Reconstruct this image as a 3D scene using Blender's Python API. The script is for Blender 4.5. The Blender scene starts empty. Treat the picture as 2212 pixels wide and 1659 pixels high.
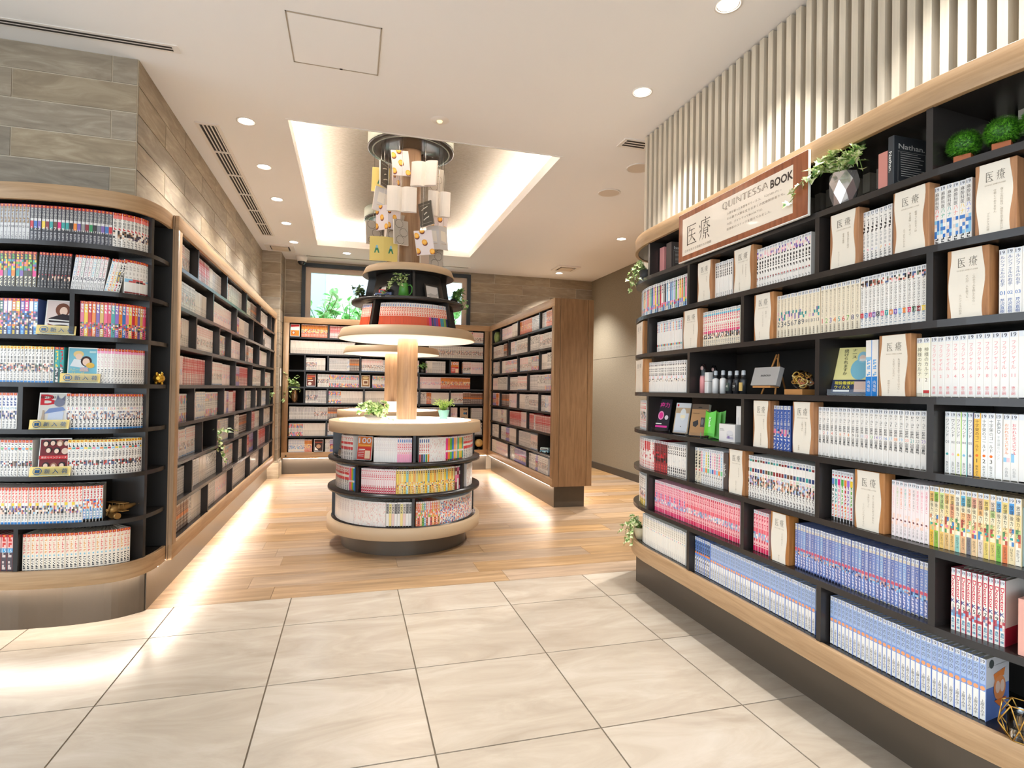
import bpy, math, random
from mathutils import Vector, Matrix
PI = math.pi
D = bpy.data
C = bpy.context.scene.collection
random.seed(7)

# ------------------------------------------------------------------ camera
F_PX, YAW, PITCH, ROLL, CAM_H = 1218.58, 0.2775095, 0.0106382, 0.0162764, 1.21585
CX, CY = 1106.0, 829.5
_cy, _sy = math.cos(YAW), math.sin(YAW)
FWD = Vector((_sy * math.cos(PITCH), _cy * math.cos(PITCH), math.sin(PITCH)))
_r0 = Vector((_cy, -_sy, 0)); _u0 = _r0.cross(FWD)
RGT = _r0 * math.cos(ROLL) + _u0 * math.sin(ROLL)
UPV = _u0 * math.cos(ROLL) - _r0 * math.sin(ROLL)
CAM = Vector((0, 0, CAM_H))
cam_data = D.cameras.new('camera'); cam = D.objects.new('camera', cam_data); C.objects.link(cam)
cam_data.sensor_fit = 'HORIZONTAL'; cam_data.sensor_width = 36.0
cam_data.lens = F_PX / 2212.0 * 36.0
cam_data.clip_start = 0.02; cam_data.clip_end = 100
cam.matrix_world = Matrix(((RGT.x, UPV.x, -FWD.x, 0), (RGT.y, UPV.y, -FWD.y, 0), (RGT.z, UPV.z, -FWD.z, CAM_H), (0, 0, 0, 1)))
bpy.context.scene.camera = cam

def px_of(p):
    d = Vector(p) - CAM; z = d.dot(FWD)
    return (CX + F_PX * d.dot(RGT) / z, CY - F_PX * d.dot(UPV) / z)
def ray(x, y):
    return RGT * ((x - CX) / F_PX) - UPV * ((y - CY) / F_PX) + FWD
def on_y(x, y, v):
    d = ray(x, y); return CAM + d * (v / d.y)
def on_x(x, y, v):
    d = ray(x, y); return CAM + d * (v / d.x)
def at_dist(x, y, dist):
    d = ray(x, y); return CAM + d * (dist / math.hypot(d.x, d.y))

# ------------------------------------------------------------------ world, exposure
sc = bpy.context.scene
sc.view_settings.view_transform = 'Standard'; sc.view_settings.look = 'None'
sc.view_settings.gamma = 1.0; sc.view_settings.use_curve_mapping = False
sc.view_settings.exposure = 1.65
try:
    sc.cycles.use_denoising = True
    sc.cycles.max_bounces = 12; sc.cycles.diffuse_bounces = 9; sc.cycles.glossy_bounces = 4
    sc.cycles.caustics_reflective = False; sc.cycles.caustics_refractive = False
    sc.cycles.sample_clamp_indirect = 6.0
except Exception:
    pass
W = D.worlds.new('sky'); sc.world = W; W.use_nodes = True
bg = W.node_tree.nodes['Background']
bg.inputs[0].default_value = (0.84, 0.92, 1.0, 1); bg.inputs[1].default_value = 1.3

# ------------------------------------------------------------------ lamps (seen downlights, the slat-wall row continued, others assumed or added)
LAMP_COL = (1.0, 0.97, 0.93)
def spot(x, y, z, watts, angle=1.35, blend=0.7, col=LAMP_COL, rad=0.04):
    l = D.lights.new('downlight_lamp', 'SPOT'); l.energy = watts; l.color = col
    l.spot_size = angle; l.spot_blend = blend; l.shadow_soft_size = rad
    o = D.objects.new('downlight_lamp', l); o.location = (x, y, z); C.objects.link(o)
    return o
DOWNLIGHTS = [(1.63, 2.207), (1.63, 3.003), (-0.715, 4.14), (-0.715, 4.957), (-0.715, 5.78), (-0.715, 6.6), (-0.715, 7.43), (-0.09, 7.81), (3.0, 5.972), (3.0, 8.023)]
UNSEEN_LIGHTS = [(3.0, 4.1), (1.63, 1.41), (1.63, 0.61), (1.63, -0.2), (1.63, -1.0)]  # first one added, hidden, to brighten the back right; rest continue the slat-wall row
for x, y in DOWNLIGHTS + UNSEEN_LIGHTS:
    wall = x > 1.5 and x < 2
    spot(x, y, 2.985, (40 if y > 2 else 28) if wall else (110 if x > 2.5 else 34), 1.5 if wall else 1.9)
for x, y in ((-1.0, 1.3), (0.5, 1.3), (-1.0, -0.5), (0.5, -0.5), (-2.3, 1.3), (-2.3, 0.0), (-1.0, 2.3), (0.6, 2.45)):  # assumed lobby downlights out of view, added for light from behind
    spot(x, y, 2.985, 1.5, 2.3, 0.8)
def area(x, y, z, sx, sy, watts, rot=(0, 0, 0), col=LAMP_COL):
    l = D.lights.new('cove_lamp', 'AREA'); l.energy = watts; l.color = col; l.shape = 'RECTANGLE'; l.size = sx; l.size_y = sy
    o = D.objects.new('cove_lamp', l); o.location = (x, y, z); o.rotation_euler = rot; C.objects.link(o)

# ------------------------------------------------------------------ mesh helpers
def lin(c):
    return tuple(((v / 255) / 12.92 if v / 255 <= 0.04045 else ((v / 255 + 0.055) / 1.055) ** 2.4) for v in c)
def rgba(c):
    return (*lin(c), 1.0)

class MB:
    def __init__(s):
        s.v = []; s.f = []; s.c = []; s.smooth = []
    def face(s, idx, col=None, smooth=False):
        s.f.append(tuple(idx)); s.c.append(col); s.smooth.append(smooth)
    def quad(s, a, b, c, d, col=None):
        n = len(s.v); s.v += [tuple(a), tuple(b), tuple(c), tuple(d)]; s.face((n, n + 1, n + 2, n + 3), col)
    def box(s, x0, x1, y0, y1, z0, z1, col=None, m=None):
        n = len(s.v)
        p = [(x0, y0, z0), (x1, y0, z0), (x1, y1, z0), (x0, y1, z0), (x0, y0, z1), (x1, y0, z1), (x1, y1, z1), (x0, y1, z1)]
        if m is not None: p = [tuple(m @ Vector(q)) for q in p]
        s.v += p
        for q in ((3, 2, 1, 0), (4, 5, 6, 7), (0, 1, 5, 4), (1, 2, 6, 5), (2, 3, 7, 6), (3, 0, 4, 7)):
            s.face([n + k for k in q], col)
        return s
    def prism(s, poly, z0, z1, col=None, smooth=False):
        n = len(s.v); k = len(poly)
        s.v += [(x, y, z0) for x, y in poly] + [(x, y, z1) for x, y in poly]
        s.face([n + i for i in range(k)][::-1], col); s.face([n + k + i for i in range(k)], col)
        for i in range(k):
            j = (i + 1) % k
            s.face((n + i, n + j, n + k + j, n + k + i), col, smooth)
        return s
    def lathe(s, prof, cx=0, cy=0, seg=48, closed=False, col=None, a0=0.0, a1=2 * PI):
        full = abs(a1 - a0 - 2 * PI) < 1e-6
        n = len(s.v); m = seg if full else seg + 1
        for r, z in prof:
            for i in range(m):
                a = a0 + (a1 - a0) * i / seg
                s.v.append((cx + r * math.cos(a), cy + r * math.sin(a), z))
        k = len(prof)
        for j in range(k if closed else k - 1):
            j2 = (j + 1) % k
            for i in range(seg):
                i2 = (i + 1) % m
                s.face((n + j * m + i, n + j * m + i2, n + j2 * m + i2, n + j2 * m + i), col, True)
        return s
    def tube(s, pts, r, n=8, col=None):
        pts = [Vector(p) for p in pts]; b = len(s.v)
        prev = None
        for i, p in enumerate(pts):
            t = (pts[min(i + 1, len(pts) - 1)] - pts[max(i - 1, 0)]).normalized()
            if prev is None:
                a = t.orthogonal().normalized()
            else:
                a = (prev - t * prev.dot(t)).normalized()
            prev = a; c = t.cross(a)
            rr = r[i] if isinstance(r, (list, tuple)) else r
            for k in range(n):
                q = p + a * (rr * math.cos(2 * PI * k / n)) + c * (rr * math.sin(2 * PI * k / n)); s.v.append(tuple(q))
        for i in range(len(pts) - 1):
            for k in range(n):
                k2 = (k + 1) % n
                s.face((b + i * n + k, b + i * n + k2, b + (i + 1) * n + k2, b + (i + 1) * n + k), col, True)
        s.face([b + k for k in range(n)][::-1], col); s.face([b + (len(pts) - 1) * n + k for k in range(n)], col)
        return s
    def sphere(s, c, r, seg=20, rings=12, sc3=(1, 1, 1), col=None):
        prof = []
        b = len(s.v)
        for j in range(rings + 1):
            t = -PI / 2 + PI * j / rings
            for i in range(seg):
                a = 2 * PI * i / seg
                s.v.append((c[0] + r * sc3[0] * math.cos(t) * math.cos(a), c[1] + r * sc3[1] * math.cos(t) * math.sin(a), c[2] + r * sc3[2] * math.sin(t)))
        for j in range(rings):
            for i in range(seg):
                i2 = (i + 1) % seg
                s.face((b + j * seg + i, b + j * seg + i2, b + (j + 1) * seg + i2, b + (j + 1) * seg + i), col, True)
        return s
    def add(s, o, m=None, col=None):
        n = len(s.v)
        s.v += [tuple(m @ Vector(p)) for p in o.v] if m is not None else list(o.v)
        for f, c, sm in zip(o.f, o.c, o.smooth):
            s.face([n + i for i in f], col if col is not None else c, sm)
        return s
    def mesh(s, name, mats=None, move=None):
        me = D.meshes.new(name)
        vs = s.v if move is None else [(x - move[0], y - move[1], z - move[2]) for x, y, z in s.v]
        me.from_pydata(vs, [], s.f)
        if any(s.smooth):
            me.polygons.foreach_set('use_smooth', s.smooth)
        if any(c is not None for c in s.c):
            at = me.color_attributes.new('Col', 'FLOAT_COLOR', 'CORNER')
            flat = []
            for f, c in zip(s.f, s.c):
                cc = (*c, 1.0) if c is not None else (0.8, 0.8, 0.8, 1.0)
                flat += cc * len(f)
            at.data.foreach_set('color', flat)
        if mats is not None:
            me.materials.append(mats)
        me.update()
        return me

def raw(name, me, parent=None):
    o = D.objects.new(name, me); C.objects.link(o)
    if parent is not None: o.parent = parent
    return o
def tag(o, label=None, cat=None, group=None, kind=None):
    if label: o['label'] = label
    if cat: o['category'] = cat
    if group: o['group'] = group
    if kind: o['kind'] = kind
    return o
def thing(name, label, cat, loc=(0, 0, 0), group=None, rz=0.0):
    o = D.objects.new(name, None); C.objects.link(o); o.location = loc; o.rotation_euler = (0, 0, rz)
    o.empty_display_size = 0.05
    return tag(o, label, cat, group)
def part(name, mb, mat, root, label=None, world=True, bevel=0.0):
    """mesh in world coordinates put under a thing (an Empty at an unrotated place) or under a part of it"""
    mv = None
    if world:
        mv = Vector((0, 0, 0)); r = root
        while r is not None:
            mv = mv + r.location; r = r.parent
    o = raw(name, mb.mesh(name, mat, mv), root)
    if label: o['label'] = label
    if bevel:
        b = o.modifiers.new('edge', 'BEVEL'); b.width = bevel; b.segments = 2; b.limit_method = 'ANGLE'
    return o
def single(name, mb, mat, label, cat, loc=None, group=None, bevel=0.0):
    o = raw(name, mb.mesh(name, mat, loc)); tag(o, label, cat, group)
    if loc is not None: o.location = loc
    if bevel:
        b = o.modifiers.new('edge', 'BEVEL'); b.width = bevel; b.segments = 2; b.limit_method = 'ANGLE'
    return o
def struct(name, mb, mat):
    o = raw(name, mb.mesh(name, mat)); o['kind'] = 'structure'; return o

# ------------------------------------------------------------------ materials
class Nodes:
    def __init__(s, name):
        s.m = D.materials.new(name); s.m.use_nodes = True; s.t = s.m.node_tree; s.b = s.t.nodes['Principled BSDF']
    def n(s, typ, **kw):
        x = s.t.nodes.new(typ)
        for k, v in kw.items():
            if k in x.inputs: x.inputs[k].default_value = v
            else: setattr(x, k, v)
        return x
    def l(s, a, b): s.t.links.new(a, b)
def P(name, c, rough=0.5, metal=0.0, spec=0.5, coat=0.0, trans=0.0, emit=0.0, alpha=1.0):
    k = Nodes(name); b = k.b
    b.inputs['Base Color'].default_value = rgba(c); b.inputs['Roughness'].default_value = rough; b.inputs['Metallic'].default_value = metal
    b.inputs['Specular IOR Level'].default_value = spec; b.inputs['Coat Weight'].default_value = coat
    b.inputs['Transmission Weight'].default_value = trans; b.inputs['Alpha'].default_value = alpha
    if emit:
        b.inputs['Emission Color'].default_value = rgba(c); b.inputs['Emission Strength'].default_value = emit
    return k.m
def emitter(name, c, strength):
    return P(name, c, emit=strength)
def grained(name, c0, c1, scale, rough=0.4, detail=4.0, bump=0.0, vary=0.0, axis=(1, 1, 1), spec=0.5, third=None, warp=0.6, coat=0.0):
    """stretched noise between two colours; every object shifts its own pattern and (vary) its own brightness"""
    k = Nodes(name); b = k.b
    tc = k.n('ShaderNodeTexCoord'); oi = k.n('ShaderNodeObjectInfo')
    off = k.n('ShaderNodeVectorMath', operation='SCALE'); off.inputs[0].default_value = (37.0, 19.0, 53.0)
    k.l(oi.outputs['Random'], off.inputs['Scale'])
    add = k.n('ShaderNodeVectorMath', operation='ADD'); k.l(tc.outputs['Object'], add.inputs[0]); k.l(off.outputs[0], add.inputs[1])
    mp = k.n('ShaderNodeMapping'); mp.inputs['Scale'].default_value = tuple(scale * a for a in axis); k.l(add.outputs[0], mp.inputs[0])
    nz = k.n('ShaderNodeTexNoise', Scale=1.0, Detail=detail, Roughness=0.62, Distortion=warp); k.l(mp.outputs[0], nz.inputs['Vector'])
    rp = k.n('ShaderNodeValToRGB'); k.l(nz.outputs['Fac'], rp.inputs[0])
    e = rp.color_ramp.elements; e[0].position = 0.30; e[0].color = rgba(c0); e[1].position = 0.70; e[1].color = rgba(c1)
    if third:
        x = e.new(0.52); x.color = rgba(third)
    out = rp.outputs[0]
    if vary:
        hs = k.n('ShaderNodeHueSaturation'); k.l(out, hs.inputs['Color'])
        mr = k.n('ShaderNodeMapRange'); mr.inputs['To Min'].default_value = 1 - vary; mr.inputs['To Max'].default_value = 1 + vary
        k.l(oi.outputs['Random'], mr.inputs['Value']); k.l(mr.outputs[0], hs.inputs['Value'])
        m2 = k.n('ShaderNodeMath', operation='MULTIPLY'); m2.inputs[1].default_value = 7.31; k.l(oi.outputs['Random'], m2.inputs[0]); m3 = k.n('ShaderNodeMath', operation='FRACT'); k.l(m2.outputs[0], m3.inputs[0])
        m4 = k.n('ShaderNodeMapRange'); m4.inputs['To Min'].default_value = 1 - 1.3 * vary; m4.inputs['To Max'].default_value = 1 + vary; k.l(m3.outputs[0], m4.inputs['Value']); k.l(m4.outputs[0], hs.inputs['Saturation']); out = hs.outputs[0]
    k.l(out, b.inputs['Base Color']); b.inputs['Roughness'].default_value = rough; b.inputs['Specular IOR Level'].default_value = spec
    b.inputs['Coat Weight'].default_value = coat
    if bump:
        bp = k.n('ShaderNodeBump', Strength=bump, Distance=0.003); k.l(nz.outputs['Fac'], bp.inputs['Height']); k.l(bp.outputs[0], b.inputs['Normal'])
    return k.m
def attr_mat(name, rough=0.35, spec=0.5, coat=0.3):
    k = Nodes(name); a = k.n('ShaderNodeAttribute', attribute_name='Col')
    k.l(a.outputs['Color'], k.b.inputs['Base Color'])
    k.b.inputs['Roughness'].default_value = rough; k.b.inputs['Specular IOR Level'].default_value = spec
    k.b.inputs['Coat Weight'].default_value = coat; k.b.inputs['Coat Roughness'].default_value = 0.12
    return k.m
def film(name, tint=(1, 1, 1), gloss=0.12, rough=0.03):
    """clear sheet: mostly transparent, reflecting more at grazing angles"""
    k = Nodes(name); t = k.t
    tr = k.n('ShaderNodeBsdfTransparent'); tr.inputs[0].default_value = (*tint, 1)
    gl = k.n('ShaderNodeBsdfGlossy'); gl.inputs['Roughness'].default_value = rough
    lw = k.n('ShaderNodeLayerWeight', Blend=gloss); mx = k.n('ShaderNodeMixShader')
    k.l(lw.outputs['Fresnel'], mx.inputs[0]); k.l(tr.outputs[0], mx.inputs[1]); k.l(gl.outputs[0], mx.inputs[2])
    k.l(mx.outputs[0], t.nodes['Material Output'].inputs[0])
    return k.m

M = {}
M['ceiling'] = P('ceiling_paint', (242, 240, 239), 0.85, spec=0.2)
M['tile'] = grained('floor_tile_cream', (172, 158, 141), (197, 186, 171), 2.2, 0.24, 6, vary=0.02, axis=(0.8, 2.6, 1), third=(186, 173, 156), warp=1.2, spec=0.45)
M['grout'] = P('floor_grout', (112, 100, 84), 0.9)
M['plank'] = grained('floor_plank_oak', (138, 112, 84), (188, 158, 124), 3.0, 0.34, 6, vary=0.16, axis=(0.55, 7.0, 1), third=(164, 134, 101), spec=0.4, bump=0.05)
M['stone'] = grained('wall_stone_tile', (136, 122, 104), (174, 160, 138), 3.2, 0.55, 6, bump=0.08, vary=0.12, axis=(1.0, 1.0, 5.0), third=(156, 141, 120), warp=1.4, spec=0.35)
M['stone_grout'] = P('wall_grout', (206, 194, 174), 0.9)
M['oak'] = grained('oak_veneer', (160, 126, 90), (188, 154, 116), 6.0, 0.42, 5, axis=(0.5, 0.5, 9.0), spec=0.4, bump=0.03)
M['oak_up'] = grained('oak_veneer_upright', (156, 124, 92), (184, 152, 118), 6.0, 0.45, 5, axis=(9.0, 9.0, 0.6), spec=0.4, bump=0.03)
M['column_wood'] = grained('column_veneer', (134, 104, 76), (166, 134, 102), 6.0, 0.45, 5, axis=(9.0, 9.0, 0.5), spec=0.4)
M['end_wood'] = grained('end_panel_wood', (118, 86, 56), (146, 110, 76), 6.0, 0.45, 5, axis=(9.0, 9.0, 0.6), spec=0.4, bump=0.03)
M['black'] = P('dark_laminate', (46, 42, 40), 0.27, spec=0.5)
M['black_back'] = P('dark_laminate_matt', (40, 37, 35), 0.5, spec=0.35)
M['kick'] = P('dark_kick_plate', (90, 80, 69), 0.28, metal=0.35, spec=0.5)
M['tan'] = P('tan_lacquer', (190, 164, 132), 0.45, spec=0.4)
M['white'] = P('white_lacquer', (240, 234, 226), 0.4)
M['slat'] = grained('pale_slat', (196, 184, 164), (214, 202, 182), 6, 0.42, 3, axis=(9, 9, 0.4), spec=0.5)
M['slat_gap'] = P('slat_backing', (104, 92, 76), 0.8)
M['olive_wall'] = grained('olive_wall_fabric', (132, 124, 108), (146, 137, 120), 60, 0.75, 3, spec=0.2)
M['base_dark'] = P('dark_baseboard', (60, 55, 50), 0.4)
M['fabric'] = grained('coffer_fabric', (140, 134, 124), (162, 155, 145), 34, 0.8, 4, axis=(1, 3.0, 1), spec=0.15)
M['book'] = attr_mat('book_jacket', 0.33)
M['print'] = attr_mat('flat_print', 0.5, 0.3, 0.0)
M['pages'] = P('paper_edge', (226, 216, 196), 0.85, spec=0.2)
M['ink'] = P('ink_black', (40, 36, 34), 0.6)
M['led'] = emitter('led_strip', (255, 240, 224), 26.0)
M['lens'] = emitter('downlight_lens', (255, 246, 232), 9.0)
M['chrome'] = P('satin_reflector', (225, 222, 216), 0.22, metal=0.9)
M['wood_block'] = grained('plaque_cedar', (150, 96, 52), (192, 134, 80), 5.0, 0.5, 5, axis=(8, 8, 0.7), vary=0.08, spec=0.35)
M['card'] = P('cream_card', (232, 222, 206), 0.7, spec=0.25)
M['metal_white'] = P('white_painted_metal', (236, 230, 224), 0.4)
M['dark_slot'] = P('dark_slot', (44, 38, 34), 0.7)
M['glass'] = film('window_glass', (0.97, 0.99, 1.0), 0.12)
M['acrylic'] = film('clear_acrylic', (0.96, 0.97, 0.98), 0.25, 0.05)
M['navy'] = P('navy_window_frame', (44, 52, 60), 0.35)
M['beige_frame'] = P('beige_window_frame', (206, 184, 164), 0.45)
M['gold'] = P('gold_paint', (196, 152, 74), 0.3, metal=0.85)
M['gold_dull'] = P('dull_gold', (160, 122, 70), 0.42, metal=0.75)
# ------------------------------------------------------------------ floor
mb = MB(); mb.box(-3.3, 3.9, -3.1, 8.7, -0.06, -0.003)
floor = struct('floor', mb, M['grout'])
FX0, FY0, FB = -0.908, 3.08, 3.475
tile_full = MB().box(0.003, 0.597, 0.003, 0.597, -0.012, 0).mesh('floor_tile', M['tile'])
for i in range(-4, 5):
    for j in range(-1, 11):
        x0 = FX0 + 0.6 * i; y1 = FY0 - 0.6 * j; y0 = y1 - 0.6
        if y0 > FB or x0 > 1.9: continue
        if y1 > FB: me = MB().box(0.003, 0.597, 0.003, FB - y0 - 0.002, -0.012, 0).mesh('floor_tile', M['tile'])
        else: me = tile_full
        o = raw('floor_tile', me, floor); o.location = (x0, y0, 0)
PW, PL = 0.2137, 1.42
plank_full = MB().box(0.001, PL - 0.001, 0.001, PW - 0.001, -0.012, 0).mesh('floor_plank', M['plank'])
rnd = random.Random(11)
k = 0; y = FB
while y < 8.46:
    x = -1.2 - rnd.uniform(0, PL)
    while x < 3.76:
        a, b = max(x, -1.2), min(x + PL, 3.76)
        if b - a > 0.05:
            if a == x and b == x + PL: me = plank_full
            else: me = MB().box(0.001, b - a - 0.001, 0.001, PW - 0.001, -0.012, 0).mesh('floor_plank', M['plank'])
            o = raw('floor_plank', me, floor); o.location = (a, y, 0)
        x += PL
    y += PW; k += 1
# strip of tiles between the slatted wall and the boards
# ------------------------------------------------------------------ stone walls
COURSES = [3.0]
z = 3.0 - 0.1445
while z > -0.2:
    COURSES.append(z); z -= 0.1545
COURSES[-1] = max(COURSES[-1], 0.0)
def stone_run(root, org, u, nrm, length, zlo, joint0, joint1, hole=None, tl=0.9, zhi=3.0):
    """courses of tiles on a vertical face: ORG corner at z=0, U along it, NRM out of it; first joints at JOINT0 / JOINT1 in turn"""
    u = Vector(u); nrm = Vector(nrm)
    g = 0.0032
    for r in range(len(COURSES) - 1):
        zt, zb = COURSES[r], COURSES[r + 1]
        if zt <= zlo + 0.01: break
        cuts = [0.0]
        s = joint1 if r % 2 else joint0
        while s < length - 0.01:
            if s > 0.01: cuts.append(s)
            s += tl
        cuts.append(length)
        if hole:
            cuts = sorted(set(cuts + [h for h in hole[:2]]))
        for a, b in zip(cuts, cuts[1:]):
            lo, hi = zb, zt
            if hole and a >= hole[0] - 1e-6 and b <= hole[1] + 1e-6:
                lo = max(zb, hole[3])
                if hi - lo < 0.01: continue
            p0 = u * (a + g); p1 = u * (b - g)
            m = MB()
            pts = [Vector((0, 0, 0)), u * (b - a - 2 * g)]
            q = [pts[0], pts[1], pts[1] - nrm * 0.0, pts[0]]
            c = [pts[0], pts[1], pts[1] + nrm * 0.004, pts[0] + nrm * 0.004]
            h = hi - lo - 2 * g
            m.v += [tuple(p) for p in c] + [tuple(p + Vector((0, 0, h))) for p in c]
            flip = (u.cross(Vector((0, 0, 1)))).dot(nrm) > 0
            for f in ((0, 1, 2, 3), (7, 6, 5, 4), (0, 4, 5, 1), (1, 5, 6, 2), (2, 6, 7, 3), (3, 7, 4, 0)):
                m.face(f if not flip else f)
            me = m.mesh('stone_tile', M['stone']); 
            o = raw('stone_tile', me, root); o.location = Vector(org) + u * (a + g) + Vector((0, 0, lo + g))
def wallbox(name, x0, x1, y0, y1, z0, z1, mat):
    return struct(name, MB().box(x0, x1, y0, y1, z0, z1), mat)
WL, WC = -1.159, 3.539
wl = wallbox('wall_left', -1.35, WL, 3.55, 8.6, -0.003, 3.02, M['stone_grout'])
stone_run(wl, (WL, WC, 0), (0, 1, 0), (1, 0, 0), 8.0 - WC, 2.0, 0.91, 0.475)
wp = wallbox('wall_pillar', -3.3, WL, WC, 3.75, -0.003, 3.02, M['stone_grout'])
stone_run(wp, (WL, WC, 0), (-1, 0, 0), (0, -1, 0), 2.1, 2.0, 0.122, 0.572)
wc = wallbox('wall_column', WL, -0.924, 8.009, 8.6, -0.003, 3.02, M['stone_grout'])
stone_run(wc, (WL, 8.009, 0), (1, 0, 0), (0, -1, 0), 0.235, 0.0, 5, 5)
stone_run(wc, (-0.924, 8.009, 0), (0, 1, 0), (1, 0, 0), 0.44, 0.0, 5, 5)
part('plinth', MB().box(-1.14, -0.9, 7.985, 8.3, 0, 0.21), M['stone'], wc)
# back wall with the window opening
WB = 8.459
WX0, WX1, WZ0, WZ1 = -0.69, 1.715, 2.14, 2.955
mb = MB(); mb.box(-0.93, WX0, WB, 8.7, -0.003, 3.02); mb.box(WX1, 3.9, WB, 8.7, -0.003, 3.02); mb.box(WX0, WX1, WB, 8.7, -0.003, WZ0); mb.box(WX0, WX1, WB, 8.7, WZ1, 3.02)
wb = struct('wall_back', mb, M['stone_grout'])
stone_run(wb, (-0.915, WB, 0), (1, 0, 0), (0, -1, 0), 4.657, 1.95, 0.92 + 2.1, 0.47 + 2.1, hole=(WX0 + 0.915, WX1 + 0.915, WZ0, WZ1))
# right olive wall, two fabric panels with a seam
wr = wallbox('wall_right', 3.742, 3.9, 3.5, 8.7, -0.003, 3.02, M['base_dark'])
SEAM = 1.72
for z0, z1 in ((0.0, SEAM - 0.002), (SEAM + 0.002, 3.0)):
    part('wall_panel', MB().box(3.734, 3.742, 3.56, 8.458, z0, z1), M['olive_wall'], wr)
struct('baseboard_right', MB().box(3.722, 3.733, 3.56, 8.45, 0, 0.1), M['base_dark'])
# slatted wall above the curved bookcase
ws = wallbox('wall_slatted', 1.992, 3.742, -3.0, 3.545, -0.003, 3.02, M['slat_gap'])
slat_me = MB().box(0, 0.047, -0.0155, 0.0155, 2.02, 2.993).mesh('slat', M['slat'])
y = 3.513
while y > -0.6:
    o = raw('slat', slat_me, ws); o.location = (1.945, y, 0); y -= 0.0605
# unseen lobby glazing: side read off bluish reflections, rear added for soft fill
for nm, x0, x1, y0, y1, n, ax in (('window_2', -3.3, -3.24, -3.1, 3.5, 4, 1), ('rear_fill_window', -3.24, 2.0, -3.16, -3.1, 4, 0)):
    m = MB(); m.box(x0, x1, y0, y1, 0, 0.08); m.box(x0, x1, y0, y1, 2.9, 3.0)
    for k in range(n + 1):
        f_ = k / n
        if ax: yy = y0 + (y1 - y0 - .06) * f_; m.box(x0, x1, yy, yy + .06, 0.08, 2.9)
        else: xx = x0 + (x1 - x0 - .06) * f_; m.box(xx, xx + .06, y0, y1, 0.08, 2.9)
    w_ = struct(nm, m, M['navy'])
    part('pane', MB().box((x0 + x1) / 2 - (.003 if ax else (x1 - x0) / 2), (x0 + x1) / 2 + (.003 if ax else (x1 - x0) / 2), (y0 + y1) / 2 - ((y1 - y0) / 2 if ax else .003), (y0 + y1) / 2 + ((y1 - y0) / 2 if ax else .003), 0.08, 2.9), M['glass'], w_)
struct('unseen_street', MB().box(-14, -3.4, -14, 3.5, -0.06, -0.02).box(-3.4, 6, -14, -3.2, -0.06, -0.02), P('bounce_paving', (196, 192, 186), .8))  # unseen paving, widened and made pale to bounce light onto the ceiling
# ------------------------------------------------------------------ ceiling with the lit coffer
KX0, KX1, KY0, KY1 = -0.445, 1.508, 4.03, 7.487
mb = MB(); mb.box(-3.4, 3.9, -3.2, KY0, 3.0, 3.03); mb.box(-3.4, 3.9, KY1, 8.7, 3.0, 3.03); mb.box(-3.4, KX0, KY0, KY1, 3.0, 3.03); mb.box(KX1, 3.9, KY0, KY1, 3.0, 3.03)
ceil = struct('ceiling', mb, M['ceiling'])
LIP, CV, CZ = 3.085, 0.16, 3.27
for a in ((KX0 - 0.012, KX0 + .004, KY0 - 0.012, KY1 + 0.012), (KX1 - .004, KX1 + 0.012, KY0 - 0.012, KY1 + 0.012), (KX0 + .004, KX1 - .004, KY0 - 0.012, KY0 + .004), (KX0 + .004, KX1 - .004, KY1 - .004, KY1 + 0.012)):
    part('coffer_lip', MB().box(*a, 2.998, LIP), M['ceiling'], ceil)
a0, a1, b0, b1 = KX0 - CV, KX1 + CV, KY0 - CV, KY1 + CV
for a in ((a0 - 0.02, a0, b0, b1), (a1, a1 + 0.02, b0, b1), (a0, a1, b0 - 0.02, b0), (a0, a1, b1, b1 + 0.02)):
    part('coffer_side', MB().box(*a, 3.03, CZ), M['ceiling'], ceil)
part('coffer_panel', MB().box(a0 - 0.02, a1 + 0.02, b0 - 0.02, b1 + 0.02, CZ, CZ + 0.03), M['fabric'], ceil)
cove = emitter('cove_strip', (255, 244, 232), 24.0)
for a in ((a0 + 0.02, a0 + 0.05, b0 + 0.05, b1 - 0.05), (a1 - 0.05, a1 - 0.02, b0 + 0.05, b1 - 0.05), (a0 + 0.06, a1 - 0.06, b0 + 0.02, b0 + 0.05), (a0 + 0.06, a1 - 0.06, b1 - 0.05, b1 - 0.02)):
    part('cove_strip', MB().box(*a, 3.034, 3.05), cove, ceil, label='warm white light strip')
# ------------------------------------------------------------------ things on the ceiling
def ring(mb, cx, cy, r0, r1, z0, z1, seg=28):
    mb.lathe([(r0, z0), (r1, z0), (r1, z1), (r0, z1)], cx, cy, seg, closed=True); return mb
DL_LABEL = ['round ceiling downlight above the two topiary balls, cropped by the picture top', 'round ceiling downlight above the left part of the slatted wall',
    'round downlight beside the near end of the long ceiling grille', 'second round downlight along the long ceiling grille, counted from its near end',
    'third round downlight along the long ceiling grille, counted from its near end', 'fourth round downlight along the long ceiling grille, beside its far end',
    'small round downlight beside the white ceiling air unit at the stone column', 'round downlight in front of the window top, by the dome camera',
    'small round downlight near the olive wall, behind the ceiling speakers', 'small round downlight beside the square air vent over the stone wall']
for (x, y), lb in zip(DOWNLIGHTS, DL_LABEL):
    t = thing('downlight', lb, 'ceiling light', (x, y, 3.0), 'recessed ceiling downlights')
    m = MB(); m.lathe([(0.052, 2.9995), (0.062, 2.999), (0.062, 2.996), (0.05, 2.996)], x, y, 28, closed=True); part('trim_ring', m, M['metal_white'], t)
    m = MB(); m.lathe([(0.051, 2.997), (0.046, 2.9994)], x, y, 28); part('reflector', m, M['chrome'], t)
    m = MB(); m.lathe([(0.046, 2.9994), (0.0005, 2.9994)], x, y, 28); part('lens', m, M['lens'], t)
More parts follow.
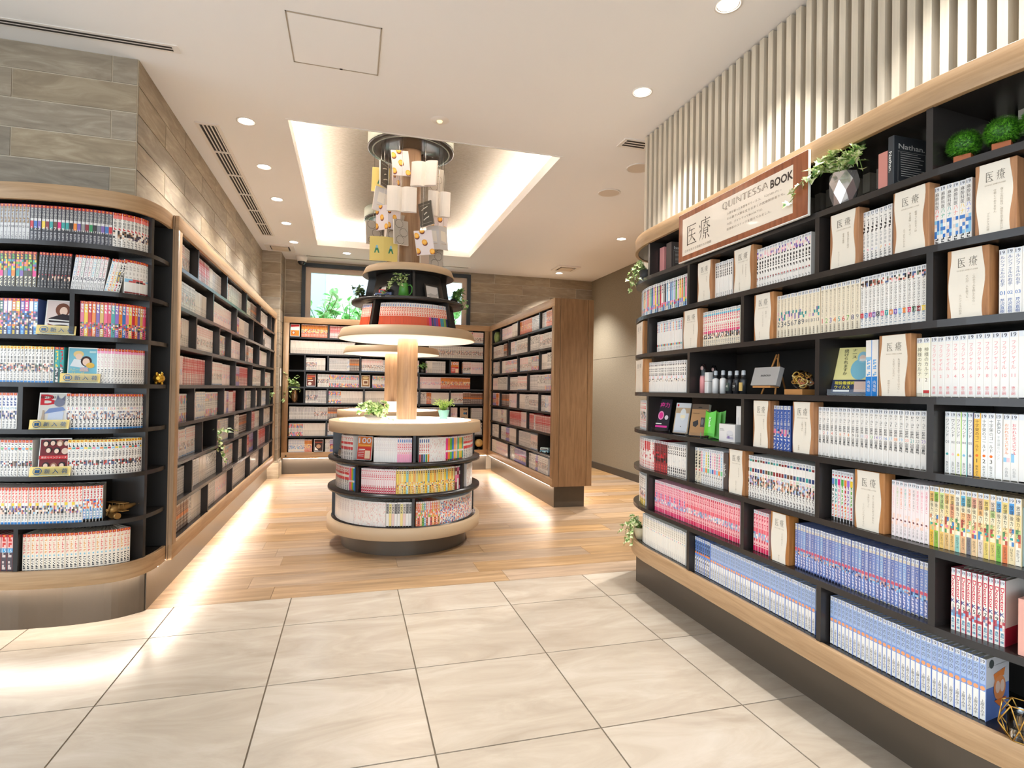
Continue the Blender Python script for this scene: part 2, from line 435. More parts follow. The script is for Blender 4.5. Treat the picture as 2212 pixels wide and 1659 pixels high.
def linear_grille(label, x0, x1, y0, y1, n, cross):
    t = thing('air_grille', label, 'ceiling vent', ((x0 + x1) / 2, (y0 + y1) / 2, 3.0))
    f = 0.022
    m = MB(); m.box(x0, x1, y0, y0 + f, 2.992, 3.0); m.box(x0, x1, y1 - f, y1, 2.992, 3.0); m.box(x0, x0 + f, y0 + f, y1 - f, 2.992, 3.0); m.box(x1 - f, x1, y0 + f, y1 - f, 2.992, 3.0)
    part('vent_frame', m, M['metal_white'], t)
    part('vent_recess', MB().box(x0 + f, x1 - f, y0 + f, y1 - f, 2.999, 2.9998), M['dark_slot'], t)
    return t, f
t, f = linear_grille('long white slotted air grille beside the left stone wall', -1.055, -0.905, 4.25, 7.2, 5, 9)
for i in range(4):
    x = -1.033 + 0.0245 * (i + 1) - 0.003
    part('vent_blade', MB().box(x - 0.003, x + 0.005, 4.272, 7.178, 2.993, 2.9985), M['metal_white'], t)
for j in range(1, 6):
    y = 4.25 + 2.95 * j / 6
    part('vent_bar', MB().box(-1.033, -0.927, y - 0.012, y + 0.012, 2.992, 2.9988), M['metal_white'], t)
def slot_line(label, x0, x1, yc, n=2, w=0.012, gap=0.02):
    t = thing('slot_diffuser', label, 'ceiling vent', ((x0 + x1) / 2, yc, 3.0))
    h = n * (w + gap) / 2 + 0.012
    part('diffuser_plate', MB().box(x0 - 0.03, x1 + 0.03, yc - h, yc + h, 2.996, 3.0), M['metal_white'], t)
    for i in range(n):
        y = yc + (i - (n - 1) / 2) * (w + gap)
        part('slot', MB().box(x0, x1, y - w / 2, y + w / 2, 2.9945, 2.9962), M['dark_slot'], t)
slot_line('white twin slot air diffuser along the top of the stone pillar', -2.8, -0.945, 3.365, 2, 0.013, 0.012)
slot_line('thin slot air diffuser in front of the window', -0.62, 1.62, 8.13, 2, 0.006, 0.016)
t = thing('access_hatch', 'square flush access hatch in the plain ceiling', 'hatch', (-0.11, 3.077, 3.0))
m = MB(); hx0, hx1, hy0, hy1 = -0.337, 0.115, 2.857, 3.298
for a in ((hx0, hx1, hy0, hy0 + 0.006), (hx0, hx1, hy1 - 0.006, hy1), (hx0, hx0 + 0.006, hy0, hy1), (hx1 - 0.006, hx1, hy0, hy1)): m.box(*a, 2.997, 3.0)
part('hatch_frame', m, P('hatch_aluminium', (176, 166, 152), 0.4, metal=0.4), t)
part('hatch_panel', MB().box(hx0 + 0.009, hx1 - 0.009, hy0 + 0.009, hy1 - 0.009, 2.9975, 3.0), M['ceiling'], t)
part('latch', MB().box(-0.095, -0.08, hy1 - 0.012, hy1 - 0.002, 2.995, 2.9985), M['dark_slot'], t)
def speaker(label, x, y, r=0.1):
    t = thing('ceiling_speaker', label, 'speaker', (x, y, 3.0), 'round ceiling speakers')
    m = MB(); m.lathe([(r * 0.88, 2.9995), (r, 2.999), (r, 2.994), (r * 0.9, 2.992)], x, y, 36, closed=True); part('speaker_rim', m, M['metal_white'], t)
    m = MB(); m.lathe([(r * 0.9, 2.994), (0.0005, 2.993)], x, y, 36); part('speaker_mesh', m, P('speaker_mesh', (214, 200, 184), 0.7), t)
speaker('round ceiling speaker in open ceiling, right of the lit coffer', 2.192, 4.616)
speaker('round ceiling speaker half hidden by the slatted wall corner', 2.17, 4.03)
t = thing('emergency_light', 'small round emergency light in front of the lit coffer', 'ceiling light', (0.533, 3.727, 3.0))
m = MB(); m.lathe([(0.0005, 2.993), (0.05, 2.994), (0.062, 3.0)], 0.533, 3.727, 28); part('light_plate', m, M['metal_white'], t)
m = MB(); m.lathe([(0.0005, 2.982), (0.014, 2.985), (0.02, 2.994)], 0.533, 3.727, 20); part('bulb', m, P('bulb_amber', (240, 214, 150), 0.15, emit=0.6), t)
def cassette(label, x0, x1, y0, y1, name='air_unit'):
    t = thing(name, label, 'air conditioner', ((x0 + x1) / 2, (y0 + y1) / 2, 3.0))
    b = 0.05
    m = MB(); m.box(x0, x1, y0, y0 + b, 2.985, 3.0); m.box(x0, x1, y1 - b, y1, 2.985, 3.0); m.box(x0, x0 + b, y0 + b, y1 - b, 2.985, 3.0); m.box(x1 - b, x1, y0 + b, y1 - b, 2.985, 3.0)
    part('unit_frame', m, M['metal_white'], t)
    part('unit_recess', MB().box(x0 + b, x1 - b, y0 + b, y1 - b, 2.997, 2.9995), M['dark_slot'], t)
    part('unit_panel', MB().box(x0 + b + 0.02, x1 - b - 0.02, y0 + b + 0.03, y1 - b - 0.02, 2.98, 2.992), P('unit_panel', (216, 200, 180), 0.5), t)
cassette('white ceiling air unit beside the stone column', -1.08, -0.74, 7.61, 7.96)
cassette('square ceiling air vent over the stone wall at the olive corner', 2.80, 3.14, 7.5, 7.84, 'air_vent')
t = thing('ceiling_vent', 'small dark slotted ceiling vent touching the slatted wall corner', 'ceiling vent', (1.88, 3.62, 3.0))
part('vent_frame', MB().box(1.82, 2.05, 3.58, 3.72, 2.994, 3.0), M['metal_white'], t)
for i in range(3): part('slot', MB().box(1.845, 2.02, 3.6 + 0.035 * i, 3.618 + 0.035 * i, 2.9925, 2.9942), M['dark_slot'], t)
cc = on_y(652, 556, 8.2)
t = thing('dome_camera', 'white dome security camera hanging beside the window corner', 'security camera', (cc.x, 8.2, 3.0))
m = MB(); m.lathe([(0.0005, 3.0), (0.075, 3.0), (0.075, 2.965), (0.068, 2.955), (0.058, 2.925), (0.0005, 2.925)], cc.x, 8.2, 28); part('camera_housing', m, M['metal_white'], t)
m = MB(); m.sphere((cc.x, 8.2, 2.925), 0.052, 20, 10, (1, 1, 0.95)); part('camera_dome', m, P('dark_dome', (40, 42, 46), 0.08), t)
# ------------------------------------------------------------------ window_1
win = struct('window_1', MB().box(WX0 - 0.01, WX0 + 0.04, 8.44, 8.6, WZ0, WZ1 + 0.01).box(WX1 - 0.04, WX1 + 0.01, 8.44, 8.6, WZ0, WZ1 + 0.01).box(WX0 + 0.04, WX1 - 0.04, 8.44, 8.6, WZ1 - 0.04, WZ1 + 0.01).box(WX0 + 0.04, WX1 - 0.04, 8.44, 8.6, WZ0, WZ0 + 0.03), M['navy'])
ix0, ix1, iz0, iz1 = WX0 + 0.04, WX1 - 0.04, WZ0 + 0.03, WZ1 - 0.04
for a in ((ix0, ix0 + 0.07, iz0, iz1), (ix1 - 0.07, ix1, iz0, iz1), (ix0 + 0.07, ix1 - 0.07, iz1 - 0.07, iz1), (ix0 + 0.07, ix1 - 0.07, iz0, iz0 + 0.03)):
    part('window_sash', MB().box(a[0], a[1], 8.5, 8.56, a[2], a[3]), M['beige_frame'], win)
part('pane', MB().box(ix0 + 0.06, ix1 - 0.06, 8.53, 8.536, iz0 + 0.02, iz1 - 0.06), M['glass'], win)
# ------------------------------------------------------------------ outside the window: a pale building, a pipe and leafy plants
bl = thing('building', 'pale building face seen through the window', 'building', (0.5, 11.0, 0))
part('facade', MB().box(-3.5, 4.5, 11.0, 11.3, -1, 7), P('facade_pale', (214, 222, 228), 0.8), bl)
part('blue_panel', MB().box(-1.6, -0.5, 10.94, 11.0, 0.0, 6), P('facade_blue', (168, 196, 220), 0.6), bl)
part('ledge', MB().box(-0.3, 4.5, 10.93, 11.0, 3.02, 3.06), P('facade_ledge', (188, 198, 206), 0.7), bl)
part('pier', MB().box(-0.32, 0.0, 10.9, 11.0, -1, 7), P('facade_white', (236, 238, 240), 0.7), bl)
t = thing('drain_pipe', 'thin grey pipe running up the building outside the window', 'pipe', (0.32, 10.85, 0))
part('pipe', MB().tube([(0.32, 10.85, -1), (0.32, 10.85, 3.62), (0.22, 10.85, 3.72)], 0.02, 8), P('pipe_grey', (92, 112, 132), 0.5), t)
part('bracket', MB().box(0.29, 0.35, 10.85, 11.0, 3.1, 3.13), P('pipe_bracket', (92, 112, 132), 0.5), t)
single('ground', MB().box(-8, 9, 8.72, 16, -1.2, -1.0), P('outdoor_ground', (120, 120, 116), 0.9), 'outdoor ground', 'ground')['kind'] = 'structure'
# ------------------------------------------------------------------ lettering (flat print cut from the built-in font)
_T = {}
def glyphs(text, bold=0.0, line=1.0):
    key = (text, bold, line)
    if key in _T: return _T[key]
    cu = D.curves.new('lettering', 'FONT'); cu.body = text; cu.resolution_u = 2; cu.offset = bold; cu.space_line = line
    cu.align_x = 'LEFT' if line < 0 else 'CENTER'
    o = D.objects.new('lettering', cu); me = D.meshes.new_from_object(o)
    vs = [(v.co.x, v.co.y) for v in me.vertices]; fs = [tuple(p.vertices) for p in me.polygons]
    D.objects.remove(o); D.curves.remove(cu); D.meshes.remove(me)
    if not vs: vs, fs = [(0, 0), (1, 0), (1, 1)], []
    x0 = min(v[0] for v in vs); x1 = max(v[0] for v in vs); y0 = min(v[1] for v in vs); y1 = max(v[1] for v in vs)
    w, h = max(x1 - x0, 1e-6), max(y1 - y0, 1e-6)
    _T[key] = ([((x - (x0 + x1) / 2) / w, (y - (y0 + y1) / 2) / h) for x, y in vs], fs, w / h)
    return _T[key]
def vert(s):
    return '\n'.join(s)
def text_mb(text, w, h, col, rot=False, bold=0.0, fit=False, line=1.0, org=(0, 0), mb=None, y=0.0):
    """lettering in the local X-Z plane facing -Y, centred on ORG, stretched into W x H (FIT keeps its proportions)"""
    vs, fs, asp = glyphs(text, bold, line)
    if fit:
        if not rot:
            if asp > w / h: h = w / asp
            else: w = h * asp
        else:
            if asp > h / w: w = h / asp
            else: h = w * asp
    mb = mb or MB(); n = len(mb.v); col = lin(col) if col is not None else None
    for x, z in vs:
        if rot: x, z = z, -x
        mb.v.append((org[0] + x * w, y, org[1] + z * h))
    for f in fs: mb.face([n + i for i in f], col)
    return mb

# ------------------------------------------------------------------ plan curves
class Path:
    def __init__(s, pts, closed=False):
        s.p = [Vector((x, y)) for x, y in pts]; s.cum = [0.0]
        for a, b in zip(s.p, s.p[1:]): s.cum.append(s.cum[-1] + (b - a).length)
        s.len = s.cum[-1]; s.closed = closed
        seg = [(b - a).normalized() for a, b in zip(s.p, s.p[1:])]
        s.tan = [seg[0]] + [(a + b).normalized() for a, b in zip(seg, seg[1:])] + [seg[-1]]
        if closed:
            t = (seg[0] + seg[-1]).normalized(); s.tan[0] = t; s.tan[-1] = t
    def at(s, d, off=0.0):
        d = min(max(d, 0.0), s.len)
        i = 0
        lo, hi = 0, len(s.cum) - 2
        while lo < hi:
            m = (lo + hi + 1) // 2
            if s.cum[m] <= d: lo = m
            else: hi = m - 1
        i = lo
        f = (d - s.cum[i]) / max(s.cum[i + 1] - s.cum[i], 1e-9)
        p = s.p[i].lerp(s.p[i + 1], f); t = s.tan[i].lerp(s.tan[i + 1], f).normalized()
        inn = Vector((-t.y, t.x))
        return p + inn * off, t, inn
    def off(s, o, d0=0.0, d1=None, step=0.05):
        d1 = s.len if d1 is None else d1
        ds = [d0] + [c for c in s.cum if d0 + 1e-4 < c < d1 - 1e-4] + [d1]
        return [tuple(s.at(d, o)[0]) for d in ds]
    def s_of_px(s, px, z, off):
        best = None; N = 600
        prev = None
        for k in range(N + 1):
            d = s.len * k / N
            p, t, inn = s.at(d, off)
            v = Vector((p.x, p.y, z))
            vis = (CAM.xy - p).dot(-inn) > 0 and (v - CAM).dot(FWD) > 0.05
            if vis:
                q = px_of(v)[0]
                if prev is not None and (prev[1] - px) * (q - px) <= 0:
                    f = (px - prev[1]) / ((q - prev[1]) or 1e-9)
                    return prev[0] + (d - prev[0]) * f
                if best is None or abs(q - px) < best[0]: best = (abs(q - px), d)
                prev = (d, q)
            else: prev = None
        return best[1] if best else 0.0

def strip(mb, path, o0, o1, z0, z1, d0=0.0, d1=None):
    """a band that follows a plan curve between the offsets O0 and O1"""
    a = path.off(o0, d0, d1); b = path.off(o1, d0, d1); n = len(mb.v); k = len(a)
    for q, z in ((a, z0), (a, z1), (b, z0), (b, z1)): mb.v += [(x, y, z) for x, y in q]
    for i in range(k - 1):
        A, B, E, G = n + i, n + k + i, n + 2 * k + i, n + 3 * k + i
        mb.face((A, A + 1, B + 1, B), None, True); mb.face((E + 1, E, G, G + 1), None, True)
        mb.face((B, B + 1, G + 1, G)); mb.face((A + 1, A, E, E + 1))
    for i in (0, k - 1):
        q = (n + i, n + k + i, n + 3 * k + i, n + 2 * k + i)
        mb.face(q if i == 0 else q[::-1])
    return mb
def smooth_split(o, ang=0.6):
    pass

ZS = [0.31, 0.535, 0.763, 0.989, 1.215, 1.445, 1.672, 1.90]
ZTOP = 2.095; TH = 0.022; ZBOT = 0.228; ZUP = 2.172
SHELF_WORD = {7: 'top', 6: 'second', 5: 'third', 4: 'fourth', 3: 'fifth', 2: 'sixth', 1: 'seventh', 0: 'bottom'}

class Case:
    def __init__(s, name, label, short, path, back, kick, rows, stile=0.0, depth=0.2, base=None, recess=0.045, group=None):
        s.path = path; s.short = short; s.depth = depth; s.recess = recess
        loc = base or (path.p[len(path.p) // 2].x, path.p[len(path.p) // 2].y, 0)
        s.root = r = thing(name, label, 'bookcase', loc, group)
        e_ = .004 if stile else 0.0
        poly = lambda o: path.off(o, e_, path.len - e_) + list(back)
        part('base_board', MB().prism(poly(0.021), ZBOT + 0.004, ZS[0]), M['black'], r)
        part('top_board', MB().prism(poly(0.021), ZTOP, ZUP - 0.004), M['black'], r)
        for z in ZS[1:]:
            part('shelf', MB().prism(poly(0.010), z - TH, z), M['black'], r)
        a, b = stile, path.len - stile
        part('lower_rail', strip(MB(), path, 0, 0.02, ZBOT, ZS[0] + 0.002), M['oak'], r, bevel=0.002)
        part('upper_rail', strip(MB(), path, 0, 0.02, ZTOP - 0.004, ZUP), M['oak'], r, bevel=0.002)
        if stile:
            for d0, d1 in ((0, stile), (path.len - stile, path.len)):
                part('stile', strip(MB(), path, 0.0, 0.02, ZS[0] + 0.002, ZTOP - 0.004, d0, d1), M['oak_up'], r)
                part('side_panel', strip(MB(), path, 0.02, depth - 0.012, ZS[0] + 0.002, ZTOP, d0, d1), M['black_back'], r)
        bk = [Vector(p) for p in back][::-1]
        bp = Path([tuple(p) for p in bk])
        part('back_panel', strip(MB(), bp, -0.012, 0.0, ZS[0], ZTOP), M['black_back'], r)
        if kick: part('kick_plate', MB().prism(kick, 0, ZBOT + 0.004), M['kick'], r)
        s.div = {}
        for row, pxs in rows.items():
            z0 = ZS[row]; z1 = (ZS[row + 1] - TH) if row < 7 else ZTOP
            s.div[row] = []
            for px in pxs:
                d = path.s_of_px(px, (z0 + z1) / 2, 0.012)
                s.divider(d, z0, z1); s.div[row].append(d)
    def divider(s, d, z0, z1, th=0.02, depth=None):
        p, t, inn = s.path.at(d, 0.012); dep = (depth or s.depth) - 0.026
        m = Matrix(((t.x, inn.x, 0, p.x), (t.y, inn.y, 0, p.y), (0, 0, 1, 0), (0, 0, 0, 1)))
        part('divider', MB().box(-th / 2, th / 2, 0, dep, z0, z1, m=m), M['black'], s.root)
    def frame(s, d, off, z):
        p, t, inn = s.path.at(d, off)
        return Matrix(((t.x, inn.x, 0, p.x), (t.y, inn.y, 0, p.y), (0, 0, 1, z), (0, 0, 0, 1)))
    def px(s, row, px, off=None, dz=0.09):
        return s.path.s_of_px(px, ZS[row] + dz, s.recess if off is None else off)

# ------------------------------------------------------------------ books
WHT = (240, 234, 226); CRM = (238, 224, 198); BLK = (40, 36, 36); GRY = (150, 146, 142); RED = (205, 40, 52); PNK = (236, 128, 158); LPK = (244, 196, 200)
ORG = (238, 136, 50); YEL = (244, 206, 60); GRN = (110, 176, 74); TEA = (60, 160, 156); BLU = (60, 120, 190); NVY = (44, 60, 110); PUR = (126, 94, 170); SKY = (140, 196, 226); BRN = (110, 74, 52); DRD = (140, 40, 44)
VIVID = [PNK, YEL, RED, ORG, PUR, (214, 176, 86), (240, 96, 140), (226, 60, 90), TEA, (150, 110, 200), ORG, BLU]
FACES = [(60, 48, 46), (238, 206, 182), (236, 200, 176), (140, 100, 80), (86, 104, 146), (196, 100, 86), (240, 236, 230), (120, 132, 110), (40, 38, 42)]
SOFT = [(240, 214, 190), (214, 224, 232), (236, 200, 204), (206, 222, 200), (244, 236, 214), (196, 206, 226)]
WARM = [(248, 216, 150), (244, 186, 120), (250, 232, 190), (228, 156, 112), (244, 226, 184), (190, 206, 130)]
def pick(c, i, rng):
    if isinstance(c, list): return c[i % len(c)]
    if callable(c): return c(i, rng)
    return c
def cells_of(spec, i, rng, tseed=0):
    out = []; v = 1.0; rt = random.Random(tseed)
    for fr, kind, *a in spec:
        v0 = max(0.0, v - fr)
        if v - v0 > 1e-5:
            if kind == 'c': out.append((0, 1, v0, v, pick(a[0], i, rng)))
            elif kind == 's':
                bgc, fg = a; out += [(0, .3, v0, v, bgc), (.3, .7, v0, v0 + (v - v0) * .28, bgc), (.3, .7, v0 + (v - v0) * .28, v0 + (v - v0) * .72, fg), (.3, .7, v0 + (v - v0) * .72, v, bgc), (.7, 1, v0, v, bgc)]
            elif kind == 'a':
                pal, nc, nr = a
                for r in range(nr):
                    for k in range(nc):
                        out.append((k / nc, (k + 1) / nc, v0 + (v - v0) * r / nr, v0 + (v - v0) * (r + 1) / nr, rng.choice(pal)))
            elif kind == 't':
                bgc, fg, nr = pick(a[0], i, rng), pick(a[1], i, rng), a[2]
                g = (v - v0) / nr
                out += [(0, .2, v0, v, bgc), (.8, 1, v0, v, bgc)]
                for r in range(nr):
                    y = v0 + g * r
                    out.append((.2, .8, y, y + g * .22, bgc))
                    m = rt.uniform(.35, .65)
                    q = [fg if rt.random() < .7 else bgc for _ in range(4)]
                    out += [(.2, .2 + .6 * m, y + g * .22, y + g * .6, q[0]), (.2 + .6 * m, .8, y + g * .22, y + g * .6, q[1]), (.2, .8 - .6 * m, y + g * .6, y + g, q[2]), (.8 - .6 * m, .8, y + g * .6, y + g, q[3])]
        v = v0
    return out
STAR = (0.072, 's', (196, 24, 28), (244, 170, 50))
STARY = (0.072, 's', (244, 200, 40), (190, 40, 30))
STK = (0.085, 'c', (226, 226, 228))
def V19(extra=()):
    return [dict(text='19', v0=.925, v1=.985, col=(52, 50, 60), w=.62)] + list(extra)
def T(text, v1, v0, col, w=.62, rot=False, bold=0.0):
    return dict(text=text if rot else vert(text), v0=v0, v1=v1, col=col, w=w, rot=rot, bold=bold)
NUMC = [(214, 40, 50), BLU, (200, 60, 120), PUR, (50, 50, 60), (240, 110, 130), TEA, ORG, (120, 90, 180), SKY, ORG, (220, 60, 110), (50, 90, 60), DRD, YEL]
# every style: i -> (bands from the top, jacket colour, titles, book height)
def st(spec, base=WHT, titles=None, h=0.176, numbers=None):
    return lambda i: (spec, pick(base, i, None), ([dict(t, col=pick(t['col'], i, None)) for t in (titles or [])] + ([dict(text=(numbers[0] % (i + numbers[4])) if '%' in numbers[0] else numbers[0], v1=numbers[1], v0=numbers[2], col=pick(numbers[3], i, None), w=.7)] if numbers else [])), h)
ST = {}
ST['rainbow'] = st([STK, (.30, 't', [SKY, WHT, BLU, SKY, (200, 190, 226), GRN, LPK, YEL, ORG, (110, 170, 130), PNK, RED, ORG, GRN, (90, 150, 130), BLU, PNK, YEL, (150, 100, 170), (170, 190, 110), RED, WHT, GRY, (60, 60, 70)], (60, 60, 80), 4), (.30, 'c', [SKY, WHT, BLU, SKY, (200, 190, 226), GRN, LPK, YEL, ORG, (110, 170, 130), PNK, RED, ORG, GRN, (90, 150, 130), BLU, PNK, YEL, (150, 100, 170), (170, 190, 110), RED, WHT, GRY, (60, 60, 70)]), (.13, 'a', VIVID, 1, 2), (.19, 't', [WHT, SKY, BLU, WHT], BLK, 4)], WHT, V19())
ST['white_caps'] = st([STK, (.34, 't', WHT, BLK, 5), (.40, 'c', WHT), (.18, 't', WHT, GRY, 4)], WHT, V19())
ST['diamond'] = st([STK, (.16, 'a', [LPK, WHT, (236, 214, 200), PUR], 2, 3), (.40, 't', WHT, BLK, 5), (.06, 'c', WHT), (.07, 's', WHT, (224, 60, 60)), (.10, 'c', WHT), (.13, 't', WHT, GRY, 3)], WHT, V19(), 0.176, ('%d', .28, .21, BLK, 1))
ST['ovals'] = st([STK, (.15, 't', WHT, GRY, 3), (.20, 't', WHT, BLK, 3), (.27, 't', WHT, (190, 186, 182), 4), (.08, 's', WHT, (90, 180, 160)), (.215, 't', WHT, [GRY, ORG], 5)], WHT, V19(), 0.176, ('%d', .275, .225, WHT, 1))
for k, c in enumerate([TEA, PNK, PUR, SKY, YEL, (214, 40, 60), ORG]):
    ST['oval%d' % k] = None
def _ovals(i):
    c = [TEA, PNK, PUR, SKY, (236, 176, 40), (206, 30, 60), (250, 160, 120)][i % 7]
    return ([STK, (.15, 't', WHT, GRY, 3), (.20, 't', WHT, BLK, 3), (.27, 't', WHT, (196, 192, 188), 4), (.08, 's', WHT, c), (.215, 't', WHT, GRY, 5)], WHT, V19([dict(text=str(i + 1), v1=.28, v0=.225, col=WHT, w=.4)]), 0.178)
ST['ovals'] = _ovals
ST['nurse'] = st([STK, (.30, 'c', WHT), (.18, 'c', WHT), (.30, 'a', [BLU, SKY, (230, 210, 200), WHT, (40, 110, 190)], 2, 5), (.15, 't', WHT, BLK, 3)], WHT, V19([T('麻酔科医', .9, .63, (70, 60, 50)), T('ハナ', .62, .46, [(240, 90, 80), (40, 170, 130), TEA, (240, 130, 110), YEL, (110, 130, 220)])]), 0.182)
ST['bj_hello'] = st([STK, (.30, 'c', CRM), (.20, 'a', [CRM, TEA, LPK, (150, 130, 180), CRM, CRM], 2, 3), (.20, 'c', CRM), (.20, 'c', CRM)], CRM, V19([T('ブラックジャックによろしく', .9, .44, (70, 70, 64), .5), T('佐藤秀峰', .2, .04, (90, 80, 70), .4)]), 0.178, ('%d', .40, .26, (40, 60, 80), 1))
ST['bj_new'] = st([STK, (.10, 'c', CRM), (.5, 'c', CRM), (.3, 'c', CRM)], CRM, V19([T('新ブラックジャックによろしく', .9, .36, (96, 86, 70), .5), T('佐藤秀峰', .19, .04, (90, 80, 70), .4)]), 0.18, ('%d', .32, .22, [RED, GRN, PUR, ORG, TEA, RED, GRN, NVY, GRY], 1))
ST['young_bj'] = st([STK, (.11, 'a', FACES + [WHT, LPK], 2, 3), (.50, 'c', WHT), (.09, 'c', NUMC), (.21, 't', WHT, (150, 160, 170), 5)], WHT, V19([T('ヤングブラックジャック', .80, .30, BLK, .62, False, .01)]), 0.182, ('%d', .285, .225, WHT, 1))
ST['lucifer'] = st([STK, (.9, 'c', WHT)], WHT, V19([T('ルシフェルの右手', .9, .44, (50, 80, 140), .6), T('芹沢直樹', .25, .03, (50, 90, 160), .6)]), 0.182, ('%02d', .38, .29, (50, 110, 180), 1))
ST['few_mixed'] = st([STK, (.2, 'a', VIVID, 1, 3), (.4, 't', WHT, BLK, 6), (.2, 'a', FACES, 1, 3)], WHT, V19())
ST['blue_orange'] = st([STK, (.28, 't', WHT, [RED, BLU, WHT, ORG, SKY, RED, TEA, BLU], 4), (.38, 'c', WHT), (.06, 'c', [RED, TEA, ORG, BLU, GRN]), (.19, 't', WHT, GRY, 4)], WHT, V19())
ST['pink_band'] = st([STK, (.05, 'c', (90, 190, 220)), (.42, 't', WHT, (226, 70, 96), 6), (.07, 'c', (228, 50, 120)), (.15, 'a', FACES + [BLK, BLK], 2, 4), (.2, 't', CRM, GRY, 4)], CRM, V19())
ST['slant'] = st([STK, (.38, 't', WHT, BLK, 6), (.08, 'c', [WHT, LPK, (226, 236, 244)]), (.10, 'a', [BLK, WHT, WHT, (230, 210, 190)], 2, 3), (.33, 'c', WHT)], WHT, V19())
ST['karte'] = lambda i: ([STK, (.6, 'c', (246, 240, 214)), (.2, 'c', (248, 242, 226)), (.05, 'c', (200, 40, 40) if i else (248, 242, 226))], (246, 240, 220), V19([T('神様のカルテ', .84, .36, (110, 104, 84), .6)] + [dict(text=str(i + 1), v1=.32, v0=.26, col=(130, 110, 90), w=.4)]), 0.183)
ST['fragile'] = st([STK, (.9, 'c', WHT)], WHT, V19([T('フラジャイル', .86, .44, (236, 150, 150), .5), T('恵三朗', .18, .05, (226, 110, 110), .45)]), 0.183, ('%d', .37, .32, (236, 150, 150), 1))
ST['red_white_thin'] = st([STK, (.3, 't', WHT, (220, 60, 60), 4), (.25, 'a', FACES + [WHT, WHT], 2, 4), (.3, 't', WHT, (220, 90, 90), 4)], WHT, V19())
ST['blue_face'] = st([STK, (.45, 'c', (50, 84, 160)), (.15, 'a', [BLU, NVY, PNK, (200, 180, 180)], 2, 3), (.32, 't', (58, 90, 170), WHT, 5)], (56, 88, 166), V19([T('メスよ輝け', .88, .46, WHT, .6)]), 0.18)
ST['koto'] = st([STK, (.9, 'c', WHT)], WHT, V19([T('Dr.コトー診療所', .9, .52, BLK, .62, False, .008), T('山田貴敏', .44, .26, BLK, .62, False, .012), T('小学館', .07, .02, GRY, .4)]), 0.182, ('%d', .505, .45, [SKY, RED, BLU, (230, 90, 60), BLK, ORG, RED, ORG, BLK, BLK, BLU, PNK, GRN, PUR, (150, 160, 210), BLU, SKY, ORG, SKY, (246, 160, 140), TEA, GRY, PUR], 1))
def _hand(i):
    c = [(250, 250, 246), (250, 250, 246), (206, 222, 60), (150, 216, 200), (74, 76, 130)][i % 5]
    return ([STK, (.9, 'c', WHT)], c, V19([T('ワンハンド', .88, .60, (70, 70, 70), .55), dict(text='%02d' % (i + 1), v1=.55, v0=.48, col=(120, 120, 124), w=.6), dict(text='♣', v1=.36, v0=.28, col=[TEA, LPK, YEL, SKY, GRY][i % 5], w=.5), T('灰戸アオ', .2, .03, (70, 70, 70), .42)]), 0.183)
ST['hand'] = _hand
def _gold(i):
    y = i == 0; c = (246, 184, 24) if y else (244, 240, 232)
    return ([(.085, 'c', (226, 226, 228)), (.9, 'c', c)], c, V19([T('十字架のゴールド', .9, .40, (120, 96, 40) if y else (110, 110, 108), .55), dict(text='●', v1=.36, v0=.32, col=(240, 120, 40), w=.5), dict(text=str(i + 1), v1=.29, v0=.23, col=(90, 84, 70), w=.5), T('灰キヌエ', .19, .03, (80, 76, 66), .45)]), 0.183)
ST['gold'] = _gold
ST['hero'] = st([STK, (.9, 'c', (246, 243, 236))], (246, 243, 236), V19([dict(text='HERO', v1=.9, v0=.70, col=(90, 96, 96), w=.5, rot=True), T('不思議なハンド', .66, .3, (180, 180, 176), .45)]), 0.183)
ST['hospital'] = st([STK, (.5, 'c', WHT), (.2, 'a', [WHT, LPK, WHT, SKY], 2, 3), (.2, 'c', WHT)], WHT, V19([T('おかれたホスピタル', .86, .40, [ORG, (226, 60, 70), (90, 180, 220), PNK], .55), T('小百合', .2, .06, GRY, .45)]), 0.183)
ST['redmix'] = lambda i: ([STK, (.28, 't', [WHT, WHT, LPK, WHT][i % 4] if i < 10 else ((214, 40, 44) if i < 15 else (DRD if 18 <= i < 26 else WHT)), (220, 50, 60) if i < 18 else BLK, 4), (.3, 'a', ([LPK, WHT, RED, WHT] if i < 18 else ([DRD, (120, 30, 34), BLK, RED] if i < 26 else [WHT, WHT, (230, 226, 220)])), 1, 5), (.33, 't', WHT if i < 18 or i >= 26 else DRD, BLK if i >= 26 else (226, 80, 80), 4)], WHT if i < 18 or i >= 26 else DRD, V19(), 0.176)
ST['handwritten'] = st([STK, (.40, 't', WHT, BLK, 6), (.1, 'c', WHT), (.40, 't', WHT, (180, 176, 170), 6)], WHT, V19())
ST['pastel_tags'] = st([STK, (.46, 't', WHT, [PNK, SKY, YEL, GRN, PUR, LPK, PNK, GRY], 6), (.12, 'c', [PNK, SKY, ORG, (120, 200, 140), SKY, BLU]), (.33, 't', WHT, GRY, 5)], (230, 228, 226), V19())
ST['cream_num'] = st([STK, (.5, 't', CRM, BLK, 6), (.1, 's', CRM, [RED, BLU][0]), (.3, 't', CRM, GRY, 4)], CRM, V19())
ST['boxed'] = st([STK, (.05, 'a', [DRD, NVY, TEA, BRN, (70, 110, 80)], 1, 1), (.16, 'c', WHT), (.09, 'a', [DRD, NVY, TEA, BRN, (70, 110, 80), (60, 90, 130)], 1, 1), (.09, 'c', WHT), (.22, 'a', FACES + [(150, 190, 226), (230, 170, 140), (190, 170, 210)], 2, 5), (.30, 't', WHT, (110, 104, 100), 5)], (238, 232, 222), V19(), 0.182, ('%d', .59, .53, [SKY, ORG, PNK, GRN, (110, 170, 220)], 1))
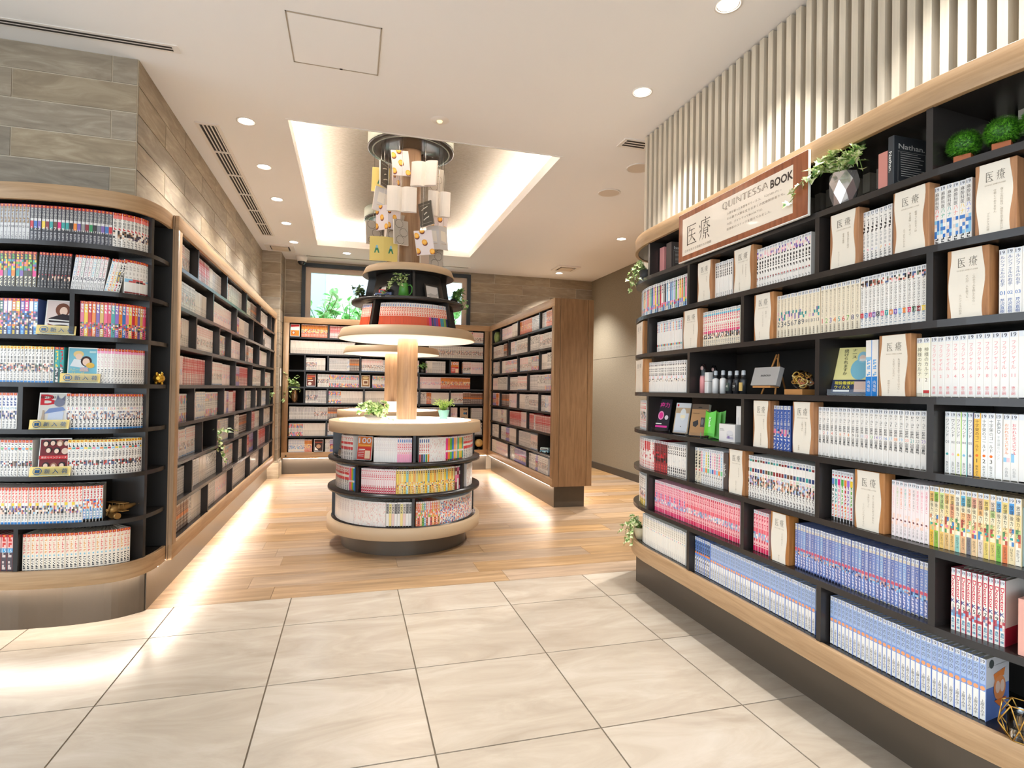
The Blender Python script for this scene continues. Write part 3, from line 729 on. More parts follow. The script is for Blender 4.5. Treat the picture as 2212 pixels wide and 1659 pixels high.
ST['tagged'] = st([STK, (.08, 't', WHT, RED, 1), (.12, 'c', [(110, 130, 190), TEA, (226, 40, 140), (80, 170, 70), ORG, (160, 110, 210), YEL]), (.40, 't', WHT, [BLK, TEA, PNK, GRN, RED, PUR, GRN], 5), (.25, 't', WHT, [RED, ORG, PNK], 4), (.07, 'c', BLK)], (214, 212, 212), V19(), 0.18)
ST['pinkwhite'] = st([STK, (.5, 'c', (246, 230, 226)), (.2, 'a', [(246, 230, 226), (250, 214, 196), (246, 230, 226)], 2, 4), (.2, 'c', (248, 236, 232))], (246, 230, 228), V19([T('天使のたまご', .88, .52, [LPK, (190, 210, 160), ORG, (120, 200, 190), ORG, GRY, (236, 130, 150), (240, 150, 170), (226, 110, 140)], .5), dict(text='●', v1=.33, v0=.295, col=(130, 80, 80), w=.45), T('小川糸', .22, .06, (130, 110, 106), .4)]), 0.18)
ST['houkago'] = lambda i: ([STK, (.16, 'c', [(240, 190, 110), (150, 196, 70), (210, 226, 150), (238, 186, 110), (238, 196, 120), (244, 238, 220), (90, 178, 210), (150, 170, 110), (232, 160, 130), (222, 170, 130), (240, 206, 110), (240, 220, 200), (90, 170, 220), (236, 210, 120), (60, 150, 216), (244, 230, 206)][i % 16]), (.22, 'a', [WARM[(i * 2) % 6], WARM[(i * 2 + 1) % 6], (240, 226, 190)], 1, 2), (.26, 'a', WARM + [(90, 150, 90), (190, 80, 60), (70, 130, 190), (250, 240, 220)], 2, 4), (.27, 'c', [(244, 190, 60), (150, 190, 70), (244, 200, 110), (236, 190, 120), (238, 190, 110), (150, 206, 190), (236, 180, 130), (120, 116, 122), (240, 200, 150), (232, 214, 200), (240, 210, 110), (236, 206, 110), (120, 190, 60), (230, 120, 60), (244, 220, 170), (246, 236, 216)][i % 16])], (238, 214, 170), V19([T('放課後カルテ', .89, .42, (70, 64, 56), .6), T('日生マユ', .24, .07, (84, 70, 58), .5), dict(text='■', v1=.40, v0=.365, col=[TEA, GRN, SKY, PNK, TEA][i % 5], w=.5)]), 0.182)
ST['yellow_foot'] = st([STK, (.4, 't', WHT, BLK, 6), (.2, 'a', FACES + [ORG, WHT, WHT], 2, 4), (.1, 't', WHT, RED, 2), (.22, 't', (240, 206, 60), BLK, 3)], WHT, V19())
ST['pink46'] = st([STK, (.3, 't', LPK, (226, 80, 120), 4), (.18, 't', [(246, 160, 170), (250, 180, 180), (240, 150, 180)], [(226, 60, 110), BLU, (226, 60, 110)], 2), (.14, 'a', [SKY, (236, 190, 190), PNK, (120, 130, 190), WHT], 2, 3), (.15, 't', LPK, (226, 60, 100), 2), (.13, 'c', (226, 30, 100))], (244, 176, 186), V19())
ST['pink46b'] = st([STK, (.34, 't', [(250, 190, 190), (248, 170, 176)], (214, 50, 80), 4), (.10, 'c', [(240, 110, 120), (236, 90, 110)]), (.16, 'a', [SKY, (236, 190, 190), PNK, WHT, (130, 150, 180)], 2, 3), (.18, 't', (248, 190, 190), (214, 50, 80), 2), (.12, 'c', (226, 30, 90))], (246, 176, 180), V19())
ST['super_k'] = st([STK, (.05, 'c', (214, 200, 176)), (.40, 'c', [(104, 118, 176), (120, 140, 196), (130, 154, 204), (136, 168, 210), (98, 112, 170), (150, 158, 200)]), (.06, 'c', (210, 90, 110)), (.10, 'a', [(230, 190, 170), SKY, NVY, (120, 150, 200), (200, 150, 140)], 2, 3), (.27, 't', [(100, 116, 180), (110, 140, 204), (116, 124, 176)], (232, 226, 234), 4)], (116, 128, 180), V19([T('スーパードクターK', .90, .46, (240, 230, 214), .66, False, .01)]), 0.173)
ST['doctor_k'] = st([STK, (.55, 'c', (244, 238, 226)), (.14, 'a', [(120, 140, 170), (230, 200, 190), WHT, (190, 70, 80), SKY], 2, 3), (.24, 'c', (240, 238, 230))], (178, 40, 66), V19([dict(text='Doctor', v1=.885, v0=.52, col=(220, 40, 66), w=.62, rot=True, bold=.015), dict(text='K', v1=.52, v0=.43, col=(40, 60, 130), w=.72, bold=.015), T('真船一雄', .2, .04, (30, 130, 160), .6, False, .01)]), 0.18, ('%d', .42, .36, (40, 50, 50), 1))
ST['cream26'] = st([STK, (.3, 't', CRM, (190, 180, 160), 4), (.08, 's', (240, 234, 220), (120, 180, 200)), (.5, 'c', (242, 236, 224))], (240, 232, 216), V19())
ST['cream26'] = lambda i: ([STK, (.28, 't', (242, 234, 220), (196, 186, 168), 4), (.08, 's', (242, 234, 220), [(110, 180, 200), (150, 190, 220), (236, 150, 170), (170, 120, 150)][i % 4]), (.34, 'c', (242, 236, 224)), (.2, 't', (242, 236, 224), (214, 206, 196), 4)], (242, 234, 220), V19(), 0.173)
ST['blue_num'] = st([STK, (.33, 'c', (168, 188, 220)), (.11, 'c', (122, 156, 214)), (.46, 'c', (240, 236, 228))], (150, 168, 214), V19([T('ののの', .89, .64, (110, 110, 120), .66), T('上原きみ子', .34, .07, (74, 70, 66), .6), dict(text='●', v1=.555, v0=.485, col=(246, 164, 112), w=.86)]), 0.173)
ST['blue_dark'] = st([STK, (.33, 't', (40, 60, 96), (110, 150, 190), 4), (.05, 'c', ORG), (.06, 'c', (110, 150, 214)), (.46, 't', (240, 236, 228), (100, 90, 84), 5)], (104, 134, 206), V19())
# bookcase under the stone pillar: all carry a red or yellow star tab
ST['silver'] = st([STAR, (.46, 't', (176, 172, 168), (140, 104, 50), 5), (.22, 'c', (206, 202, 198)), (.25, 't', (200, 196, 192), (140, 136, 134), 4)], (150, 146, 160), [], 0.174, ('%d', .44, .31, (50, 48, 50), 3))
ST['tenku'] = st([STAR, (.30, 'c', (84, 78, 82)), (.07, 'c', (220, 216, 212)), (.2, 'c', [RED, (50, 110, 190), PUR, YEL, DRD, TEA, BRN, (226, 40, 120), TEA, TEA, BLK, ORG, PUR, GRY, DRD, (40, 140, 80), BLK, (120, 120, 130), PUR, BLU, RED]), (.1, 'c', (52, 48, 52)), (.26, 't', (70, 66, 72), (170, 166, 166), 5)], (84, 84, 96), [T('天空侵犯', .92, .62, (226, 222, 214), .7)], 0.174, ('%d', .40, .31, WHT, 1))
ST['portrait'] = st([STAR, (.10, 'c', (240, 120, 110)), (.26, 'c', WHT), (.08, 't', WHT, RED, 1), (.22, 'a', [(40, 36, 40), (238, 206, 182), WHT, (70, 60, 80), (150, 110, 80), WHT], 2, 4), (.27, 't', WHT, GRY, 4)], WHT, [T('不動産', .82, .58, BLK, .6)], 0.174)
ST['graffiti'] = st([STAR, (.16, 't', [BLK, (60, 50, 80)], [YEL, ORG, GRN], 2), (.30, 'a', [BLK, YEL, PUR, TEA, GRN, PNK, ORG], 2, 5), (.16, 'c', [PUR, (80, 80, 60), (70, 60, 50), (230, 60, 140), GRY, BLU, ORG, TEA]), (.3, 't', (90, 84, 80), (230, 220, 190), 4)], (120, 110, 90), [], 0.174)
ST['blackrow'] = st([STAR, (.52, 't', (58, 52, 54), (150, 144, 144), 8), (.06, 's', (52, 48, 50), [RED, SKY, ORG, PUR, TEA][0]), (.12, 'a', [BLK, (236, 200, 176), BLK, (120, 90, 80)], 2, 2), (.24, 't', (52, 48, 50), (150, 140, 130), 4)], (52, 48, 54), [], 0.174)
ST['period'] = st([STAR, (.94, 'c', (238, 234, 230))], (190, 186, 190), [T('ブルーピリオド', .92, .40, [(60, 150, 210), (226, 40, 80), (60, 150, 120), (150, 40, 130), (200, 40, 60), (70, 190, 210), (40, 130, 90), (200, 60, 110), (210, 40, 60)], .7), T('山口つばさ', .24, .03, BLK, .55, False, .01)], 0.174, ('%d', .38, .28, (60, 60, 80), 1))
ST['pale_lean'] = st([STAR, (.3, 't', WHT, [SKY, LPK, (226, 206, 190), BLK, BLK], 4), (.3, 't', [WHT, WHT, WHT, (90, 84, 80), (90, 84, 80)], [SKY, ORG, YEL, YEL, WHT], 5), (.3, 't', WHT, [SKY, ORG, YEL, RED, BLK], 4)], (226, 222, 214), [], 0.172)
ST['white7'] = st([STAR, (.48, 't', (240, 237, 232), (200, 196, 192), 5), (.10, 'a', [BLK, SKY, WHT, (200, 90, 90)], 1, 2), (.28, 'c', (240, 237, 232)), (.04, 'c', DRD)], (238, 234, 230), [], 0.174)
ST['vivid'] = st([STAR, (.26, 't', VIVID, WHT, 3), (.26, 'c', VIVID), (.18, 'a', FACES + VIVID, 2, 4), (.22, 't', VIVID, [BLK, WHT], 4)], VIVID, [], 0.174)
ST['vivid2'] = st([STAR, (.28, 't', [(60, 110, 90), LPK, WHT, ORG, YEL, PUR, (226, 40, 120), WHT, SKY], WHT, 3), (.42, 'a', FACES + [PNK, BLU, WHT, NVY, ORG], 2, 8), (.24, 't', [(60, 60, 80), (60, 50, 60), BLU], [YEL, WHT, SKY], 4)], (90, 110, 170), [], 0.174)
ST['yellowtop'] = st([STARY, (.40, 't', WHT, (130, 124, 120), 4), (.22, 'a', FACES, 2, 5), (.26, 't', WHT, GRY, 4), (.06, 'c', (40, 130, 200))], WHT, [], 0.174)
ST['teal2'] = st([STAR, (.5, 't', TEA, [YEL, RED, WHT], 5), (.44, 't', (70, 70, 70), WHT, 5)], TEA, [], 0.174)
ST['dotrow'] = st([STAR, (.07, 'c', (240, 150, 190)), (.43, 't', WHT, (226, 200, 200), 6), (.06, 's', WHT, BLK), (.38, 't', WHT, GRY, 6)], WHT, [], 0.174)
ST['blue_no'] = st([STAR, (.3, 't', (236, 234, 236), (60, 70, 130), 4), (.12, 'c', WHT), (.22, 'a', [NVY, (100, 90, 140), WHT, BLK, (220, 190, 180)], 2, 4), (.28, 't', WHT, GRY, 4)], WHT, [], 0.174, ('%d', .62, .53, (60, 150, 190), 7))
ST['beast'] = st([STAR, (.34, 'c', WHT), (.08, 'c', WHT), (.22, 'a', [WHT, WHT, (110, 110, 130), (170, 180, 200), (190, 120, 90), (90, 90, 110), (230, 214, 200)], 3, 5), (.24, 't', WHT, (50, 48, 52), 4), (.05, 'c', (40, 130, 200))], WHT, [dict(text='BEASTARS', v1=.92, v0=.64, col=(52, 48, 52), w=.6, rot=True, bold=.02)], 0.174, ('%d', .62, .55, NUMC, 2))
ST['tokyo'] = st([STAR, (.14, 't', WHT, BLK, 2), (.05, 'c', [ORG, TEA, RED, SKY, ORG, (120, 190, 120), PNK, SKY]), (.32, 't', WHT, (150, 146, 144), 5), (.14, 'a', [BLK, BRN, WHT, (200, 60, 50), (90, 100, 130)], 2, 3), (.28, 't', WHT, (120, 116, 114), 4)], WHT, [], 0.174)
ST['tokyo_y'] = st([STARY, (.14, 't', WHT, BLK, 2), (.05, 'c', [ORG, TEA, RED, SKY, YEL, (120, 190, 120), PNK, SKY]), (.32, 't', WHT, (140, 136, 134), 5), (.14, 'a', [BLK, BRN, WHT, (200, 60, 50), (90, 100, 130)], 2, 3), (.28, 't', WHT, BLK, 4)], WHT, [], 0.174)
ST['pinkred'] = st([STAR, (.36, 't', (246, 226, 214), (232, 96, 80), 5), (.08, 'c', [WHT, WHT, YEL, WHT, YEL]), (.22, 'a', FACES + [SKY, PUR, WHT], 2, 4), (.22, 't', WHT, GRY, 3), (.06, 'c', (40, 130, 200))], (244, 232, 222), [], 0.174)
ST['blueset'] = st([STAR, (.3, 't', WHT, (200, 60, 60), 4), (.26, 'a', [BLU, SKY, RED, WHT, ORG], 2, 5), (.3, 't', [BLU, (60, 140, 180)], WHT, 4)], WHT, [], 0.174)
ST['numred'] = st([STAR, (.3, 't', (244, 190, 180), (214, 60, 50), 2), (.12, 'c', (60, 160, 210)), (.5, 't', (84, 70, 76), (220, 200, 190), 3)], (150, 60, 60), [], 0.174, ('%d', .62, .50, WHT, 10))
ST['softpink'] = st([STAR, (.48, 't', (246, 226, 206), [(232, 130, 120), (232, 150, 130), (236, 170, 100)], 7), (.1, 's', (246, 230, 212), (130, 190, 210)), (.34, 't', (244, 234, 218), BLK, 5)], (244, 230, 208), [], 0.174)
# generic kinds for the far bookcases
GEN = []
def gen(spec, base=WHT, h=0.174): GEN.append(st(spec, base, [], h))
TOPW = (.06, 'c', (236, 232, 228))
gen([TOPW, (.42, 't', WHT, (226, 110, 110), 5), (.25, 'a', FACES + [WHT, WHT], 2, 4), (.2, 't', WHT, GRY, 3), (.05, 'c', (60, 140, 200))])
gen([TOPW, (.3, 't', WHT, (70, 64, 64), 4), (.34, 'a', FACES, 2, 5), (.3, 't', WHT, BLK, 4)])
gen([TOPW, (.5, 'c', (236, 226, 214)), (.44, 't', (236, 226, 214), (150, 140, 130), 6)], (236, 226, 214))
gen([TOPW, (.5, 't', (206, 60, 60), WHT, 5), (.44, 't', (244, 236, 228), (130, 110, 110), 5)], (206, 60, 60))
gen([TOPW, (.34, 't', (118, 60, 44), (226, 190, 150), 4), (.14, 'c', ORG), (.44, 't', (80, 64, 56), WHT, 4)], (100, 60, 50))
gen([TOPW, (.3, 't', (232, 150, 50), (140, 50, 40), 3), (.3, 'a', WARM + [RED, BLU], 2, 4), (.32, 't', (214, 90, 50), WHT, 4)], (226, 120, 50))
gen([TOPW, (.4, 't', WHT, (226, 140, 150), 6), (.2, 'a', [LPK, PNK, WHT, SKY], 2, 3), (.34, 'c', (244, 226, 222))], (244, 226, 222))
gen([TOPW, (.3, 'a', VIVID + [SKY, TEA], 1, 3), (.34, 't', WHT, BLK, 4), (.3, 'a', VIVID + [WHT, BLK], 1, 3)])
gen([TOPW, (.34, 't', (232, 228, 226), (60, 56, 60), 6), (.6, 't', (226, 220, 214), (120, 114, 110), 6)], (226, 220, 214))
gen([TOPW, (.44, 'a', [(60, 56, 60), WHT, WHT, (110, 100, 96)], 2, 8), (.5, 't', WHT, (90, 84, 84), 5)])
gen([TOPW, (.34, 't', (150, 140, 196), WHT, 4), (.1, 'c', RED), (.3, 'a', [YEL, ORG, BRN, (240, 210, 110)], 2, 4), (.2, 'c', (140, 130, 190))], (150, 140, 196))
gen([TOPW, (.4, 't', WHT, BLU, 4), (.3, 'a', [SKY, WHT, BLU, (226, 200, 190)], 2, 4), (.2, 'c', WHT), (.05, 'c', BLU)])
def mixed(pal, bg=WHT):
    return st([TOPW, (.3, 'c', pal), (.3, 'a', pal + [WHT, BLK], 2, 4), (.34, 't', pal, [WHT, BLK], 5)], pal)
ST['i_redwhite'] = st([TOPW, (.2, 't', WHT, (226, 80, 80), 2), (.1, 'c', (222, 60, 66)), (.1, 'c', WHT), (.12, 'c', (222, 60, 66)), (.42, 't', WHT, GRY, 6)])
ST['i_white'] = st([TOPW, (.5, 't', (242, 236, 230), (226, 216, 214), 6), (.44, 'c', (242, 236, 230))], (240, 234, 228))
ST['i_pink'] = st([TOPW, (.16, 't', WHT, BLU, 1), (.44, 't', (246, 226, 224), (220, 60, 80), 4), (.34, 'c', (246, 160, 190))], LPK)
ST['i_red5'] = st([TOPW, (.18, 't', WHT, (60, 100, 160), 1), (.44, 't', WHT, (208, 50, 50), 4), (.34, 'c', [(200, 40, 60), (60, 50, 60), (60, 110, 170), (70, 150, 60), ORG])])
ST['i_speck'] = st([TOPW, (.94, 'a', [WHT, WHT, (240, 226, 220), (232, 226, 220), (230, 196, 188), WHT], 3, 16)])
ST['i_vivid'] = st([TOPW, (.5, 'c', [(236, 60, 140), ORG, (110, 190, 50), (50, 130, 200), (244, 180, 90), LPK, (110, 190, 140), YEL, (220, 200, 50), TEA]), (.08, 'c', WHT), (.3, 'c', [(226, 50, 120), ORG, (120, 200, 60), (60, 140, 200), (246, 190, 60), LPK, (110, 190, 140), YEL, (220, 200, 50), TEA])], [PNK, ORG, GRN, BLU])
ST['i_pinkred'] = st([TOPW, (.4, 't', (246, 232, 228), (220, 90, 100), 5), (.22, 'c', (246, 226, 224)), (.32, 't', (206, 40, 66), WHT, 3)], LPK)
YC = [(248, 216, 90), (240, 196, 110), (246, 226, 160), (250, 206, 60), (150, 204, 196), (246, 190, 70), (248, 222, 120), (240, 170, 80), (226, 214, 150)]
ST['i_yellow'] = st([TOPW, (.2, 't', YC, (120, 90, 60), 3), (.26, 'c', YC), (.16, 'a', YC + [(240, 150, 110), WHT, (90, 80, 80)], 2, 3), (.32, 't', YC, [(206, 90, 60), WHT, (90, 80, 80)], 4)], YC)
ST['i_dark'] = st([TOPW, (.94, 'a', [DRD, (60, 40, 50), PNK, (120, 60, 70), WHT], 1, 6)], DRD)
ST['i_grey'] = st([TOPW, (.4, 't', [GRY, (226, 214, 140), (200, 190, 180), (120, 116, 112)], BLK, 4), (.5, 'c', [WHT, (240, 216, 140), (232, 200, 190), WHT])], [WHT, GRY])
MC = [(240, 140, 90), (236, 120, 100), (244, 180, 110), (130, 190, 90), (120, 170, 210), (240, 150, 120), (236, 214, 210), (230, 110, 110), (244, 170, 90)]
ST['i_mix'] = st([TOPW, (.3, 't', MC, WHT, 4), (.3, 'a', MC + [WHT, WHT], 2, 4), (.34, 't', MC, [WHT, BLK], 4)], MC)
ST['i_busy'] = st([TOPW, (.94, 'a', [(226, 100, 96), (110, 146, 190), WHT, (240, 206, 190), (214, 80, 90), SKY, (240, 230, 220), (96, 104, 140), (240, 176, 120), WHT], 3, 16)], WHT)
ST['i_orange'] = st([TOPW, (.12, 't', WHT, BLU, 1), (.4, 't', (244, 216, 196), (220, 80, 50), 5), (.42, 'c', lambda i, r: (206, 80, 44) if i < 19 else [(190, 40, 120), NVY, (70, 80, 150), (120, 70, 140), RED, (70, 140, 160), TEA, GRN, NVY, (206, 60, 50)][i % 10])], (196, 84, 56))

BOOKS = []
ORD1 = 'first second third fourth fifth sixth seventh eighth ninth tenth eleventh twelfth thirteenth fourteenth fifteenth sixteenth seventeenth eighteenth nineteenth'.split()
TENS = {2: ('twenty', 'twentieth'), 3: ('thirty', 'thirtieth'), 4: ('forty', 'fortieth'), 5: ('fifty', 'fiftieth')}
def ordinal(i):
    if i <= 19: return ORD1[i - 1]
    a, b = TENS[i // 10]
    return b if i % 10 == 0 else a + '-' + ORD1[i % 10 - 1]
def run(case, row, a, b, n, style, desc='', lean=0.0, off=None, seed=0, px=True, depth=None, z=None, scale=1.0, tilt=0.0):
    """N books side by side between the picture columns A and B of the photograph (or between curve lengths, px=False)"""
    z = ZS[row] if z is None else z
    off = case.recess if off is None else off
    d0, d1 = (case.path.s_of_px(a, z + 0.09, off), case.path.s_of_px(b, z + 0.09, off)) if px else (a, b)
    if d1 < d0: d0, d1 = d1, d0
    rng = random.Random(hash((round(a, 3) * 7 + row * 131 + seed * 17 + n)) & 0xffff)
    w = (d1 - d0) / n; ts = rng.random(); gp = .0007 if desc else .0016
    fn = ST[style] if isinstance(style, str) else style
    for i in range(n):
        d = d0 + w * (i + 0.5)
        spec, base, titles, h = fn(i)
        m = case.frame(d, off + rng.uniform(-0.0012, 0.0012), z)
        if lean: m = m @ Matrix.Rotation(lean, 4, 'Y')
        if tilt: m = m @ Matrix.Rotation(tilt, 4, 'X')
        BOOKS.append(dict(m=m, w=w - gp, h=h * scale * (1 + rng.uniform(-.004, .004)), d=depth or 0.122, cells=cells_of(spec, i, rng, ts), base=base, titles=titles, i=i, n=n, row=row, case=case, desc=desc, key=(id(case), row, round(d0, 3)), style=style))
SIDE = {'doctor_k': ((0, .28, (178, 40, 66)), (.28, 1, (236, 230, 220))), 'blue_num': ((0, .52, (112, 140, 208)), (.52, 1, (226, 224, 226))), 'softpink': ((0, .9, (240, 226, 204)), (.9, 1, (240, 226, 204))), 'pink46b': ((0, 1, (240, 200, 200)),)}
def book_cover(bk, mb, m=None, pages=False):
    w, h, d = bk['w'], bk['h'], bk['d']; x0, x1 = -w / 2, w / 2; c = min(0.0015, w * .11)
    t = (lambda p: tuple(m @ Vector(p))) if m is not None else (lambda p: p)
    base = lin(bk['base'])
    xa, xb = x0 + c, x1 - c
    for u0, u1, v0, v1, col in bk['cells']:
        X0, X1 = xa + (xb - xa) * u0, xa + (xb - xa) * u1
        mb.quad(t((X0, 0, v0 * h)), t((X1, 0, v0 * h)), t((X1, 0, v1 * h)), t((X0, 0, v1 * h)), lin(col))
    e = c * .8
    mb.quad(t((x0, e, 0)), t((xa, 0, 0)), t((xa, 0, h)), t((x0, e, h)), base)
    mb.quad(t((xb, 0, 0)), t((x1, e, 0)), t((x1, e, h)), t((xb, 0, h)), base)
    for v0, v1, sc_ in SIDE.get(bk['style'] if isinstance(bk['style'], str) else '', ((0, 1, bk['base']),)):
        mb.quad(t((x1, e, v0 * h)), t((x1, d, v0 * h)), t((x1, d, v1 * h)), t((x1, e, v1 * h)), lin(sc_))
    mb.quad(t((x0, d, 0)), t((x0, e, 0)), t((x0, e, h)), t((x0, d, h)), base)
    if pages:
        mb.quad(t((x0, e, h - .003)), t((x1, e, h - .003)), t((x1, d, h - .003)), t((x0, d, h - .003)), lin((214, 203, 182)))
        mb.quad(t((x1, d, 0)), t((x0, d, 0)), t((x0, d, h)), t((x1, d, h)), base)
def book_titles(bk, mb, m=None):
    w, h = bk['w'], bk['h']
    for tt in bk['titles']:
        n = len(mb.v)
        text_mb(tt['text'], w * tt.get('w', .62), h * (tt['v1'] - tt['v0']), tt['col'], tt.get('rot', False), tt.get('bold', 0.0), tt['text'].isdigit() or len(tt['text']) == 1, org=(0, h * (tt['v0'] + tt['v1']) / 2), mb=mb, y=-0.00035)
        if m is not None:
            for k in range(n, len(mb.v)): mb.v[k] = tuple(m @ Vector(mb.v[k]))
# ------------------------------------------------------------------ bookcase R: curved case under the slatted wall
pts = [(1.985 - .33 * math.cos(a), 2.93 + .5 * math.sin(a)) for a in [PI / 2 * (1 - k / 16) for k in range(17)]]
pts += [(1.655, 2.93 - 1.51 * k / 12) for k in range(1, 13)]
pts += [(3.255 - 1.6 * math.cos(a), 1.42 - 1.6 * math.sin(a)) for a in [0.58 * k / 12 for k in range(1, 13)]]
RP = Path(pts)
xe, ye = pts[-1]
kick = [(1.79, 3.29), (1.79, 1.42)] + [(3.255 - 1.465 * math.cos(a), 1.42 - 1.465 * math.sin(a)) for a in [0.58 * k / 12 for k in range(1, 13)]] + [(1.99, ye + .06), (1.99, 3.29)]
E1, O1 = [1487, 1765], [1400, 1603.5, 2008]
RC = Case('curved_bookcase', 'long dark bookcase with oak rails and a rounded end under the slatted wall', 'curved bookcase', RP, [(1.99, ye), (1.99, 3.43)], kick,
          {7: [1402, 2008], 6: E1, 5: O1, 4: E1, 3: [1398.5, 1603.5, 2009], 2: E1, 1: [1399, 1603.5, 2012], 0: [1486, 1768]}, depth=0.31, base=(1.8, 2.2, 0))
R = lambda row, a, b, n, s, desc, **k: run(RC, row, a, b, n, s, desc, **k)
R(6, 1373, 1484, 35, 'rainbow', 'multicoloured thin comic')
R(6, 1538, 1582, 11, 'white_caps', 'white comic with bold black capitals')
R(6, 1628, 1752, 20, 'diamond', 'white comic with a red diamond')
R(6, 1862, 1927, 7, 'ovals', 'white comic with a coloured oval')
R(6, 2018, 2100, 6, 'nurse', 'white comic with a blue figure')
R(5, 1394, 1398.5, 2, 'few_mixed', 'narrow comic beside the end plaque')
R(5, 1419, 1473, 17, 'blue_orange', 'white comic with small coloured title')
R(5, 1513, 1599, 20, 'pink_band', 'cream comic with magenta band')
R(5, 1672, 1771, 13, 'bj_hello', 'cream comic with large blue number')
R(5, 1772, 1857, 9, 'bj_new', 'plain cream comic with coloured number')
R(5, 1858, 2001, 15, 'young_bj', 'white comic with number in coloured square')
R(5, 2157, 2300, 8, 'lucifer', 'white comic with blue brush title')
R(4, 1395, 1482, 28, 'slant', 'white comic with slanting black title')
R(4, 1979, 2009, 2, 'karte', 'pale yellow comic with grey brush title')
R(4, 2010, 2330, 17, 'fragile', 'white comic with faint pink title')
R(3, 1372, 1396, 8, 'red_white_thin', 'white comic with red lettering')
R(3, 1670, 1708, 5, 'blue_face', 'deep blue comic')
R(3, 1767, 2001, 23, 'koto', 'white comic with heavy black author name')
R(3, 2040, 2102, 5, 'hand', 'white comic with one clover mark')
R(3, 2103, 2149, 3, 'gold', 'comic with an orange dot')
R(3, 2150, 2165, 1, 'hero', 'white comic headed by slender capitals')
R(3, 2166, 2290, 7, 'hospital', 'pale comic with pastel brush title')
R(2, 1368, 1482, 36, 'redmix', 'mixed red and white comic')
R(2, 1501, 1514, 2, 'cream_num', 'cream comic with circled number')
R(2, 1514, 1561, 10, 'pastel_tags', 'white comic with pastel tag')
R(2, 1614, 1760, 24, 'boxed', 'cream comic with two coloured boxes')
R(2, 1796, 1843, 7, 'tagged', 'white comic with bright tag and black foot')
R(2, 1926, 2006, 9, 'pinkwhite', 'pale pink comic with brown dot')
R(2, 2007, 2207, 16, 'houkago', 'painted autumn coloured comic')
R(1, 1368, 1394, 8, 'yellow_foot', 'comic with a yellow foot')
R(1, 1414, 1480, 20, 'pink46', 'hot pink comic with purple flecks')
R(1, 1480, 1598, 28, 'pink46b', 'hot pink comic with crimson foot')
R(1, 1627, 1661, 6, 'pink46b', 'pink comic before the plaque')
R(1, 1717, 2005, 39, 'super_k', 'blue comic with red stripe')
R(1, 2054, 2172, 10, 'doctor_k', 'cream comic with red English title')
R(0, 1388, 1481, 26, 'cream26', 'plain cream comic with pastel dot')
R(0, 1501, 1534, 8, 'blue_dark', 'white comic with dark blue head')
R(0, 1534, 1761, 38, 'blue_num', 'pale blue and white comic with orange dot')
R(0, 1793, 2130, 32, 'blue_num', 'pale blue and white comic with orange disc')
# ------------------------------------------------------------------ bookcase F: rounded case in front of the stone pillar
def spline(p, n=8):
    out = []
    for i in range(len(p) - 1):
        p0 = Vector(p[max(i - 1, 0)]); p1 = Vector(p[i]); p2 = Vector(p[i + 1]); p3 = Vector(p[min(i + 2, len(p) - 1)])
        for k in range(n):
            t = k / n
            out.append(tuple(0.5 * ((2 * p1) + (p2 - p0) * t + (2 * p0 - 5 * p1 + 4 * p2 - p3) * t * t + (3 * p1 - p0 - 3 * p2 + p3) * t ** 3)))
    return out + [tuple(p[-1])]
FP = Path(spline([(-2.35, 3.50), (-2.0, 3.37), (-1.62, 3.245), (-1.38, 3.212), (-1.2, 3.222), (-1.09, 3.262), (-1.03, 3.325), (-1.0, 3.41), (-.987, 3.50), (-.985, 3.582)]))
kick = spline([(-2.3, 3.528), (-2.0, 3.45), (-1.628, 3.344), (-1.472, 3.333), (-1.336, 3.334), (-1.168, 3.368), (-1.064, 3.435)], 5) + [(-1.046, 3.452), (-1.046, 3.459), (-1.15, 3.459), (-1.15, 3.528)]
FC = Case('rounded_bookcase', 'dark bookcase with rounded oak rails in front of the stone pillar', 'pillar bookcase', FP, [(-1.152, 3.582), (-1.152, 3.53), (-2.35, 3.53)], kick,
          {7: [330.5], 6: [329.5], 5: [155, 325], 4: [322], 3: [43.5, 318.5], 2: [316], 1: [314], 0: [33, 311.5]}, depth=0.2, base=(-1.5, 3.4, 0), recess=0.03)
FC2 = 0.03
f = lambda row, a, b, n, s, desc, **k: run(FC, row, a, b, n, s, desc, depth=.12, **k)
f(7, -92, 65, 20, 'silver', 'silver grey comic with gold title'); f(7, 65, 243, 21, 'tenku', 'dark comic with coloured middle'); f(7, 244, 323, 10, 'portrait', 'white comic with a portrait')
f(6, -92, 79, 20, 'graffiti', 'graffiti coloured comic'); f(6, 80, 151, 10, 'blackrow', 'slim black comic', lean=.05); f(6, 152, 224, 9, 'period', 'white comic with bright brush title', lean=.12); f(6, 225, 258, 5, 'pale_lean', 'slanting pale comic', lean=.2); f(6, 269, 320, 7, 'white7', 'plain white comic with tiny portrait')
f(5, -80, 82, 18, 'vivid2', 'brightly painted comic'); f(5, 173, 317, 20, 'vivid', 'vivid single colour comic')
f(4, -92, 116, 28, 'yellowtop', 'white comic with yellow star tab'); f(4, 117, 138, 2, 'teal2', 'teal comic'); f(4, 209, 316, 17, 'dotrow', 'white comic with one black dot')
f(3, -60, 37, 12, 'blue_no', 'white comic with blue number'); f(3, 143, 309, 21, 'beast', 'white comic with bold capitals and blue foot')
f(2, -92, 70, 22, 'tokyo', 'white comic with red tab'); f(2, 146, 310, 22, 'tokyo_y', 'white comic with yellow tab')
f(1, -92, 178, 37, 'pinkred', 'pale comic with orange red title'); f(1, 179, 222, 6, 'blueset', 'white and blue comic')
f(0, -60, 28, 7, 'numred', 'red and brown comic with large number'); f(0, 48, 281, 26, 'softpink', 'cream comic with faint pink title')
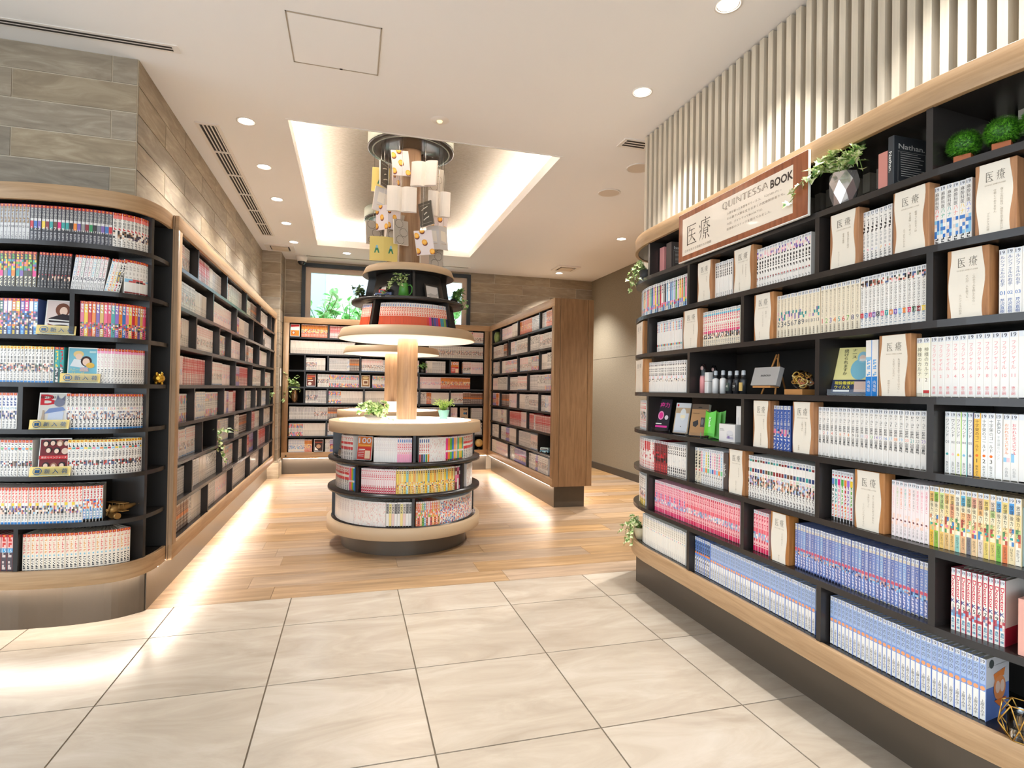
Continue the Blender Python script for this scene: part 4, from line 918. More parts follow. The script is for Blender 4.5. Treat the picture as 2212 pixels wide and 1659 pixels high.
# ------------------------------------------------------------------ bookcase L: long straight case along the left stone wall
LP = Path([(-0.955, 3.585 + 4.40 * k / 30) for k in range(31)])
LDIV = {7: [429.3, 491.1, 533, 563.2, 586.2], 6: [461.4, 511.9, 547.9, 568.7], 5: [424.8, 474.5, 499.4, 529.9, 560.4, 584], 4: [457.8, 509.1, 545.2, 572],
        3: [420.1, 483.9, 527.4, 551.8, 564.3, 582.4], 2: [437.3, 468.7, 505.3, 543, 569], 1: [415.4, 480.6, 514.7, 533, 556, 581], 0: [449.2, 501.9, 539.9, 567.7]}
LC = Case('long_bookcase', 'long straight dark bookcase with oak frame along the left stone wall', 'long bookcase', LP, [(-1.152, 7.981), (-1.152, 3.589)],
          [(-1.04, 3.462), (-1.04, 7.96), (-1.148, 7.96), (-1.148, 3.462)], LDIV, stile=0.075, depth=0.195, base=(-1.05, 5.7, 0), recess=0.055)
part('side_board', MB().box(-0.984, -0.9762, 3.5845, 3.602, ZBOT, ZUP), M['oak_up'], LC.root)
def fill(case, styles, skip=(), seed=0, stile=0.0, wbook=0.0135, gaps=None):
    """books in every compartment between the dividers of a far case"""
    rng = random.Random(seed)
    for row in range(8):
        ds = [stile] + sorted(case.div.get(row, [])) + [case.path.len - stile]
        for ci, (a, b) in enumerate(zip(ds, ds[1:])):
            if (row, ci) in skip or b - a < 0.07: continue
            a2, b2 = a + 0.014, b - 0.014
            span = b2 - a2
            full = rng.random()
            k = rng.choice([1, 1, 2]) if span < 0.25 else rng.choice([2, 2, 3, 3, 4])
            cuts = sorted([a2, a2 + span * (1 if full > .22 else rng.uniform(.75, .95))] + [a2 + span * rng.uniform(.2, .7) for _ in range(k - 1)])
            segs = []
            for p, q in zip(cuts, cuts[1:]):
                for g0, g1 in (gaps or {}).get(row, []):
                    g0, g1 = case.px(row, g0), case.px(row, g1)
                    if g1 > p and g0 < q:
                        if g0 - p > .015: segs.append((p, g0))
                        p = max(p, g1)
                if q - p > .012: segs.append((p, q))
            for p, q in segs:
                n = max(1, int((q - p) / (wbook * rng.uniform(.9, 1.15))))
                if q - p < 0.012: continue
                run(case, row, p, q, n, rng.choice(styles), px=False, seed=seed + ci, depth=0.115, scale=rng.uniform(.97, 1.04))
PALE = [GEN[k] for k in (0, 1, 2, 2, 6, 8, 8, 9, 11, 0, 2, 6, 8, 1, 9, 3, 4, 7, 10)]
fill(LC, PALE, seed=5, stile=0.075, skip={(2, 1), (6, 3), (3, 6)})
# ------------------------------------------------------------------ bookcase B: along the back wall, under the window
BP = Path([(-0.905 + 2.9 * k / 24, 8.27) for k in range(25)])
BDIV = {7: [709.9, 985], 6: [], 5: [658.6, 708.6, 778.5, 850, 972.3], 4: [658.2, 777.9, 905], 3: [657, 707.3, 786, 906, 972], 2: [786, 905, 972], 1: [705, 790, 906, 972], 0: [1020.0, 790, 906]}
BC = Case('low_bookcase', 'dark bookcase with pale oak frame across the back under the window', 'back bookcase', BP, [(1.986, 8.455), (-0.901, 8.455)],
          [(-0.9, 8.37), (1.99, 8.37), (1.99, 8.45), (-0.9, 8.45)], BDIV, stile=0.075, depth=0.18, base=(0.5, 8.35, 0), recess=0.03)
fill(BC, PALE + [GEN[5], GEN[4], GEN[7]], seed=12, stile=0.075, skip={(5, 0), (4, 0), (3, 0), (0, 3)}, gaps={7: [(622, 651)], 4: [(658, 686), (776, 804)], 0: [(674, 702)], 5: [(905, 920), (970, 998)], 2: [(988, 1018)]})
part('cable_hole', MB().tube([(-0.845, 8.268, 0.262), (-0.845, 8.274, 0.262)], 0.013, 12), M['dark_slot'], BC.root)
# ------------------------------------------------------------------ bookcase P: free end case with a wooden end, right of the towers
PP = Path([(1.995, 8.268 - 2.818 * k / 20) for k in range(21)])
PDIV = {7: [1080.5, 1118.3, 1165.3], 6: [1098.4, 1140.1], 5: [1079.8, 1117.6, 1164.3], 4: [1097, 1138.8], 3: [1079.1, 1116.6, 1163], 2: [1095.8, 1137.6], 1: [1077.7, 1115.2, 1161.6], 0: [1096.8, 1136.7]}
PC = Case('end_bookcase', 'double sided dark bookcase with a wooden end panel standing free on the right', 'free standing bookcase', PP, [(2.215, 5.474), (2.215, 8.264)],
          [(2.048, 8.268), (2.048, 5.532), (2.386, 5.532), (2.386, 8.268)], PDIV, stile=0.075, depth=0.22, base=(2.2, 6.8, 0), recess=0.04)
for x0, x1 in ((1.997, 2.061), (2.065, 2.368), (2.372, 2.431)):
    part('end_board', MB().box(x0, x1, 5.448, 5.47, ZBOT, ZUP), M['end_wood'], PC.root)
part('rear_board', MB().box(2.217, 2.431, 5.472, 8.268, ZBOT, ZUP - .004), M['end_wood'], PC.root)
fill(PC, PALE + [GEN[5]], seed=31, stile=0.075, skip={(7, 0), (1, 3)})
# light strips under the overhanging rails (they wash the floor beside the kick plates)
def led(root, x0, x1, y0, y1, z=0.226):
    part('light_strip', MB().box(x0, x1, y0, y1, z - 0.006, z), M['led'], root, label='warm white light strip')
led(LC.root, -1.012, -0.998, 3.5, 7.95)
led(BC.root, -0.88, 1.98, 8.318, 8.332)
led(PC.root, 2.012, 2.026, 5.56, 8.25); led(PC.root, 2.398, 2.412, 5.6, 8.25)
part('light_strip', strip(MB(), FP, 0.055, 0.067, 0.222, 0.228, 0.1, FP.len - 0.03), M['led'], FC.root, label='warm white light strip')

# ------------------------------------------------------------------ round book towers with the lamp and the hanging books
class Tower:
    def __init__(s, name, label, cx, cy, detail=True):
        s.c = (cx, cy); s.root = r = thing(name, label, 'display stand', (cx, cy, 0))
        L = lambda prof, seg=72: MB().lathe(prof, cx, cy, seg, closed=True)
        part('base_drum', MB().lathe([(0.494, 0), (0.494, 0.132)], cx, cy, 72), M['kick'], r)
        part('lower_rim', L([(0.30, 0.13), (0.60, 0.13), (0.604, 0.134), (0.604, 0.212), (0.60, 0.216), (0.30, 0.216)]), M['tan'], r)
        part('shelf_floor', L([(0.28, 0.2165), (0.572, 0.2165), (0.572, 0.219), (0.28, 0.219)]), M['black'], r)
        for z in (0.432, 0.658): part('shelf', L([(0.28, z), (0.60, z), (0.602, z + .012), (0.60, z + .024), (0.28, z + .024)]), M['black'], r)
        part('inner_drum', MB().lathe([(0.38, 0.219), (0.38, 0.885)], cx, cy, 48), M['black_back'], r)
        part('table_rim', L([(0.3, 0.878), (0.598, 0.878), (0.602, 0.882), (0.602, 0.958), (0.598, 0.962), (0.525, 0.962), (0.525, 0.95), (0.3, 0.95)]), M['tan'], r)
        part('table_added_glow', MB().lathe([(0.524, 0.963), (0.0005, 0.963)], cx, cy, 72), emitter('table_added_glow', (255, 246, 234), 1.5), r, label='white table panel with added glow')  # emission added to the lamp-lit white top, also lifts the ceiling
        part('column', MB().lathe([(0.082, 0.964), (0.082, 3.2)], cx, cy, 40), M['column_wood'], r)
        part('lamp_disc', L([(0.205, 1.606), (0.546, 1.605), (0.548, 1.609), (0.522, 1.674), (0.516, 1.678), (0.205, 1.678)]), M['tan'], r)
        part('lamp_underside', MB().lathe([(0.538, 1.6035), (0.2, 1.6035)], cx, cy, 72), P('lamp_underside', (246, 232, 216), 0.6), r)
        part('lamp_well', MB().lathe([(0.2, 1.604), (0.2, 1.65)], cx, cy, 48), M['white'], r)
        part('lamp_ring', MB().lathe([(0.2, 1.65), (0.083, 1.65)], cx, cy, 48), emitter('lamp_ring', (255, 240, 224), 4.6), r, label='glowing lamp ring')
        part('mid_shelf', L([(0.2, 1.879), (0.447, 1.879), (0.449, 1.89), (0.447, 1.90), (0.2, 1.90)]), M['black'], r)
        part('cone_core', MB().lathe([(0.34, 1.679), (0.255, 2.112)], cx, cy, 48), M['black_back'], r)
        part('cap_rim', L([(0.2, 2.112), (0.366, 2.110), (0.369, 2.114), (0.346, 2.168), (0.34, 2.172), (0.2, 2.172)]), M['tan'], r)
        part('cap_underside', MB().lathe([(0.362, 2.1095), (0.25, 2.1095)], cx, cy, 60), M['black'], r)
        part('ceiling_disc', L([(0.10, 3.139), (0.335, 3.139), (0.347, 3.145), (0.347, 3.158), (0.10, 3.158)]), M['black'], r)
        part('disc_groove', L([(0.302, 3.1378), (0.312, 3.1378), (0.312, 3.139), (0.302, 3.139)]), P('groove_grey', (150, 156, 146), 0.5), r)
        part('ceiling_drum', L([(0.1, 3.158), (0.345, 3.158), (0.345, 3.269), (0.1, 3.269)]), P('drum_grey_green', (176, 184, 172), 0.5), r)
        s.levels = []
        for z, ztop, ro, tilt in ((0.219, 0.432, 0.572, 0), (0.456, 0.658, 0.572, 0), (0.682, 0.878, 0.572, 0), (1.679, 1.879, 0.475, .20), (1.90, 2.11, 0.375, .17)):
            s.levels.append((z, ztop, ro, tilt))
    def path(s, r):
        return Path([(s.c[0] + r * math.cos(a), s.c[1] + r * math.sin(a)) for a in [PI / 2 + 2 * PI * k / 96 for k in range(97)]])
    def divider(s, lev, d_ang, inner=None):
        z, ztop, ro, tilt = s.levels[lev]; inner = inner or (0.38 if lev < 3 else 0.27)
        a = d_ang; u = Vector((math.cos(a), math.sin(a))); v = Vector((-u.y, u.x)) * 0.009
        lo, hi = ro - .006, ro - .006 - tilt * (ztop - z) / 1.0 * 1.05
        mb = MB(); c = Vector(s.c)
        P0, P1, P2 = c + u * inner, c + u * lo, c + u * hi
        mb.v = [(*(P0 - v), z), (*(P1 - v), z), (*(P2 - v), ztop), (*(P0 - v), ztop), (*(P0 + v), z), (*(P1 + v), z), (*(P2 + v), ztop), (*(P0 + v), ztop)]
        for f_ in ((0, 1, 2, 3), (7, 6, 5, 4), (0, 4, 5, 1), (1, 5, 6, 2), (2, 6, 7, 3), (3, 7, 4, 0)): mb.face(f_)
        part('divider', mb, M['black'], s.root)
TX, TY = 0.437, 4.655
T1 = Tower('book_tower', 'front round two-tier book tower with glowing table and tan rims', TX, TY)
T2 = Tower('book_tower', 'second round book tower standing behind the front tower', 0.452, 6.69)
class TLevel:
    pass
def tower_case(t, lev, short):
    k = TLevel(); z, ztop, ro, tilt = t.levels[lev]
    k.path = t.path(ro); k.recess = 0.03; k.short = short; k.z = z
    k.frame = lambda d, off, zz: Case.frame(k, d, off, zz)
    return k
def t_ang(t, lev, px):
    z, ztop, ro, tilt = t.levels[lev]; p = t.path(ro); d = p.s_of_px(px, (z + ztop) / 2, 0.0)
    return PI / 2 + 2 * PI * d / p.len
LV = [tower_case(T1, i, 'front tower') for i in range(5)]
for lev, pxs in ((0, [893]), (1, [769, 1002]), (2, [895.5]), (3, [800, 978]), (4, [895])):
    for px in pxs: T1.divider(lev, t_ang(T1, lev, px))
for lev, angs in ((0, (0, PI / 3, 2 * PI / 3, PI)), (1, (.5, 1.5, 2.6)), (2, (0, 1.0, 2.1, PI)), (3, (.4, 1.4, 2.4)), (4, (0.3, 1.6, 2.8))):
    for a in angs: T1.divider(lev, a)
for lev in range(5):
    for k in range(6): T2.divider(lev, k * PI / 3 + lev * .5)
def isl(lev, a, b, n, s, desc, **k):
    run(LV[lev], 7, a, b, n, s, desc, z=LV[lev].z, depth=0.115, **k)
isl(2, 737, 762, 7, 'i_redwhite', 'white and red comic'); isl(2, 807, 858, 12, 'i_white', 'plain white comic'); isl(2, 858, 890, 7, 'i_pink', 'pink footed comic')
isl(2, 905, 928, 5, 'i_red5', 'red titled comic'); isl(2, 928, 963, 8, 'i_speck', 'speckled white comic'); isl(2, 963, 1001, 10, 'i_vivid', 'vivid single colour comic'); isl(2, 1001, 1025, 8, 'i_redwhite', 'red and white comic')
isl(1, 723, 754, 11, 'i_redwhite', 'white comic with red'); isl(1, 755, 766, 4, 'i_vivid', 'bright comic'); isl(1, 780, 855, 16, 'i_pinkred', 'pink and crimson comic'); isl(1, 856, 982, 27, 'i_yellow', 'yellow mixed comic'); isl(1, 983, 998, 4, 'i_dark', 'dark red comic'); isl(1, 1008, 1025, 7, 'i_speck', 'speckled comic')
isl(0, 721, 763, 10, 'i_white', 'plain white comic'); isl(0, 764, 833, 14, 'i_speck', 'white comic with flecks'); isl(0, 834, 889, 9, 'i_grey', 'grey and cream comic'); isl(0, 898, 950, 12, 'i_mix', 'orange and green comic'); isl(0, 951, 1024, 24, 'i_busy', 'busy red and blue comic')
isl(3, 776, 797, 8, 'i_orange', 'orange footed comic', tilt=-.19); isl(3, 817, 969, 29, 'i_orange', 'red and white comic', tilt=-.19)
T2L = [tower_case(T2, i, 'rear tower') for i in range(5)]
for lev in range(3):
    p = T2L[lev].path
    for k in range(6):
        a = (k * PI / 3 + lev * .5 - PI / 2) / (2 * PI) % 1 * p.len
        run(T2L[lev], 7, a + .03, a + p.len / 6 - .04, 30, GEN[(k * 3 + lev) % len(GEN)], px=False, z=T2L[lev].z, depth=.115) if a + p.len / 6 - .04 < p.len else None
# ------------------------------------------------------------------ small flat pictures
def art(mb, items, w, h, m, y0=-0.0006):
    """flat print: ITEMS in the unit square, laid on the local X-Z plane of M, facing -Y"""
    y = y0
    for it in items:
        n = len(mb.v); k = it[0]
        if k == 'r': pts = [(it[1], it[3]), (it[2], it[3]), (it[2], it[4]), (it[1], it[4])]
        elif k == 'e': pts = [(it[1] + it[3] * math.cos(2 * PI * a / 20), it[2] + it[4] * math.sin(2 * PI * a / 20)) for a in range(20)]
        elif k == 'p': pts = it[1]
        if k == 't':
            _, text, cx, cy, tw, th, col, *o = it
            rot = 'rot' in o
            b = MB(); text_mb(vert(text) if 'v' in o else text, tw * w, th * h, col, rot, .015 if 'b' in o else 0.0, fit='f' in o, org=((cx - .5) * w, cy * h), mb=b, y=y)
            mb.add(b, m)
        else:
            mb.v += [tuple(m @ Vector(((x - .5) * w, y, z * h))) for x, z in pts]
            mb.face(range(n, n + len(pts)), lin(it[-1]))
        y -= 0.00035
    return mb
def loc_of(m): return m.to_translation()
def shift(m, x=0, y=0, z=0): return m @ Matrix.Translation((x, y, z))
RX = lambda a: Matrix.Rotation(a, 4, 'X')
RY = lambda a: Matrix.Rotation(a, 4, 'Y')
RZ = lambda a: Matrix.Rotation(a, 4, 'Z')
TRi = lambda x, y, z: Matrix.Translation((x, y, z))
def mbox(m, x0, x1, y0, y1, z0, z1, col=None): return MB().box(x0, x1, y0, y1, z0, z1, col, m)

# two kanji drawn stroke by stroke (thin rules, heavy verticals), in a unit square: (x0, y0, w0, x1, y1, w1)
def strokes(lst, mb, w, h, ox, oz, y, m, col, wt=1.0):
    c = lin(col)
    for s in lst:
        pts, ws = s
        L, Rr = [], []
        for i, (x, z) in enumerate(pts):
            a = Vector(pts[max(i - 1, 0)]); b = Vector(pts[min(i + 1, len(pts) - 1)]); t = (b - a).normalized(); nn = Vector((-t.y, t.x)); wd = ws[i] * wt / 2
            L.append((x + nn.x * wd, z + nn.y * wd)); Rr.append((x - nn.x * wd, z - nn.y * wd))
        for i in range(len(pts) - 1):
            n = len(mb.v)
            for x, z in (L[i], Rr[i], Rr[i + 1], L[i + 1]): mb.v.append(tuple(m @ Vector((ox + (x - .5) * w, y, oz + (z - .5) * h))))
            mb.face((n, n + 1, n + 2, n + 3), c)
K_I = [([(.12, .90), (.88, .90)], [.028, .028]), ([(.80, .915), (.90, .90)], [.05, .01]), ([(.15, .91), (.15, .06)], [.05, .06]), ([(.15, .10), (.92, .10)], [.028, .03]), ([(.84, .125), (.94, .10)], [.05, .01]),
       ([(.38, .83), (.34, .72), (.25, .60)], [.055, .035, .012]), ([(.33, .70), (.78, .70)], [.026, .026]), ([(.24, .48), (.84, .48)], [.026, .026]), ([(.75, .495), (.85, .48)], [.05, .01]),
       ([(.53, .70), (.53, .48), (.46, .32), (.26, .18)], [.05, .046, .036, .01]), ([(.55, .44), (.66, .30), (.82, .17)], [.014, .045, .07])]
K_RYO = [([(.56, .99), (.60, .90)], [.05, .05]), ([(.22, .87), (.94, .87)], [.026, .026]), ([(.86, .885), (.96, .87)], [.05, .01]), ([(.24, .87), (.24, .45), (.19, .24), (.07, .06)], [.046, .044, .036, .01]),
         ([(.08, .74), (.14, .62)], [.02, .055]), ([(.05, .38), (.15, .46), (.23, .50)], [.012, .04, .02]),
         ([(.36, .76), (.86, .76)], [.024, .024]), ([(.60, .86), (.56, .72), (.48, .60), (.33, .50)], [.045, .04, .03, .01]), ([(.62, .74), (.74, .60), (.94, .50)], [.012, .04, .06]),
         ([(.42, .68), (.49, .63)], [.015, .045]), ([(.78, .72), (.71, .65)], [.04, .015]),
         ([(.44, .52), (.44, .29)], [.04, .04]), ([(.76, .52), (.76, .29)], [.044, .044]), ([(.44, .51), (.76, .51)], [.022, .022]), ([(.44, .41), (.76, .41)], [.022, .022]), ([(.44, .31), (.76, .31)], [.022, .022]),
         ([(.60, .31), (.60, .06), (.52, .09)], [.05, .046, .012]), ([(.45, .24), (.40, .15), (.31, .07)], [.045, .03, .01]), ([(.72, .24), (.80, .16), (.88, .07)], [.014, .04, .055])]

# ------------------------------------------------------------------ leaves and plants
def leaf_mesh(kind, mat, size):
    if kind == 'ivy': o = [(0, 0), (.22, .02), (.50, .10), (.36, .30), (.52, .50), (.24, .55), (0, 1.0), (-.24, .55), (-.52, .50), (-.36, .30), (-.50, .10), (-.22, .02)]
    elif kind == 'oval': o = [(0, 0), (.24, .15), (.36, .42), (.26, .74), (0, 1.0), (-.26, .74), (-.36, .42), (-.24, .15)]
    else: o = [(0, 0), (.10, .3), (.06, .7), (0, 1.0), (-.06, .7), (-.10, .3)]
    m = MB(); n = len(o)
    m.v = [(x * size, y * size, (abs(x) * .35 - .18 * y * y) * size) for x, y in o] + [(0, .45 * size, -.02 * size)]
    for i in range(n): m.face((i, (i + 1) % n, n))
    return m.mesh('leaf', mat)
def leaf_mat(name, c0, c1, c2, sc=60):
    k = Nodes(name); oi = k.n('ShaderNodeObjectInfo'); tc = k.n('ShaderNodeTexCoord'); ad = k.n('ShaderNodeVectorMath', operation='ADD')
    cb = k.n('ShaderNodeVectorMath', operation='SCALE'); cb.inputs[0].default_value = (9, 7, 5); k.l(oi.outputs['Random'], cb.inputs['Scale'])
    k.l(tc.outputs['Object'], ad.inputs[0]); k.l(cb.outputs[0], ad.inputs[1])
    nz = k.n('ShaderNodeTexNoise', Scale=sc, Detail=1.5); k.l(ad.outputs[0], nz.inputs['Vector'])
    rp = k.n('ShaderNodeValToRGB'); k.l(nz.outputs['Fac'], rp.inputs[0]); e = rp.color_ramp.elements
    e[0].position = .38; e[0].color = rgba(c0); e[1].position = .62; e[1].color = rgba(c2); x = e.new(.5); x.color = rgba(c1)
    k.l(rp.outputs[0], k.b.inputs['Base Color']); k.b.inputs['Roughness'].default_value = .45
    k.b.inputs['Subsurface Weight'].default_value = 0.0
    return k.m
LM = {'varieg': leaf_mat('leaf_variegated', (78, 120, 52), (170, 190, 110), (236, 236, 196)), 'green': leaf_mat('leaf_green', (64, 110, 48), (104, 150, 74), (150, 184, 110)),
      'light': leaf_mat('leaf_light', (120, 160, 84), (170, 196, 124), (206, 220, 164)), 'lime': leaf_mat('leaf_lime', (130, 170, 60), (170, 204, 84), (204, 224, 120)), 'dark': leaf_mat('leaf_dark', (34, 60, 34), (62, 92, 50), (120, 140, 88)),
      'outside': leaf_mat('leaf_outside', (120, 196, 104), (160, 222, 140), (196, 238, 176), 20)}
STEM = P('plant_stem', (112, 132, 64), 0.6)
SOIL = P('potting_soil', (70, 54, 40), 0.95)
def plant(root, origin, stems, kind, mat, size, per=7, seed=1, separate=True, spread=.5, stem_r=.0014):
    """STEMS: point lists relative to ORIGIN; leaves sit along them on both sides"""
    rng = random.Random(seed); me = [leaf_mesh(kind, LM[mat], size * f) for f in (.8, 1.0, 1.2)]
    joined = MB(); sm = MB()
    base = root.location
    for pts in stems:
        P_ = [Vector(origin) + Vector(p) for p in pts]
        fine = spline([tuple(p) for p in P_], 5) if len(P_) > 2 else [tuple(p) for p in P_]
        sm.tube(fine, stem_r, 5)
        fv = [Vector(p) for p in fine]
        for k in range(per):
            t = (k + .6 + rng.uniform(-.3, .3)) / per * (len(fv) - 1); i = min(int(t), len(fv) - 2)
            p = fv[i].lerp(fv[i + 1], t - i); d = (fv[i + 1] - fv[i]).normalized()
            dirv = (Vector((rng.uniform(-1, 1), rng.uniform(-1, 1), rng.uniform(-.5, .9))).normalized() * spread + d * .5).normalized()
            z = Vector((rng.uniform(-.5, .5), rng.uniform(-.9, .1), 1.0)).normalized(); x = dirv.cross(z).normalized(); z = x.cross(dirv)
            m = Matrix(((x.x, dirv.x, z.x, p.x), (x.y, dirv.y, z.y, p.y), (x.z, dirv.z, z.z, p.z), (0, 0, 0, 1)))
            mm = rng.choice(me)
            if separate:
                o = raw('leaf', mm, root); o.matrix_local = Matrix.Translation(-base) @ m
            else:
                n = len(joined.v); joined.v += [tuple(m @ v.co) for v in mm.vertices]
                for q in mm.polygons: joined.face([n + j for j in q.vertices])
    part('stem', sm, STEM, root)
    if not separate:
        part('foliage', joined, LM[mat], root)['kind'] = 'stuff'
def drape(n, reach, drop, seed, rise=.05, ang0=0, ang1=2 * PI):
    rng = random.Random(seed); out = []
    for k in range(n):
        a = ang0 + (ang1 - ang0) * (k + rng.uniform(.1, .9)) / n; r = reach * rng.uniform(.5, 1.05); up = rise * rng.uniform(.5, 1.3); dn = drop * rng.uniform(.3, 1.1)
        c, s_ = math.cos(a), math.sin(a)
        out.append([(0, 0, 0), (c * r * .45, s_ * r * .45, up), (c * r * .85, s_ * r * .85, up - dn * .3), (c * r, s_ * r, up - dn)])
    return out

# ------------------------------------------------------------------ signs and plaques on the curved bookcase
d0, d1 = RP.s_of_px(1467, 2.02, -0.012), RP.s_of_px(1746, 2.02, -0.012)
SW, SH, SZ = d1 - d0, 0.25, 1.893
ms = RC.frame((d0 + d1) / 2, -0.013, SZ)
t = thing('sign_board', 'long cream sign with wooden border and lettering hung on the upper rail', 'sign', loc_of(ms))
part('board', mbox(ms, -SW / 2, SW / 2, 0, .012, 0, SH), P('sign_edge_white', (240, 236, 228), .5), t)
part('border', mbox(ms, -SW / 2, SW / 2, -.0006, 0, 0.004, SH - .002), grained('sign_wood_print', (120, 62, 36), (166, 96, 58), 5, .25, 5, axis=(7, 7, .6), coat=.3), t)
part('sign_face', mbox(ms, -SW / 2 + .035, SW / 2 - .075, -.0011, -.0006, .03, SH - .03), P('sign_face_cream', (236, 222, 204), .28, coat=.3), t)
mb = MB()
GB = (84, 70, 58)
strokes(K_I, mb, .1, .115, -SW / 2 + .115, .125, -.0016, ms, GB, 1.15); strokes(K_RYO, mb, .1, .115, -SW / 2 + .225, .125, -.0016, ms, GB, 1.15)
def put(text, cx, cz, w, h, col, bold=0.0):
    mb.add(text_mb(text, w, h, col, False, bold, org=(cx, cz), y=-.0016), ms)
put('日本を支える英雄たちの物語', -SW / 2 + .17, .05, .22, .013, (150, 132, 112))
put('ℚ𝕌𝕀ℕ𝕋𝔼𝕊𝕊𝔸', .075, .185, .30, .036, (130, 112, 94))
put('BOOK', .30, .183, .125, .036, (72, 60, 52), .03)
for k, (s_, ww) in enumerate((('人類を襲った未曽有のウィルス、「COVID-19」。', .34), ('その裏で人類を支える多くの医療関係者たち。', .36), ('今回、クインテッサBOOKでは、', .235), ('医療系のコミックを揃えてみました。', .285))):
    put(s_, .02 + ww / 2 - .06, .145 - .024 * k, ww, .0115, (150, 132, 114))
part('lettering', mb, M['print'], t)

def plaque(row, a, b, lines, label, h=.2):
    off = RC.recess - .022
    s0, s1 = RC.px(row, a, off, .1), RC.px(row, b, off, .1)
    w = s1 - s0; m = RC.frame((s0 + s1) / 2, off, ZS[row])
    t = thing('plaque', label, 'sign', loc_of(m), 'wooden plaques among the comics')
    part('block', mbox(m, -w / 2, w / 2, .0015, .05, 0, h), M['wood_block'], t, bevel=.003)
    cw = w * .80; e = []
    N = 14
    rng = random.Random(row * 9 + int(a)); ph = rng.uniform(0, 6)
    le = [(-cw / 2 + .004 * math.sin(ph + 6.5 * i / N) - w * .02, .001 + (h - .003) * i / N) for i in range(N + 1)]; ri = [(cw / 2 * .93 + .004 * math.sin(ph + 2 + 7 * i / N), .001 + (h - .003) * i / N) for i in range(N + 1)]
    mb = MB(); o = le + ri[::-1]; n = len(o)
    mb.v = [tuple(m @ Vector((x, 0, z))) for x, z in o] + [tuple(m @ Vector((x, .0016, z))) for x, z in o]
    for i in range(N):
        mb.face((i, n - 1 - i, n - 2 - i, i + 1))
    for i in range(n):
        j = (i + 1) % n; mb.face((j, i, n + i, n + j))
    part('card', mb, M['card'], t)
    mb = MB(); g = (96, 88, 76); kw = cw * .27
    strokes(K_I, mb, kw, .031, -cw * .17, h - .04, -.0006, m, g, 1.2); strokes(K_RYO, mb, kw, .031, cw * .17, h - .04, -.0006, m, g, 1.2)
    mb.add(text_mb('日本を支える英雄たちの物語', cw * .62, .0045, (176, 164, 146), org=(0, h - .063), y=-.0006), m)
    for k, ln in enumerate(lines):
        last = k == len(lines) - 1
        ch = .0072; hh = ch * len(ln)
        if hh > .115: hh = .115
        top = h - .078 if not last else h - .078 - max(0, .112 - hh)
        mb.add(text_mb(vert(ln), min(.0075, cw * .09), hh, (172, 160, 142), org=(cw * .2 - cw * .2 * k, top - hh / 2), y=-.0006), m)
    part('lettering', mb, M['print'], t)
plaque(6, 1506, 1537, ['命を救う', '若い医者たち'], 'wooden plaque with cream card before the white comics with black capitals, second shelf')
plaque(6, 1584, 1626, ['赤ん坊が生まれる', 'それは奇跡だ', '産科の物語'], 'wooden plaque with cream card before the red diamond comics, second shelf')
plaque(6, 1792, 1854, ['医者が諦めた時が', '患者の最期', 'さいごってこと'], 'wooden plaque with cream card before the coloured oval comics, second shelf')
plaque(6, 1929, 2006, ['医者って生きモノは', 'ある意味、人であって', '人ではないからね…'], 'wooden plaque with cream card before the six blue figure comics, second shelf')
plaque(6, 2106, 2196, ['僕ら小児科医は、病気を治す事だけが', '仕事じゃありません', 'プラタナスの実'], 'large wooden plaque with cream card below the topiary balls, second shelf at picture edge')
plaque(5, 1369, 1392, ['人を癒す', 'ことば'], 'wooden plaque with cream card at the rounded tip, third shelf')
plaque(5, 1475, 1511, ['あなたの痛みを', '半分ください'], 'wooden plaque with cream card before the magenta band comics, third shelf')
plaque(5, 1628, 1669, ['医者って', 'いったいなんなんだ', 'よろしく'], 'wooden plaque with cream card before the large blue number comics, third shelf')
plaque(5, 2046, 2136, ['この手で人を殺したなら…', 'その分 人を救うと…', 'ルシフェルの右手'], 'large wooden plaque with cream card before the blue brush title comics, third shelf')
plaque(4, 1375, 1393, ['命と', 'むきあう'], 'wooden plaque with cream card at the rounded tip, fourth shelf')
plaque(4, 1898, 1966, ['私は病気を診ているのではない、', '人を診ているのだ。', '神様のカルテ'], 'wooden plaque with cream card before the faint pink title comics, fourth shelf')
plaque(3, 1626, 1662, ['患者にとって', '医者は最後の砦'], 'wooden plaque with cream card left of the deep blue comics, fifth shelf')
plaque(3, 1711, 1756, ['医者である前に', '人間であれ', '診療所'], 'wooden plaque with cream card right of the deep blue comics, fifth shelf')
plaque(2, 1573, 1608, ['人はだれでも', '生きたいと願う'], 'wooden plaque with cream card before the two box comics, sixth shelf')
plaque(2, 1845, 1909, ['またこの学校に戻って来れた', '今度はずっと', 'ここにいられますように'], 'wooden plaque with cream card and dark knot before the pale pink comics, sixth shelf')
plaque(1, 1664, 1703, ['メスを持つ手に', '誇りを'], 'wooden plaque with cream card before the blue red stripe comics, seventh shelf')

